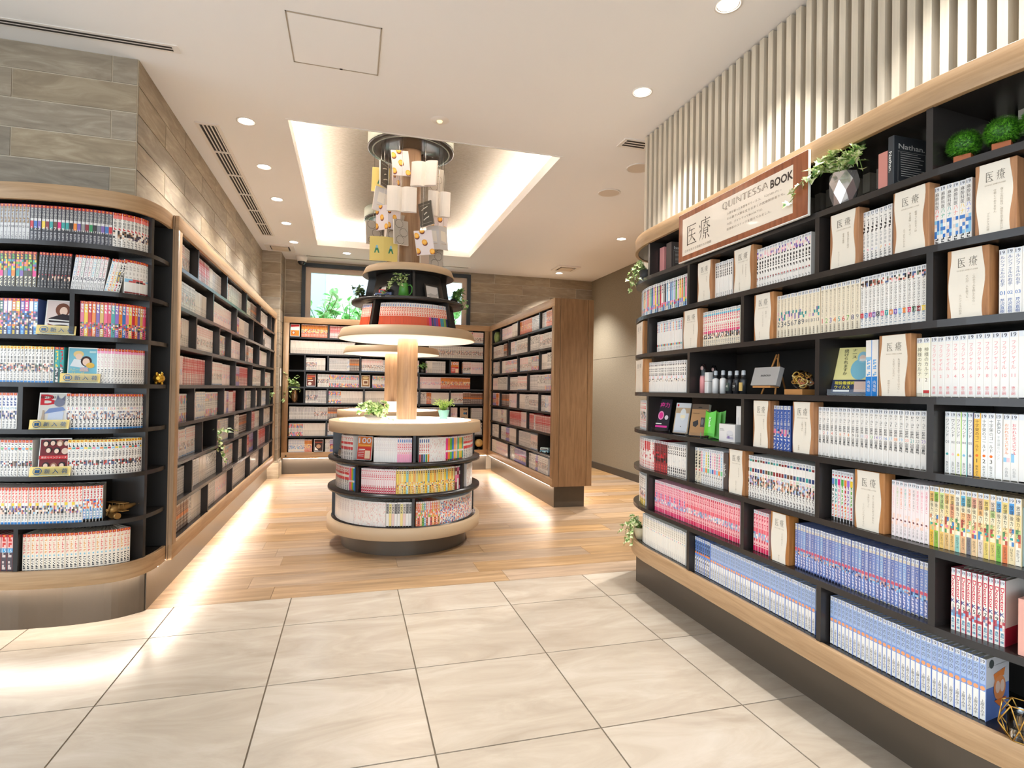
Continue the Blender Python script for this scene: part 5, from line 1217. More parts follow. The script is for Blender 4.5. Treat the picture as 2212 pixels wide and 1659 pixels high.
# ------------------------------------------------------------------ books standing face out and other printed boxes
def faced(case, row, px, w, h, thick, items, label, cat, name, lean=.16, off=None, yaw=0.0, stand=True, new=False, base=(240, 236, 230), z=None, off_px=None, group=None, frm=None, dz=0.09):
    zz = ZS[row] if z is None else z
    off = (case.recess if off is None else off)
    d = case.path.s_of_px(px, zz + dz, off)
    m0 = case.frame(d, off, zz + .0005) @ RZ(yaw)
    lift = 0.006 if stand else 0.0
    m = shift(m0, 0, .012 if stand else 0.0, lift) @ RX(-lean)
    t = thing(name, label, cat, loc_of(m), group)
    part('cover', MB().box(-w / 2, w / 2, 0, thick, 0, h, lin(base), m), M['book'], t)
    part('pages', MB().box(-w / 2 + .003, w / 2 + .0006, .0015, thick - .0015, .002, h + .0005, None, m), M['pages'], t) if thick > .008 else None
    part('print', art(MB(), items, w, h, m), M['print'], t)
    if stand:
        s_ = thing('display_stand', ('clear acrylic stand with yellow new arrival strip under ' if new else 'clear acrylic stand holding ') + label[:1].lower() + ' '.join(label.split()[:7])[1:], 'display stand', loc_of(m0), 'acrylic book stands')
        mk = shift(m0, 0, .0, .0)
        part('foot', MB().box(-w / 2 - .004, w / 2 + .004, -.012, .06, 0, .003, None, mk), M['acrylic'], s_)
        part('lip', MB().box(-w / 2 - .004, w / 2 + .004, -.014, -.012, 0, .022 if not new else .044, None, mk), M['acrylic'], s_)
        part('back_rest', MB().box(-w / 2 + .01, w / 2 - .01, thick + .002, thick + .004, 0.004, h * .55, None, m), M['acrylic'], s_)
        if new:
            mk2 = shift(mk, 0, -.0145, 0.002) @ RX(-.25)
            part('strip_card', MB().box(-w / 2 - .022, w / 2 + .014, 0, .001, 0, .046, lin((250, 222, 140)), mk2), M['print'], s_)
            it = [('r', .02, .98, .06, .10, SKY), ('e', .17, .52, .115, .36, (40, 110, 170)), ('e', .17, .52, .10, .30, (246, 214, 130)), ('r', .11, .23, .36, .66, (40, 110, 170)), ('r', .168, .172, .36, .66, (246, 214, 130)), ('t', '新', .42, .52, .15, .5, (40, 100, 160), 'f'), ('t', '入', .63, .52, .15, .5, (40, 100, 160), 'f'), ('t', '荷', .86, .52, .15, .5, (40, 100, 160), 'f')]
            part('lettering', art(MB(), it, w + .03, .046, shift(mk2, -.003, 0, 0)), M['print'], s_)
    return t
SKIN = (240, 206, 184)
A1 = [('r', .04, .96, .04, .98, (226, 206, 200)), ('e', .55, .72, .24, .2, (120, 70, 50)), ('e', .58, .68, .13, .13, SKIN), ('p', [(.2, .2), (.9, .2), (.95, .55), (.55, .6), (.1, .45)], (44, 34, 38)), ('p', [(.1, .44), (.95, .40), (.95, .37), (.1, .40)], (230, 226, 220)), ('r', .04, .96, .04, .34, (238, 232, 228)), ('e', .55, .22, .3, .06, (60, 44, 46)), ('p', [(.1, .3), (.9, .12), (.9, .1), (.1, .27)], (130, 50, 60))]
A2 = [('r', .03, .97, .03, .97, (126, 190, 208)), ('e', .34, .80, .17, .10, (238, 206, 140)), ('e', .35, .73, .11, .09, SKIN), ('p', [(.08, .45), (.55, .40), (.55, .62), (.2, .66)], (226, 230, 232)), ('e', .60, .60, .18, .15, (60, 40, 40)), ('e', .60, .58, .12, .11, SKIN), ('e', .74, .48, .14, .08, (226, 180, 80)), ('p', [(.4, .3), (.7, .3), (.66, .42), (.44, .42)], (200, 176, 190)), ('t', 'ハニーレモン', .38, .34, .6, .08, (240, 220, 120)), ('t', 'ソーダ', .36, .24, .4, .08, (240, 220, 120)), ('e', .14, .16, .06, .045, (240, 220, 200)), ('e', .86, .18, .06, .045, (240, 220, 200)), ('e', .72, .10, .05, .04, (226, 200, 180)), ('r', .7, .92, .84, .9, (200, 226, 226))]
A3 = [('r', .03, .97, .03, .97, (214, 208, 200)), ('t', 'B', .3, .8, .5, .3, (196, 30, 44), 'b'), ('t', 'BEASTARS', .3, .87, .5, .06, (44, 40, 42), 'b'), ('p', [(.3, .1), (.8, .1), (.85, .45), (.6, .55), (.35, .45)], (196, 204, 222)), ('p', [(.2, .4), (.9, .5), (.8, .6), (.35, .55)], (120, 140, 186)), ('e', .68, .72, .18, .12, (120, 122, 140)), ('p', [(.56, .8), (.6, .95), (.68, .82)], (100, 102, 124)), ('p', [(.74, .82), (.86, .93), (.86, .76)], (100, 102, 124)), ('p', [(.1, .08), (.22, .08), (.2, .5), (.15, .5)], (180, 160, 140))]
A4 = [('r', .03, .97, .03, .97, (120, 40, 44))] + [('e', x, y, .11, .085, c) for x, y, c in ((.2, .86, (60, 44, 44)), (.42, .88, (50, 40, 40)), (.64, .86, (196, 150, 120)), (.85, .87, (44, 36, 40)), (.3, .68, (70, 50, 46)), (.56, .66, (46, 38, 40)), (.25, .26, (60, 44, 44)), (.5, .24, (160, 110, 90)), (.76, .26, (50, 40, 44)), (.82, .64, (220, 190, 170)))] + [('e', x, y, .07, .065, SKIN) for x, y in ((.2, .84), (.42, .86), (.64, .84), (.85, .85), (.3, .66), (.56, .64), (.25, .24), (.5, .22), (.76, .24))] + [('r', .03, .97, .42, .52, (196, 40, 44)), ('t', '東京リベンジャーズ', .5, .47, .8, .06, (244, 226, 214))]
faced(FC, 5, 126, .122, .172, .014, A1, 'face-out comic with a dark haired swordsman cover, third shelf by the pillar', 'comic', 'display_comic', new=True, off=.02, yaw=.12, lean=.2)
faced(FC, 4, 177, .122, .172, .004, A2, 'face-out pale blue movie leaflet with two young people, fourth shelf', 'leaflet', 'display_comic', new=True, off=.02, yaw=.12)
faced(FC, 3, 111, .122, .172, .014, A3, 'face-out comic with large red B on a pale cover, fifth shelf', 'comic', 'display_comic', new=True, off=.02, yaw=.12)
faced(FC, 2, 113, .128, .176, .004, A4, 'face-out dark red leaflet with many faces, sixth shelf', 'leaflet', 'display_comic', new=True, off=.02, yaw=.1)
H100 = [('r', .02, .98, .02, .98, (206, 60, 50)), ('r', .02, .98, .55, .98, (214, 120, 50)), ('t', '100', .5, .82, .85, .24, (216, 216, 226), 'b'), ('r', .1, .9, .6, .64, (240, 190, 90)), ('r', .1, .55, .42, .46, WHT), ('r', .1, .5, .36, .38, WHT), ('r', .1, .5, .29, .31, WHT), ('r', .1, .48, .22, .24, WHT), ('r', .1, .48, .15, .17, WHT), ('r', .56, .92, .06, .40, (244, 214, 180)), ('e', .76, .26, .1, .09, SKIN)]
faced(LV[2], 7, 784, .12, .172, .012, H100, 'red and orange face-out comic headed by a big number 100 on the front tower', 'comic', 'display_comic', z=LV[2].z, off=.035, yaw=.12, lean=.12)
faced(LV[2], 7, 729, .11, .165, .012, [('r', .05, .95, .05, .95, (166, 150, 128)), ('r', .1, .8, .3, .36, (40, 70, 120))], 'tan face-out comic turned sideways at the left rim of the front tower', 'comic', 'display_comic', z=LV[2].z, off=.03, lean=.2)
BGEN = {'red': [('r', .03, .97, .03, .97, (236, 230, 224)), ('p', [(.05, .75), (.95, .82), (.95, .95), (.05, .95)], (206, 40, 50)), ('r', .05, .95, .05, .5, (240, 130, 40)), ('e', .35, .3, .2, .14, (150, 60, 40)), ('e', .35, .3, .12, .09, SKIN)], 'brown': [('r', .03, .97, .03, .97, (110, 60, 50)), ('r', .1, .9, .76, .88, (200, 90, 70)), ('r', .1, .6, .6, .7, (220, 130, 50)), ('r', .12, .7, .46, .5, WHT), ('e', .35, .22, .2, .12, (226, 206, 190))],
        'gold': [('r', .05, .95, .05, .95, (150, 110, 70)), ('e', .5, .8, .35, .12, (206, 180, 130)), ('r', .2, .8, .2, .6, (206, 190, 160)), ('r', .3, .7, .3, .5, (110, 70, 50))], 'dark': [('r', .04, .96, .04, .96, (70, 50, 44)), ('r', .1, .9, .7, .78, (160, 70, 50)), ('e', .5, .42, .25, .16, (190, 150, 120)), ('p', [(.1, .1), (.5, .1), (.1, .4)], WHT)], 'kraft': [('r', .02, .98, .02, .98, (196, 170, 138)), ('e', .55, .5, .16, .1, (40, 110, 150)), ('e', .78, .5, .1, .12, (40, 50, 90)), ('r', .4, .9, .76, .9, (120, 100, 80)), ('r', .12, .6, .1, .16, (40, 110, 150))]}
for row, px, key, lb in ((7, 637, 'red', 'face-out red and orange comic in the top corner of the back bookcase'), (4, 672, 'brown', 'face-out brown comic beside the gold vase niche, back bookcase'), (4, 790, 'gold', 'face-out tan comic behind the rear column, back bookcase'),
                         (0, 688, 'dark', 'face-out dark brown comic on the lowest shelf of the back bookcase'), (5, 983, 'orange', 'face-out red comic with number 100 on the back bookcase'), (2, 1003, 'kraft', 'face-out kraft coloured comic on the back bookcase behind the mint pot')):
    faced(BC, row, px, .12, .172, .012, BGEN.get(key, H100), lb, 'comic', 'display_comic', off=.008, lean=.1)
def spot_m(case, row, px, off=None, z=None, yaw=0.0, dz=0.05):
    zz = ZS[row] if z is None else z
    off = case.recess if off is None else off
    return case.frame(case.path.s_of_px(px, zz + dz, off), off, zz + .0004) @ RZ(yaw)
def lathe_m(m, prof, seg=28, col=None):
    b = MB().lathe(prof, 0, 0, seg, col=col); b.v = [tuple(m @ Vector(p)) for p in b.v]; return b
# bottles
CLEAR = film('clear_plastic', (0.95, 0.95, 0.96), 0.3, 0.08)
B_WHITE = P('bottle_white', (232, 228, 224), .35); B_DARK = P('bottle_dark', (44, 44, 46), .35); B_CAP = P('clear_cap', (190, 194, 198), .12, spec=.7)
def bottle(px, r, h, kind, label, off, lab=None, txt=None):
    m = spot_m(RC, 4, px, off); t = thing('bottle', label, 'bottle', loc_of(m), 'small bottles on the fourth shelf')
    body = B_DARK if kind == 'dark' else B_WHITE
    if kind == 'tube':
        part('body', lathe_m(m, [(.0005, 0), (r, 0), (r, h * .45), (r * .9, h * .6)]), P('tube_pink', lab, .35), t)
        part('cap', lathe_m(m, [(r * .95, h * .55), (r * .95, h * .85), (r * .55, h), (.0005, h)]), CLEAR, t)
        part('badge', lathe_m(shift(m, 0, -r * .4, h * .86) @ RX(PI / 2), [(.0005, 0), (r * .62, 0), (r * .62, .004), (.0005, .004)], 18), P('badge', (224, 180, 170), .4), t)
        return
    if kind == 'square':
        part('body', mbox(m, -r, r, -r, r, 0, h * .56), body, t, bevel=.003); part('cap', mbox(m, -r, r, -r, r, h * .575, h), body, t, bevel=.003); return
    part('body', lathe_m(m, [(.0005, 0), (r, 0), (r, h * .58), (r * .85, h * .64), (r * .5, h * .66), (r * .5, h * .7), (.0005, h * .7)]), body, t)
    part('spray_head', lathe_m(m, [(.0005, h * .68), (r * .62, h * .68), (r * .62, h * .8), (r * .4, h * .86), (.0005, h * .86)]), B_DARK, t)
    part('cap', lathe_m(m, [(r * .6, h * .8), (r * .56, h * .98), (r * .3, h), (.0005, h)]), B_CAP, t)
    if lab:
        mm = shift(m, 0, -r - .0006, 0)
        part('paper_label', MB().box(-r * .62, r * .62, 0, r * .6, h * .12, h * .48, lin(lab), mm), M['print'], t)
        if txt: part('lettering', MB().add(text_mb(txt, r * .9, h * .1, (230, 226, 216), org=(0, h * .32), y=-.0005), mm), M['print'], t)
bottle(1519, .017, .148, 'tube', 'clear tube bottle with pink content, first of the bottles beside the slanting title comics', .07, (226, 150, 150))
bottle(1542, .015, .142, 'tube', 'clear blue tinted tube bottle behind the white spray bottles', .125, (120, 170, 200))
bottle(1531, .015, .105, 'square', 'square white two-part bottle without label', .07)
bottle(1546, .016, .112, 'spray', 'white spray bottle with clear cap, nearer the square bottle', .07, None)
bottle(1562, .016, .112, 'spray', 'white spray bottle with clear cap, nearer the dark bottles', .07, None)
bottle(1577, .016, .108, 'dark', 'dark bottle with dull green label', .07, (70, 84, 78), '45')
bottle(1591.5, .016, .108, 'dark', 'dark bottle with black label and white number', .07, (40, 40, 42), '29')
bottle(1606, .016, .108, 'dark', 'dark bottle with yellow label', .07, (214, 180, 110), None)
# easel with the grey box
m = spot_m(RC, 4, 1658, .085)
t = thing('tabletop_easel', 'small wooden easel carrying a grey box, fourth shelf', 'easel', loc_of(m))
EW = P('easel_beech', (196, 136, 76), .5)
part('ledge', mbox(m, -.055, .055, -.032, .012, .028, .036), EW, t)
for sx in (-1, 1):
    part('leg', MB().tube([tuple(m @ Vector((sx * .042, .004, 0))), tuple(m @ Vector((sx * .006, .052, .175)))], .0042, 6), EW, t)
part('rear_leg', MB().tube([tuple(m @ Vector((0, .10, 0))), tuple(m @ Vector((0, .05, .16)))], .004, 6), EW, t)
mb_ = shift(m, 0, -.018, .0365) @ RX(-.28)
t = thing('gift_box', 'flat grey box with black brand lettering on the wooden easel', 'box', loc_of(mb_))
part('box', mbox(mb_, -.078, .078, -.008, .016, 0, .083), P('grey_box', (172, 168, 164), .45), t, bevel=.0015)
part('lettering', MB().add(text_mb('BALENCIAGA', .06, .0085, (40, 38, 38), False, .02, org=(.005, .044), y=-.0085), mb_), M['print'], t)
# wooden tray with a clear bag of rubber rings
m = spot_m(RC, 4, 1731, .10)
t = thing('wooden_tray', 'small wooden tray under the clear bag, fourth shelf', 'tray', loc_of(m))
part('tray_floor', mbox(m, -.048, .048, -.04, .05, 0, .006), EW, t)
for a in ((-.048, .048, -.04, -.035), (-.048, .048, .045, .05), (-.048, -.043, -.035, .045), (.043, .048, -.035, .045)): part('tray_side', mbox(m, *a, .006, .022), EW, t)
rng = random.Random(3)
mm = shift(m, 0, .004, .0225)
t = thing('bag_of_rings', 'clear plastic bag stuffed with yellow and brown rubber rings', 'bag', loc_of(mm))
bag = MB().sphere((0, 0, .036), .048, 18, 12, (.94, .72, .8)); bag.v = [tuple(mm @ (Vector(v) * 1.0 + Vector((rng.uniform(-.004, .004), rng.uniform(-.004, .004), rng.uniform(-.004, .006))))) for v in bag.v]
part('bag', bag, film('crinkled_bag', (.98, .98, .98), .18, .15), t)
for k in range(34):
    c = Vector((rng.uniform(-.03, .03), rng.uniform(-.022, .02), .036 + rng.uniform(-.022, .024))); R_ = Matrix.Rotation(rng.uniform(0, 6), 4, Vector((rng.uniform(-1, 1), rng.uniform(-1, 1), rng.uniform(-1, 1))).normalized())
    r = rng.uniform(.009, .015)
    part('rubber_ring', MB().tube([tuple(mm @ (c + R_ @ Vector((r * math.cos(a * PI / 7), r * .75 * math.sin(a * PI / 7), 0)))) for a in range(15)], .0022, 5), P('ring_%d' % (k % 4), [(226, 184, 80), (206, 150, 60), (214, 130, 90), (236, 214, 150)][k % 4], .45) if k < 4 else D.materials['ring_%d' % (k % 4)], t)
# nurse book, paperbacks
NB = [('r', 0, 1, 0, 1, (236, 222, 150)), ('e', .72, .52, .24, .22, (130, 190, 206)), ('e', .78, .78, .14, .12, (150, 200, 214)), ('e', .78, .76, .09, .07, SKIN), ('r', .70, .86, .70, .75, WHT), ('r', 0, 1, 0, .3, (40, 50, 80)), ('t', 'ナース', .56, .86, .12, .2, BLK, 'v'), ('t', '続けられますか', .34, .68, .12, .56, BLK, 'v'), ('t', '現役看護師', .36, .23, .55, .07, (240, 220, 70), 'b'), ('t', 'ウイルス', .3, .14, .42, .07, (240, 220, 70), 'b'), ('r', .62, .98, .04, .26, (226, 190, 170)), ('r', .06, .5, .04, .08, WHT)]
faced(RC, 4, 1832, .124, .176, .012, NB, 'yellow and blue face-out comic about a masked nurse, fourth shelf', 'comic', 'display_comic', lean=.22, yaw=.42, off=.08)
ST['blue_foot'] = lambda i: ([(.3, 'c', WHT), (.05, 'c', SKY if i == 0 else WHT), (.30, 't', WHT, (110, 170, 220), 6), (.35, 'c', (30, 130, 210))], [(30, 130, 210), (240, 238, 234)][i % 2], [T('内海聡', .28, .08, WHT, .55)], .19)
R(4, 1869, 1896, 2, 'blue_foot', 'white paperback with blue foot')
# row of packages on the fifth shelf
MG = [('r', 0, 1, 0, 1, (40, 34, 42)), ('t', '免疫力', .5, .82, .8, .16, (226, 60, 150), 'b'), ('e', .5, .48, .16, .14, (244, 150, 190)), ('e', .5, .48, .11, .1, (226, 50, 140)), ('e', .16, .5, .1, .07, (220, 214, 216)), ('e', .82, .42, .1, .07, (220, 214, 216)), ('r', .08, .92, .10, .16, (226, 60, 150)), ('r', .1, .6, .2, .23, WHT)]
faced(RC, 3, 1421, .125, .185, .006, MG, 'black and magenta face-out magazine at the rounded end, fifth shelf', 'magazine', 'magazine', lean=.22, yaw=.38, off=.055, base=(44, 38, 46))
PK = [('r', 0, 1, .84, 1, (214, 214, 214)), ('e', .14, .92, .06, .04, (210, 40, 50)), ('r', 0, 1, 0, .84, (186, 160, 128)), ('r', .06, .94, .02, .66, (206, 208, 212)), ('e', .55, .62, .2, .2, (220, 220, 216)), ('r', .40, .7, .5, .6, (240, 226, 190)), ('e', .5, .22, .03, .02, (90, 84, 80))]
faced(RC, 3, 1466, .094, .168, .006, PK, 'flat grey and tan mask package on a wire stand, fifth shelf', 'package', 'mask_package', lean=.22, yaw=.38, off=.06, base=(196, 190, 184))
BX = [('r', 0, 1, .84, 1, (92, 74, 58)), ('r', 0, 1, 0, .84, (176, 132, 88)), ('p', [(.15, .42), (.45, .5), (.5, .36), (.35, .26), (.18, .3)], (50, 46, 46)), ('r', .62, .86, .28, .58, (70, 66, 66)), ('e', .72, .44, .08, .1, (120, 116, 116)), ('e', .5, .9, .12, .02, (44, 34, 28)), ('t', 'THE NORTH FACE', .3, .70, .4, .03, (60, 44, 34), 'b')]
faced(RC, 3, 1503, .098, .165, .02, BX, 'kraft brown box with mask pictures on a wire stand, fifth shelf', 'box', 'mask_box', lean=.2, yaw=.38, off=.06, base=(150, 110, 74))
GM = P('green_carton', (96, 202, 50), .4)
for k, (px, of, lb) in enumerate(((1531, .055, 'lime green pillow box with white lettering, front one of three'), (1542, .09, 'lime green pillow box in the middle of three'), (1552, .125, 'lime green pillow box at the back of three'))):
    m = spot_m(RC, 3, px, of, yaw=.3) @ RX(-.12)
    m = shift(m, 0, 0, .012 if k == 0 else 0.0)
    b = MB(); w, h = .062, .13 + .006 * k
    N = 8
    for i in range(N + 1):
        x = -w / 2 + w * i / N; bul = .012 * math.sin(PI * i / N); dip = .012 * math.sin(PI * i / N)
        b.v += [tuple(m @ Vector((x, -bul, 0 + dip * .4))), tuple(m @ Vector((x, -bul, h - dip))), tuple(m @ Vector((x, bul + .001, h - dip))), tuple(m @ Vector((x, bul + .001, dip * .4)))]
    for i in range(N):
        a = 4 * i
        for q in range(4):
            r_ = (q + 1) % 4; b.face((a + q, a + r_, a + 4 + r_, a + 4 + q)[::-1])
    b.face((0, 1, 2, 3)); b.face((4 * N + 3, 4 * N + 2, 4 * N + 1, 4 * N))
    t = thing('pillow_box', lb + ', fifth shelf', 'box', loc_of(m), 'green pillow boxes')
    part('carton', b, GM, t)
    if k == 0:
        part('lettering', MB().add(text_mb('ICheck', .013, .05, (236, 246, 230), True, .02, org=(.008, .07), y=-.0135), m), M['print'], t)
        t2 = thing('display_stand', 'low clear acrylic stand under the front green pillow box', 'display stand', loc_of(m), 'acrylic book stands')
        mm = spot_m(RC, 3, px, of, yaw=.3)
        part('foot', MB().box(-.034, .034, -.016, .03, 0, .003, None, mm), M['acrylic'], t2); part('lip', MB().box(-.034, .034, -.02, -.016, 0, .03, None, mm), M['acrylic'], t2)
m = spot_m(RC, 3, 1570, .05)
t = thing('gadget_box', 'small white box with a picture of a compact case, fifth shelf', 'box', loc_of(m))
part('carton', mbox(m, -.058, .058, 0, .06, 0, .082), P('white_carton', (236, 232, 228), .4), t, bevel=.001)
part('print', art(MB(), [('r', .5, .92, .34, .52, (206, 204, 206)), ('e', .71, .54, .21, .13, (222, 220, 222)), ('r', .5, .92, .18, .30, (196, 190, 206)), ('r', .56, .7, .2, .34, (150, 130, 180)), ('r', .06, .3, .7, .73, GRY), ('r', .06, .36, .63, .655, GRY)], .112, .08, m), M['print'], t)
m = spot_m(RC, 3, 1595, .085)
t = thing('slim_box', 'tall slim white box standing behind the small white box', 'box', loc_of(m))
part('carton', mbox(m, -.017, .017, 0, .05, 0, .168), D.materials['white_carton'], t, bevel=.001)
part('print', art(MB(), [('r', .35, .65, .3, .7, (220, 216, 214))], .03, .165, m), M['print'], t)
# hardcovers on the top shelf and single standing books
def hardcover(row, px0, px1, h, dep, col, label, title=None, tc=(236, 232, 226), off=.055, lines=0, name='hardcover_book', sp=None):
    s0, s1 = RC.px(row, px0, off, .1), RC.px(row, px1, off, .1); w = abs(s1 - s0)
    m = RC.frame((s0 + s1) / 2, off, ZS[row] + .0004)
    t = thing(name, label, 'book', loc_of(m))
    part('cover', mbox(m, -w / 2, w / 2, 0, dep, 0, h), P('hardcover_%d_%d' % (row, int(px0)), col, .4), t, bevel=.002)
    part('pages', mbox(m, -w / 2 + .003, w / 2 - .003, .004, dep + .0006, .003, h - .003), M['pages'], t)
    mc = m @ TRi(w / 2 + .0006, dep / 2, 0) @ RZ(PI / 2)
    it = []
    if title: it.append(('t', title, .5, .80, .76, .10, tc, 'b'))
    if lines:
        it += [('r', .10, .9, .70, .705, tc), ('r', .10, .9, .12, .125, tc), ('r', .10, .104, .12, .705, tc), ('r', .896, .9, .12, .705, tc)]
        it += [('r', .16, .16 + .5 + .22 * ((k * 7) % 5) / 5, .66 - .044 * k, .672 - .044 * k, tc) for k in range(lines)]
    if it: part('print', art(MB(), it, dep, h, mc), M['print'], t)
    if sp: part('spine_print', MB().add(text_mb(sp, w * .5, h * .4, tc, True, .01, org=(0, h * .5), y=-.0026), m), M['print'], t)
TCW = (232, 228, 222)
hardcover(7, 1413, 1421, .15, .14, (150, 164, 158), 'grey green hardcover book behind the sign, first of three on the top shelf', 'H', (60, 60, 60), off=.07, lines=6)
hardcover(7, 1425, 1434, .16, .14, (222, 150, 146), 'pink hardcover book beside the brown one behind the sign, top shelf', 'B', (80, 60, 60), off=.07, lines=6)
hardcover(7, 1439, 1450, .17, .14, (96, 84, 78), 'brown hardcover book with pale name, touching the sign, top shelf', 'Isabella.', TCW, off=.07, lines=9)
hardcover(7, 1897, 1917, .135, .13, (216, 142, 130), 'pink hardcover book against the black one, right of the faceted vase', None, (150, 80, 76), off=.05, lines=0)
hardcover(7, 1918, 1931, .172, .15, (58, 60, 64), 'black hardcover book with large white name, beside the top shelf divider', 'Nathan.', TCW, off=.04, lines=11, sp='Nathan.')
hardcover(2, 1561, 1572, .172, .1, (92, 78, 72), 'dark brown standing book before the plaque, sixth shelf', None, TCW, off=.05, sp='Isabella.')
hardcover(2, 2209, 2260, .16, .12, (140, 160, 158), 'grey green hardcover book at the picture edge, sixth shelf', None, TCW, off=.05)
hardcover(1, 2199, 2250, .15, .1, (226, 166, 150), 'salmon pink hardcover book at the picture edge, seventh shelf', None, (150, 80, 76), off=.02)
# faceted vase with ivy, tip pots, topiary balls
m = spot_m(RC, 7, 1823, .05)
o_ = loc_of(m)
t = thing('faceted_vase', 'silver white faceted vase with trailing variegated ivy, top shelf', 'potted plant', o_)
mb = MB(); prof = [(.0, .034), (.045, .046), (.085, .05), (.118, .046)]
for k, (z, r) in enumerate(prof):
    for i in range(7):
        a = 2 * PI * (i + .5 * (k % 2)) / 7; mb.v.append(tuple(Vector(o_) + Vector((r * math.cos(a), r * math.sin(a), z))))
for k in range(3):
    for i in range(7):
        j = (i + 1) % 7; A, B, E, G = 7 * k + i, 7 * k + j, 7 * k + 7 + i, 7 * k + 7 + j
        if k % 2 == 0: mb.face((A, B, E)); mb.face((B, G, E))
        else: mb.face((A, G, E)); mb.face((A, B, G))
mb.face(range(6, -1, -1))
part('vase', mb, P('mirror_glaze', (214, 206, 202), .16, metal=.75), t)
part('soil', MB().lathe([(.0005, o_.z + .108), (.04, o_.z + .108)], o_.x, o_.y, 14), SOIL, t)
top = o_ + Vector((0, 0, .115))
st_ = [[(0, 0, 0), (-.03, .07, .03), (-.05, .13, 0), (-.07, .19, -.05)], [(0, 0, 0), (-.04, .05, .04), (-.07, .1, .02), (-.08, .16, -.02)], [(0, 0, 0), (-.02, -.03, .05), (-.03, -.08, .04), (-.035, -.11, -.03)], [(0, 0, 0), (.0, .03, .06), (-.02, .06, .07)], [(0, 0, 0), (-.05, -.02, .04), (-.07, -.06, 0)], [(0, 0, 0), (-.04, .02, .05), (-.05, .0, .07)], [(0, 0, 0), (0, -.05, .055), (-.02, -.09, .05)]]
st_ += [[(0, 0, 0), (-.05, -.05, .04), (-.07, -.09, .03), (-.075, -.11, -.02)], [(0, 0, 0), (-.05, .01, .06), (-.08, .02, .05), (-.09, .03, .0)], [(0, 0, 0), (-.03, .05, .05), (-.05, .08, .05)], [(0, 0, 0), (-.03, -.06, .06), (-.05, -.1, .05)]]
plant(t, top, st_, 'ivy', 'varieg', .036, 9, 4, True, .8)
def tip_pot(row, px, off, label, pot_col, r, h, seed, size, drop, stems=9):
    m = spot_m(RC, row, px, off); o_ = loc_of(m)
    t = thing('trailing_plant', label, 'potted plant', o_)
    b = MB().lathe([(.0005, 0), (r * .7, 0), (r, h), (r * .9, h), (r * .88, h * .85), (.0005, h * .85)], o_.x, o_.y, 24); b.v = [(x, y, z + o_.z) for x, y, z in b.v]
    part('pot', b, P('pot_%d' % row, pot_col, .5), t)
    st_ = drape(stems, .13, drop, seed, .05, PI * .45, PI * 1.25)
    plant(t, o_ + Vector((0, 0, h * .9)), st_, 'ivy', 'varieg', size, 9, seed, True, .7)
tip_pot(7, 1394, .05, 'trailing variegated ivy in a dark pot at the rounded tip of the top shelf', (62, 60, 60), .04, .065, 21, .026, .16)
tip_pot(0, 1384, .05, 'trailing variegated ivy in a cream pot at the rounded tip of the bottom shelf', (214, 196, 160), .042, .07, 23, .028, .2)
GRASS = leaf_mat('topiary_grass', (34, 84, 16), (70, 136, 30), (116, 186, 52), 160)
for k, (px, lb) in enumerate(((2083, 'topiary ball on a wooden block, nearer the black hardcover book'), (2166, 'topiary ball on a wooden block, nearer the picture edge'), (2248, 'topiary ball cut by the picture edge'))):
    m = spot_m(RC, 7, px, .075); o_ = loc_of(m); rng = random.Random(k)
    t = thing('topiary_ball', 'bright green ' + lb + ', top shelf', 'plant', o_, 'topiary balls')
    part('wooden_block', mbox(m @ RZ(.25), -.021, .021, -.021, .021, 0, .032), P('block_red_wood_%d' % k, (176, 92, 44), .45), t, bevel=.001)
    c = o_ + Vector((0, 0, .066)); R_ = .041
    part('ball_core', MB().sphere(c, R_ * .9, 24, 16), GRASS, t)
    g = MB()
    for q in range(2600):
        z = 1 - 2 * (q + .5) / 2600; a = q * 2.39996; d = Vector((math.cos(a) * math.sqrt(1 - z * z), math.sin(a) * math.sqrt(1 - z * z), z))
        d2 = (d + Vector((rng.uniform(-.5, .5), rng.uniform(-.5, .5), rng.uniform(-.5, .5)))).normalized(); s_ = d.orthogonal().normalized() * .0013
        n = len(g.v); b0 = c + d * R_ * .9
        g.v += [tuple(b0 - s_), tuple(b0 + s_), tuple(b0 + d2 * rng.uniform(.007, .013))]; g.face((n, n + 1, n + 2))
    part('grass', g, GRASS, t)['kind'] = 'stuff'
# gold wire candle holder
m = spot_m(RC, 0, 2204, .025); o_ = loc_of(m)
t = thing('candle_holder', 'gold wire geometric candle holder with glass cup, bottom shelf at picture edge', 'candle holder', o_)
ringp = lambda r, z, ph=0: [o_ + Vector((r * math.cos(2 * PI * (i + ph) / 6), r * math.sin(2 * PI * (i + ph) / 6), z)) for i in range(6)]
lo, mi, hi = ringp(.026, .003), ringp(.05, .045, .5), ringp(.036, .095)
for k in range(6):
    j = (k + 1) % 6
    for a, b in ((lo[k], lo[j]), (hi[k], hi[j]), (lo[k], mi[k]), (lo[j], mi[k]), (mi[k], hi[k]), (mi[k], hi[j])): part('wire', MB().tube([a, b], .0016, 6), M['gold'], t)
b = MB().lathe([(.0005, .006), (.026, .006), (.03, .075), (.0285, .075), (.0245, .009)], o_.x, o_.y, 24); b.v = [(x, y, z + o_.z) for x, y, z in b.v]
part('glass_cup', b, M['acrylic'], t)
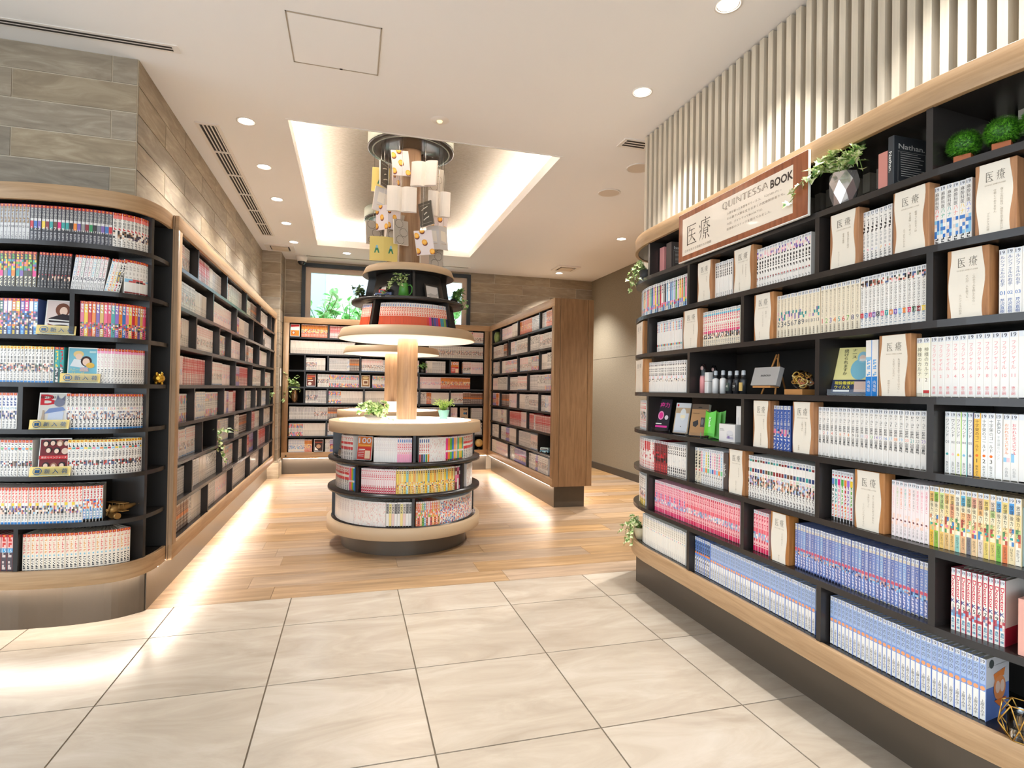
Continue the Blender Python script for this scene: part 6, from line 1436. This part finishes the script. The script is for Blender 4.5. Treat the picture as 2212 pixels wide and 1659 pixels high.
# ------------------------------------------------------------------ figures on the pillar bookcase
pg_ = on_y(343, 826, 3.47); m = Matrix.Translation((pg_.x, 3.47, ZS[4] + .0004)) @ RZ(.35); o_ = loc_of(m)
t = thing('pig_figure', 'small gold faceted pig figure at the rounded end, fourth shelf', 'figurine', o_)
mb = MB().sphere((0, 0, .032), .03, 9, 6, (1.0, .8, .85)); part('body', MB().add(mb, m), P('gold_leaf', (206, 160, 60), .28, metal=.9), t)
for sx in (-1, 1):
    for sy in (-1, 1): part('leg', MB().tube([tuple(m @ Vector((sx * .014, sy * .011, 0))), tuple(m @ Vector((sx * .014, sy * .011, .014)))], .006, 7), D.materials['gold_leaf'], t)
    part('ear', MB().add(MB().sphere((sx * .012, -.016, .056), .008, 7, 5, (1, .5, 1.2)), m), D.materials['gold_leaf'], t)
part('snout', MB().tube([tuple(m @ Vector((-.004, -.02, .034))), tuple(m @ Vector((-.006, -.031, .033)))], .009, 8), D.materials['gold_leaf'], t)
m = spot_m(FC, 1, 268, .055, yaw=.12); o_ = loc_of(m)
t = thing('model_airplane', 'dull gold model airplane with two wheels, seventh shelf by the pillar', 'figurine', o_)
G = M['gold_dull']; tp = lambda *p: [tuple(m @ Vector(q)) for q in p]
part('fuselage', MB().tube(tp((-.07, 0, .048), (-.06, 0, .048), (-.03, 0, .05), (.03, .01, .05), (.085, .02, .058)), [.012, .02, .021, .013, .004], 12), G, t)
part('propeller', mbox(m @ TRi(-.074, 0, .048) @ RX(.5), -.002, .002, -.005, .005, -.032, .032), G, t)
part('hub', MB().tube(tp((-.082, 0, .048), (-.07, 0, .048)), .008, 8), G, t)
part('upper_wing', mbox(m @ TRi(-.03, 0, .078) @ RZ(.1), -.016, .016, -.06, .06, 0, .003), G, t)
part('lower_wing', mbox(m @ TRi(-.03, 0, .040) @ RZ(.1), -.016, .016, -.06, .06, 0, .003), G, t)
for sy in (-1, 1):
    for sx in (-.01, .01): part('strut', MB().tube(tp((-.03 + sx, sy * .03, .042), (-.03 + sx, sy * .03, .079)), .0015, 5), G, t)
    part('wheel', MB().tube(tp((-.045, sy * .024 - .006, .0155), (-.045, sy * .024 + .006, .0155)), .0155, 16), G, t)
    part('wheel_strut', MB().tube(tp((-.045, sy * .024, .0155), (-.04, sy * .01, .034)), .002, 5), G, t)
part('tail_wing', mbox(m @ TRi(.08, .019, .056), -.012, .01, -.026, .026, 0, .003), G, t)
part('tail_fin', mbox(m @ TRi(.083, .019, .058), -.01, .009, -.0015, .0015, 0, .026), G, t)
part('tail_wheel', MB().tube(tp((.07, .017, .05), (.074, .017, .002)), .0022, 5), G, t)
# plants and a clock on the long bookcase
def pot_plant(case, row, px, off, label, r, h, col, kind, mat, size, stems, per, seed, name='potted_plant', z=None, metal=0.0, rough=.45, separate=True, prof=None, spread=.6):
    m = spot_m(case, row, px, off, z); o_ = loc_of(m)
    t = thing(name, label, 'potted plant', o_)
    pr = prof or [(.0005, 0), (r * .75, 0), (r, h), (r * .88, h), (r * .85, h * .9), (.0005, h * .9)]
    b = MB().lathe(pr, o_.x, o_.y, 24); b.v = [(x, y, z_ + o_.z) for x, y, z_ in b.v]
    part('pot', b, P('pot_' + str(seed), col, rough, metal), t)
    plant(t, o_ + Vector((0, 0, h * .92)), stems, kind, mat, size, per, seed, separate, spread)
    return t
dr = [[(0, 0, 0), (.05, -.02, .05), (.1, -.05, .06), (.14, -.06, .04)], [(0, 0, 0), (.06, .03, .04), (.11, .06, .06), (.15, .08, .05)], [(0, 0, 0), (.07, 0, .0), (.1, -.01, -.1), (.105, -.01, -.18)], [(0, 0, 0), (.06, -.03, 0), (.08, -.06, -.08)], [(0, 0, 0), (.05, .05, .02), (.08, .09, .05)]]
pot_plant(LC, 2, 452, .07, 'trailing variegated ivy hanging over two shelves of the long bookcase', .03, .06, (70, 64, 58), 'oval', 'varieg', .036, dr, 10, 41)
pot_plant(LC, 3, 580, .06, 'small sprig in a green pot near the far end of the long bookcase', .025, .06, (60, 90, 50), 'oval', 'light', .035, drape(6, .06, .0, 4, .07), 6, 42)
m = spot_m(LC, 6, 571, .05); o_ = loc_of(m)
t = thing('alarm_clock', 'small black round alarm clock near the far end of the long bookcase', 'clock', o_)
part('clock_case', MB().tube([tuple(m @ Vector((0, 0, .06))), tuple(m @ Vector((0, .04, .06)))], .05, 20), M['black'], t)
part('clock_foot', mbox(m, -.03, .03, .005, .035, 0, .012), M['black'], t)
# back bookcase: vase niche, small plant, globe
m = spot_m(BC, 3, 636, .05)
vp = [(.0005, 0), (.035, 0), (.048, .06), (.044, .15), (.03, .19), (.036, .215), (.028, .215), (.0005, .2)]
rng = random.Random(9)
up = [[(0, 0, 0), (rng.uniform(-.06, .06), rng.uniform(-.05, .0), .06), (rng.uniform(-.13, .09), rng.uniform(-.09, -.01), rng.uniform(.08, .22))] for k in range(9)] + [[(0, 0, 0), (-.07, -.06, .03), (-.11, -.08, -.08), (-.12, -.08, -.17)], [(0, 0, 0), (-.03, -.07, .0), (-.05, -.09, -.09)], [(0, 0, 0), (.05, -.07, .02), (.09, -.08, -.03)]]
pot_plant(BC, 3, 636, .06, 'bronze vase with bushy green leaves in the niche of the back bookcase', .048, .215, (150, 120, 90), 'oval', 'light', .05, up, 8, 51, 'leafy_vase', metal=.8, rough=.22, prof=vp)
pot_plant(BC, 5, 913, .04, 'small green plant behind the front column, back bookcase', .03, .05, (60, 56, 52), 'oval', 'green', .045, drape(7, .07, .02, 8, .08), 6, 52, separate=False)
m = spot_m(BC, 0, 1034, .06); o_ = loc_of(m)
t = thing('globe', 'small amber globe on a dark stand in the bottom corner, back bookcase', 'globe', o_)
part('sphere', MB().sphere(o_ + Vector((0, 0, .10)), .062, 24, 16), grained('globe_paper', (200, 160, 90), (226, 196, 130), 14, .35), t)
b = MB().lathe([(.0005, 0), (.045, 0), (.042, .01), (.008, .016), (.008, .04), (.0005, .04)], o_.x, o_.y, 20); b.v = [(x, y, z + o_.z) for x, y, z in b.v]
part('stand', b, M['black'], t)
# end bookcase: green vase, toy van
m = spot_m(PC, 7, 1075, .06); o_ = loc_of(m)
vs = single('green_vase', MB().add(MB().lathe([(.0005, 0), (.035, 0), (.05, .06), (.052, .1), (.04, .15), (.022, .165), (.018, .16), (.0005, .15)], 0, 0, 24), Matrix.Translation(o_)), grained('vase_green', (110, 130, 70), (150, 164, 96), 20, .3), 'mottled green vase in the far top corner of the free standing bookcase', 'vase', o_)
m = spot_m(PC, 1, 1178, .05, yaw=-.25); o_ = loc_of(m)
def van(m, label, c0, c1, name, L, w, hh, pick=False, root_cat='toy'):
    t = thing(name, label, root_cat, loc_of(m)); a = P(name + '_low', c0, .25, coat=.5); b = P(name + '_high', c1, .25, coat=.5); r = hh * .17
    part('body', mbox(m, -L / 2, L / 2, -w / 2, w / 2, r * .9, hh * .5), a, t, bevel=.004)
    if pick:
        part('cab', mbox(m, -L * .28, L * .08, -w * .45, w * .45, hh * .5, hh), b, t, bevel=.005)
        part('bed', mbox(m, L * .1, L / 2, -w * .46, w * .46, hh * .5, hh * .62), a, t, bevel=.002)
        part('side_window', mbox(m, -L * .2, L * .02, -w * .46, w * .46, hh * .62, hh * .88), P(name + '_glass', (60, 70, 80), .1), t)
    else:
        part('roof', mbox(m, -L / 2 * .97, L / 2 * .97, -w * .47, w * .47, hh * .5, hh), b, t, bevel=.006)
        part('side_window', mbox(m, -L * .4, L * .4, -w * .48, w * .48, hh * .6, hh * .84), P(name + '_glass', (60, 70, 80), .1), t)
        part('windscreen', mbox(m, -L * .495, -L * .47, -w * .4, w * .4, hh * .56, hh * .86), D.materials[name + '_glass'], t)
    for sx in (-.3, .3):
        for sy in (-1, 1): part('wheel', MB().tube([tuple(m @ Vector((sx * L, sy * w * .5 - .004, r))), tuple(m @ Vector((sx * L, sy * w * .5 + .004, r)))], r, 14), M['ink'], t)
    part('bumper', mbox(m, -L / 2 - .004, -L / 2, -w * .46, w * .46, r * .9, r * 1.6), M['chrome'], t)
    return t
van(m @ RZ(.9), 'small light blue toy van in an empty compartment of the free standing bookcase', (110, 170, 200), (206, 226, 232), 'toy_van', .11, .05, .06)
# wall switch plate on the stone column
p = on_x(606, 815, -0.912)
t = thing('switch_plate', 'slim white plate fixed to the side of the stone column', 'switch', (-0.912, p.y, p.z))
part('plate', MB().box(-0.9145, -0.906, p.y - .035, p.y + .035, p.z - .12, p.z + .12), M['white'], t)
part('switch', MB().box(-0.9062, -0.904, p.y - .015, p.y + .015, p.z - .03, p.z + .03), M['white'], t)
# ------------------------------------------------------------------ things on the towers
def on_tower(tower, px, rad, z, yaw=0.0, front=True):
    """a place on a tower at radius RAD from its axis seen at the column PX, facing outwards"""
    p = tower.path(rad); d = p.s_of_px(px, z + .05, 0.0)
    q, t_, inn = p.at(d, 0)
    return Matrix(((t_.x, inn.x, 0, q.x), (t_.y, inn.y, 0, q.y), (0, 0, 1, z + .0006), (0, 0, 0, 1))) @ RZ(yaw)
# low grey pot with trailing ivy and the mint pot, on the glowing table
def tpot(tower, px, rad, z, label, prof, col, stems, kind, mat, size, per, seed, name='potted_plant', sides=24, spread=.7, separate=True):
    m = on_tower(tower, px, rad, z); o_ = loc_of(m); t = thing(name, label, 'potted plant', o_)
    b = MB().lathe(prof, o_.x, o_.y, sides); b.v = [(x, y, q + o_.z) for x, y, q in b.v]
    part('pot', b, P('tpot_%d' % seed, col, .35), t)
    plant(t, o_ + Vector((0, 0, prof[-1][1])), stems, kind, mat, size, per, seed, separate, spread)
    return t, o_
tpot(T1, 808, .30, .963, 'low grey pot with pale green trailing ivy on the glowing table', [(.0005, 0), (.06, 0), (.075, .04), (.068, .04), (.0005, .035)], (120, 112, 104), drape(13, .12, .05, 61, .09) + [[(0, 0, 0), (.06, -.05, .03), (.1, -.08, -.02), (.15, -.09, -.03)]], 'ivy', 'light', .045, 8, 61)
fr = random.Random(5)
ferns = [[(0, 0, 0), (fr.uniform(-.03, .03), fr.uniform(-.03, .03), .04), (fr.uniform(-.085, .085), fr.uniform(-.07, .07), fr.uniform(.05, .1))] for k in range(46)]
t, o_ = tpot(T1, 966, .30, .963, 'mint green and white pot with feathery lime fern on the glowing table', [(.0005, 0), (.034, 0), (.036, .012), (.03, .014), (.048, .078), (.043, .078), (.0005, .07)], (150, 206, 190), ferns, 'blade', 'lime', .02, 16, 62, separate=False, spread=.9)
# upper cone: frames, jug, pickup, ivy
def frame_pic(px, rad, w, h, label, yaw, items):
    m = on_tower(T1, px, rad, 1.90, yaw) @ RX(-.2)
    t = thing('picture_frame', label, 'picture frame', loc_of(m)); b = .012
    for a in ((-w / 2, w / 2, 0, b), (-w / 2, w / 2, h - b, h), (-w / 2, -w / 2 + b, b, h - b), (w / 2 - b, w / 2, b, h - b)): part('frame_bar', mbox(m, a[0], a[1], -.006, .006, a[2], a[3]), M['black'], t)
    part('picture', art(MB(), [('r', .05, .95, .07, .93, (232, 226, 220))] + items, w, h, m, .002), M['print'], t)
frame_pic(936, .325, .155, .125, 'small dark frame with a pale landscape drawing on the upper tier of the front tower', .1, [('p', [(.1, .3), (.4, .45), (.7, .38), (.9, .55), (.9, .3), (.5, .22)], (196, 190, 184)), ('p', [(.1, .15), (.5, .28), (.9, .2), (.9, .17), (.5, .25), (.1, .12)], (150, 144, 138)), ('e', .6, .25, .18, .05, (206, 200, 194))])
frame_pic(824, .31, .14, .11, 'small dark frame behind the red and blue toy pickup, front tower', -.35, [('r', .2, .8, .2, .8, (220, 206, 194))])
m = on_tower(T1, 872, .33, 1.90); o_ = loc_of(m)
t = thing('jug', 'green enamel jug holding variegated ivy, upper tier of the front tower', 'jug', o_)
GJ = P('jug_green', (88, 156, 62), .3)
b = MB().lathe([(.0005, 0), (.042, 0), (.034, .08), (.031, .1), (.034, .108), (.031, .108), (.028, .1), (.0005, .03)], o_.x, o_.y, 24); b.v = [(x, y, q + o_.z) for x, y, q in b.v]
part('body', b, GJ, t)
part('handle', MB().tube([tuple(m @ Vector(q)) for q in ((.03, 0, .095), (.05, 0, .1), (.064, 0, .08), (.062, 0, .05), (.05, 0, .028), (.037, 0, .02))], .0045, 8), GJ, t)
jt = thing('trailing_plant', 'variegated ivy spray standing in the green jug, front tower', 'plant', o_ + Vector((0, 0, .1)))
plant(jt, o_ + Vector((0, 0, .1)), [[(0, 0, -.06), (-.02, -.01, .03), (-.07, -.03, .05), (-.11, -.04, .0)], [(0, 0, -.06), (-.03, -.02, .05), (-.09, -.05, .0), (-.12, -.06, -.04)], [(0, 0, -.06), (.0, -.02, .05), (-.02, -.05, .04), (-.03, -.07, -.02)], [(0, 0, -.06), (-.03, 0, .06), (-.06, -.01, .07)], [(0, 0, -.06), (.01, -.01, .06), (.015, -.03, .05)], [(0, 0, -.06), (-.06, -.03, .02), (-.12, -.05, -.05), (-.15, -.06, -.08)]], 'ivy', 'varieg', .03, 10, 71, True, .7)
van(on_tower(T1, 830, .385, 1.90, .2), 'red and blue toy pickup in front of the small frame, front tower', (60, 70, 110), (200, 44, 40), 'toy_pickup', .13, .05, .052, True)
for px, mat, lb, sd, yaw in ((990, 'green', 'bushy green ivy hanging at the right side of the upper tier, front tower', 81, 0), (776, 'dark', 'dark small leaved plant at the left side of the upper tier, front tower', 82, 0)):
    m = on_tower(T1, px, .37 if px > 900 else .36, 1.90); o_ = loc_of(m); t = thing('trailing_plant', lb, 'plant', o_)
    b = MB().lathe([(.0005, 0), (.025, 0), (.032, .05), (.0005, .045)], o_.x, o_.y, 16); b.v = [(x, y, q + o_.z) for x, y, q in b.v]
    part('pot', b, M['black'], t)
    sg = 1 if px > 900 else -1
    rr = random.Random(sd)
    ss = [[(0, 0, 0), (sg * rr.uniform(.0, .04), rr.uniform(-.07, .02), .05), (sg * rr.uniform(.01, .09), rr.uniform(-.09, .03), rr.uniform(-.06, .08))] for k in range(13)]
    if sg > 0: ss += [[(0, 0, 0), (.05, -.03, .03), (.09, -.05, -.04), (.10, -.05, -.11)], [(0, 0, 0), (.04, -.05, .02), (.06, -.08, -.06)]]
    plant(t, o_ + Vector((0, 0, .045)), ss, 'oval' if sg > 0 else 'ivy', mat, .036 if sg > 0 else .024, 9, sd, True, .8)
# white sign cube and small books on the rear tower table
m = on_tower(T2, 848, .18, .963, .1)
t = thing('sign_cube', 'white cube with a small grey emblem on the rear tower table', 'sign', loc_of(m))
part('cube', mbox(m, -.055, .055, 0, .08, 0, .1), M['white'], t, bevel=.002)
part('print', art(MB(), [('r', .32, .46, .4, .68, (200, 198, 196)), ('r', .5, .64, .4, .68, (200, 198, 196))], .11, .1, m), M['print'], t)
# ------------------------------------------------------------------ open books hanging on wires under the ceiling discs
PG = P('hanging_pages', (238, 230, 220), .6)
OB = (236, 226, 228)
def oranges(k): return [('r', 0, 1, 0, 1, OB)] + [q for x, y in ((.5, .52), (.1, .8), (.05, .18), (.86, .12), (.42, 1.0)) for q in (('e', x + .02, y - .05, .15, .11, (120, 70, 60)), ('e', x, y, .15, .11, (240, 170, 60)), ('e', x, y, .10, .07, (246, 196, 100)))]
def clip_art(items): # keep ellipses inside the cover
    out = []
    for it in items:
        if it[0] == 'e':
            pts = [(min(1, max(0, it[1] + it[3] * math.cos(2 * PI * a / 20))), min(1, max(0, it[2] + it[4] * math.sin(2 * PI * a / 20)))) for a in range(20)]
            out.append(('p', pts, it[-1]))
        else: out.append(it)
    return out
COV = {'orange': (clip_art(oranges(0)), OB), 'yellow': ([('r', 0, 1, 0, 1, (226, 204, 122)), ('p', [(.32, .32), (.42, .32), (.47, .42), (.55, .42), (.6, .32), (.7, .32), (.56, .62), (.46, .62)], (60, 130, 96)), ('p', [(.42, .52), (.6, .52), (.56, .64), (.46, .64)], (150, 200, 220))], (226, 204, 122)),
       'dark': ([('r', 0, 1, 0, 1, (92, 86, 76)), ('r', .12, .88, .88, .89, (190, 184, 170)), ('r', .12, .88, .11, .12, (190, 184, 170)), ('p', [(.2, .7), (.4, .76), (.7, .8), (.7, .77), (.4, .72), (.22, .67)], (226, 220, 206)), ('p', [(.36, .5), (.5, .56), (.62, .56), (.6, .52), (.5, .51), (.38, .46)], (226, 220, 206)), ('p', [(.28, .28), (.5, .34), (.74, .38), (.72, .33), (.5, .3), (.3, .24)], (226, 220, 206))], (92, 86, 76)),
       'pattern': ([('r', 0, 1, 0, 1, (186, 178, 166))] + [q for x, y in ((.35, .84), (.65, .5), (.4, .18)) for q in (('p', [(x + (.27 + .03 * (a % 2)) * math.cos(PI * a / 8), y + (.17 + .02 * (a % 2)) * math.sin(PI * a / 8)) for a in range(16)], (110, 102, 94)), ('p', [(x + (.245 + .03 * (a % 2)) * math.cos(PI * a / 8), y + (.15 + .02 * (a % 2)) * math.sin(PI * a / 8)) for a in range(16)], (188, 180, 168)))], (186, 178, 166)),
       'grey': ([('r', 0, 1, 0, 1, (206, 204, 204)), ('p', [(.2, .38), (.8, .32), (.78, .78), (.22, .8)], (230, 224, 214)), ('r', .2, .8, .24, .26, (190, 170, 150))], (206, 204, 204)), 'white': ([('r', 0, 1, 0, 1, (238, 230, 224))], (238, 230, 224))}
COV['pattern'] = (clip_art(COV['pattern'][0]), COV['pattern'][1])
def half(mb, m, w, h, s, cur, th, z0=0.0):
    """one half of an opened book: curved leaf block going from the spine to the fore-edge"""
    N = 6; n = len(mb.v)
    for i in range(N + 1):
        u = i / N; x = s * w * u; y = -cur * math.sin(PI * u ** .7) - cur * .25 * u
        for yy in (y, y + th):
            for z in (z0, z0 + h): mb.v.append(tuple(m @ Vector((x, yy, z))))
    for i in range(N):
        a = n + 4 * i; b = a + 4
        fs = ((a, b, b + 1, a + 1), (a + 3, b + 3, b + 2, a + 2), (a, a + 2, b + 2, b), (a + 1, b + 1, b + 3, a + 3))
        for f_ in fs: mb.face(f_ if s > 0 else f_[::-1], None, False)
    e = n + 4 * N
    mb.face((e, e + 2, e + 3, e + 1) if s > 0 else (e + 1, e + 3, e + 2, e)); mb.face((n + 1, n + 3, n + 2, n) if s > 0 else (n, n + 2, n + 3, n + 1))
def hang(tower, px, py, side, kind, cov, yaw, label, roll=0.0, w=.135, h=.19, rad=.26, fold=.35):
    D0 = math.hypot(*tower.c); ang = math.atan2(tower.c[0], tower.c[1])
    d = ray(px, py); a2 = math.atan2(d.x, d.y); lat = D0 * math.sin(a2 - ang)
    dep = math.sqrt(max(.0004, rad * rad - lat * lat)); p = at_dist(px, py, D0 * math.cos(a2 - ang) + side * dep)
    m = Matrix.Translation(p) @ RZ(-a2 + yaw) @ RY(roll) @ TRi(0, 0, -h / 2)
    t = thing('hanging_book', label, 'book', p, 'books hanging on wires round the column')
    items, base = COV[cov]
    if kind == 'closed':
        part('cover', mbox(m, -w / 2, w / 2, 0, .014, 0, h, lin(base)), M['book'], t)
        part('pages', mbox(m, -w / 2 - .001, w / 2 - .003, .002, .012, -.001, h - .002), PG, t)
        part('print', art(MB(), items, w, h, m), M['print'], t)
    elif kind == 'pages':
        for s_ in (-1, 1):
            b = MB(); half(b, m @ RZ(-s_ * fold * .3), w, h, s_, .02, .006); part('page_block', b, PG, t)
            part('cover', mbox(m @ RZ(-s_ * fold * .3), min(0, s_ * w), max(0, s_ * w),   .0065, .0085, -.002, h + .002, lin(base)), M['book'], t)
    else:
        for s_ in (-1, 1):
            mm = m @ RZ(s_ * fold)
            part('cover', mbox(mm, min(0, s_ * w), max(0, s_ * w), 0, .002, 0, h, lin(base)), M['book'], t)
            part('print', art(MB(), items, w, h, mm @ TRi(s_ * w / 2, 0, 0)), M['print'], t)
            part('page_block', mbox(mm, min(0, s_ * w * .97), max(0, s_ * w * .97), .0025, .009, .002, h - .002), PG, t)
    top = m @ Vector((0, .006, h * .98))
    part('wire', MB().tube([tuple(top), (top.x, top.y, 3.1395)], .0016, 6), M['chrome'], t)
hang(T1, 866, 352, -1, 'closed', 'orange', .25, 'closed hanging book with orange slices, highest one in front of the column', -.12)
hang(T1, 917, 376, -1, 'pages', 'white', -.45, 'white opened hanging book just right of the column top', .05, w=.11)
hang(T1, 822, 388, -1, 'closed', 'yellow', -.15, 'yellow hanging book with letter A, highest on the left', .04)
hang(T1, 832, 378, -1, 'closed', 'dark', 1.05, 'dark hanging book seen edge-on, highest on the left', -.03)
hang(T1, 957, 392, -1, 'open', 'pattern', .9, 'grey patterned hanging book, highest on the right', .08, w=.12, fold=.6)
hang(T1, 868, 431, -1, 'pages', 'white', 0, 'white opened hanging book facing straight out across the column', 0, w=.112, rad=.29)
hang(T1, 826, 432, -1, 'closed', 'grey', .35, 'pale grey hanging book with a drawing, left of the white opened book', .14)
hang(T1, 920, 462, -1, 'closed', 'dark', -.6, 'dark hanging book with white handwriting, right of the column', -.16, w=.12)
hang(T1, 948, 442, -1, 'pages', 'white', .1, 'white opened hanging book in the middle of the right side', .02, w=.09, fold=.7, h=.2)
hang(T1, 838, 468, -1, 'open', 'orange', -.1, 'opened hanging book with orange slices, left of the column', -.04, w=.11, fold=.5)
hang(T1, 950, 474, 1, 'closed', 'orange', .2, 'hanging book with orange slices half hidden by the white opened book', .1)
hang(T1, 853, 490, -1, 'closed', 'pattern', -.5, 'grey patterned hanging book turned to the left side of the column', .12, rad=.15)
hang(T1, 867, 502, -1, 'closed', 'pattern', .65, 'grey patterned hanging book crossing the column edge', -.05, rad=.2)
hang(T1, 829, 537, -1, 'open', 'yellow', .05, 'opened yellow hanging book with two letters A, lowest on the left', .0, w=.108, fold=.15)
hang(T1, 917, 524, -1, 'closed', 'orange', .15, 'hanging book with orange slices, lowest in front on the right', -.16, w=.14)
hang(T1, 949, 513, -1, 'open', 'grey', .5, 'pale grey hanging book with a drawing, lower right', -.1, w=.1)
hang(T1, 957, 556, -1, 'open', 'pattern', 1.0, 'grey patterned hanging book, lowest on the right', .03, w=.12, fold=.6)
hang(T1, 808, 503, 1, 'closed', 'pattern', .5, 'pale patterned hanging book behind the lowest yellow one', -.04)
hang(T1, 822, 500, 1, 'closed', 'dark', 1.1, 'dark hanging book edge-on behind the lowest yellow one', .03)
hang(T1, 860, 395, 1, 'closed', 'orange', .9, 'hanging book with orange slices peeping behind the column')
hang(T1, 861, 550, 1, 'closed', 'white', .9, 'white hanging book peeping out left of the column foot')
hang(T1, 925, 555, 1, 'closed', 'white', -.3, 'white hanging book low behind the column on the right')
hang(T2, 838, 505, -1, 'closed', 'white', .3, 'white hanging book under the rear ceiling disc')
# ------------------------------------------------------------------ leafy plants outside
rg = random.Random(77)
for k, (x, y, z, n, sz, lb) in enumerate(((-.6, 9.3, 1.5, 20, .16, 'leafy green shrub close outside the left end of the window'), (-.1, 9.9, 1.6, 18, .17, 'leafy green shrub outside the window behind the nearest shrub'), (.45, 9.4, 1.35, 14, .15, 'slender leafy shrub outside, below the drain pipe'), (1.5, 9.6, 1.5, 12, .15, 'leafy shrub outside the right end of the window'))):
    t = thing('garden_shrub', lb, 'shrub', (x, y, -1.0))
    ss = [[(rg.uniform(-.05, .05), rg.uniform(-.05, .05), 0), (rg.uniform(-.2, .2), rg.uniform(-.1, .2), .35), (rg.uniform(-.42, .42), rg.uniform(-.3, .3), rg.uniform(.6, 1.15))] for q in range(n)]
    part('trunk', MB().tube([(x, y, -1.0), (x + .03, y, .4), (x, y, z)], .02, 8), P('shrub_trunk', (96, 80, 60), .8), t)
    plant(t, (x, y, z), ss, 'oval', 'outside', sz, 14, 90 + k, False, 1.0, .006)

# ------------------------------------------------------------------ all the comics: the 300 that show largest one by one, the rest joined
TIER = {0: 'lowest tier', 1: 'second tier from below', 2: 'tier under the table', 3: 'tilted tier above the lamp', 4: 'top tier'}
def shown_area(b):
    p = [b['m'] @ Vector((x * b['w'] / 2, 0, z)) for x in (-1, 1) for z in (0, b['h'])]
    if any((q - CAM).dot(FWD) < .1 for q in p): return 0
    q = [px_of(v) for v in p]
    x0, x1 = min(v[0] for v in q), max(v[0] for v in q)
    n = b['m'].to_3x3() @ Vector((0, -1, 0))
    if x1 > 2215 or x0 < -8 or (CAM - p[0]).dot(n) < 0: return 0
    w = math.hypot(q[0][0] - q[2][0], 0); return abs(x1 - x0) * abs(q[0][1] - q[1][1])
for b in BOOKS: b['a'] = shown_area(b) if b['desc'] else 0
BOOKS.sort(key=lambda b: -b['a'])
SINGLE, REST = BOOKS[:300], BOOKS[300:]
SINGLE = [b for b in SINGLE if b['a'] > 0]
lab_seen = {}
for b in SINGLE:
    me = MB(); book_cover(b, me)
    o = raw('comic_book', me.mesh('comic_book', M['book'])); o.matrix_world = b['m']
    w, h, d = b['w'], b['h'], b['d']
    pg = MB().box(-w / 2 + .0008, w / 2 - .0008, .003, d - .001, .001, h - .003)
    raw('pages', pg.mesh('pages', M['pages']), o)
    if b['titles']:
        for tt in b['titles']:
            key = (tt['text'], round(w, 4), round(h, 3), tt['v0'], tuple(tt['col']))
            if key not in lab_seen:
                tm = MB(); book_titles(dict(b, titles=[tt]), tm); lab_seen[key] = tm.mesh('lettering', M['print'])
            raw('lettering', lab_seen[key], o)
    if b['style'] == 'blue_num' and b['i'] == b['n'] - 1 and b['n'] == 32:
        mc = TRi(w / 2 + .0003, d / 2, 0) @ RZ(PI / 2)
        raw('cover_print', art(MB(), [('r', .05, .95, .86, .865, GRY), ('e', .22, .9, .1, .07, (80, 86, 84)), ('p', [(.3, .72), (.8, .78), (.75, .66), (.35, .62)], (240, 140, 70)), ('e', .56, .48, .26, .2, (240, 150, 90)), ('e', .47, .5, .1, .1, SKIN), ('e', .66, .5, .1, .1, SKIN), ('p', [(.3, .3), (.85, .3), (.58, .16)], (240, 130, 60))], d, h, mc).mesh('cover_print', M['print']), o)
    case = b['case']; isT = isinstance(case, TLevel)
    where = (TIER[LV.index(case)] + ' of the front tower') if isT else (SHELF_WORD[b['row']] + ' shelf of ' + case.short)
    end = 'from left'
    tag(o, (ordinal(b['i'] + 1) + ' ' + b['desc'] + ' ' + end + ', ' + where) if b['n'] > 1 else b['desc'] + ', ' + where, 'book', 'comics standing in rows on the shelves')
rest = MB()
for b in REST:
    book_cover(b, rest, b['m'], True)
    if b['titles'] and b['a'] > 60: book_titles(b, rest, b['m'])
o = raw('comic_rows', rest.mesh('comic_rows', M['book']))
tag(o, 'all the smaller comics standing in rows on the bookcases and towers', 'books', None, 'stuff')
print('BOOKS', len(BOOKS), 'single', len(SINGLE), 'min area', SINGLE[-1]['a'], 'rest faces', len(rest.f))
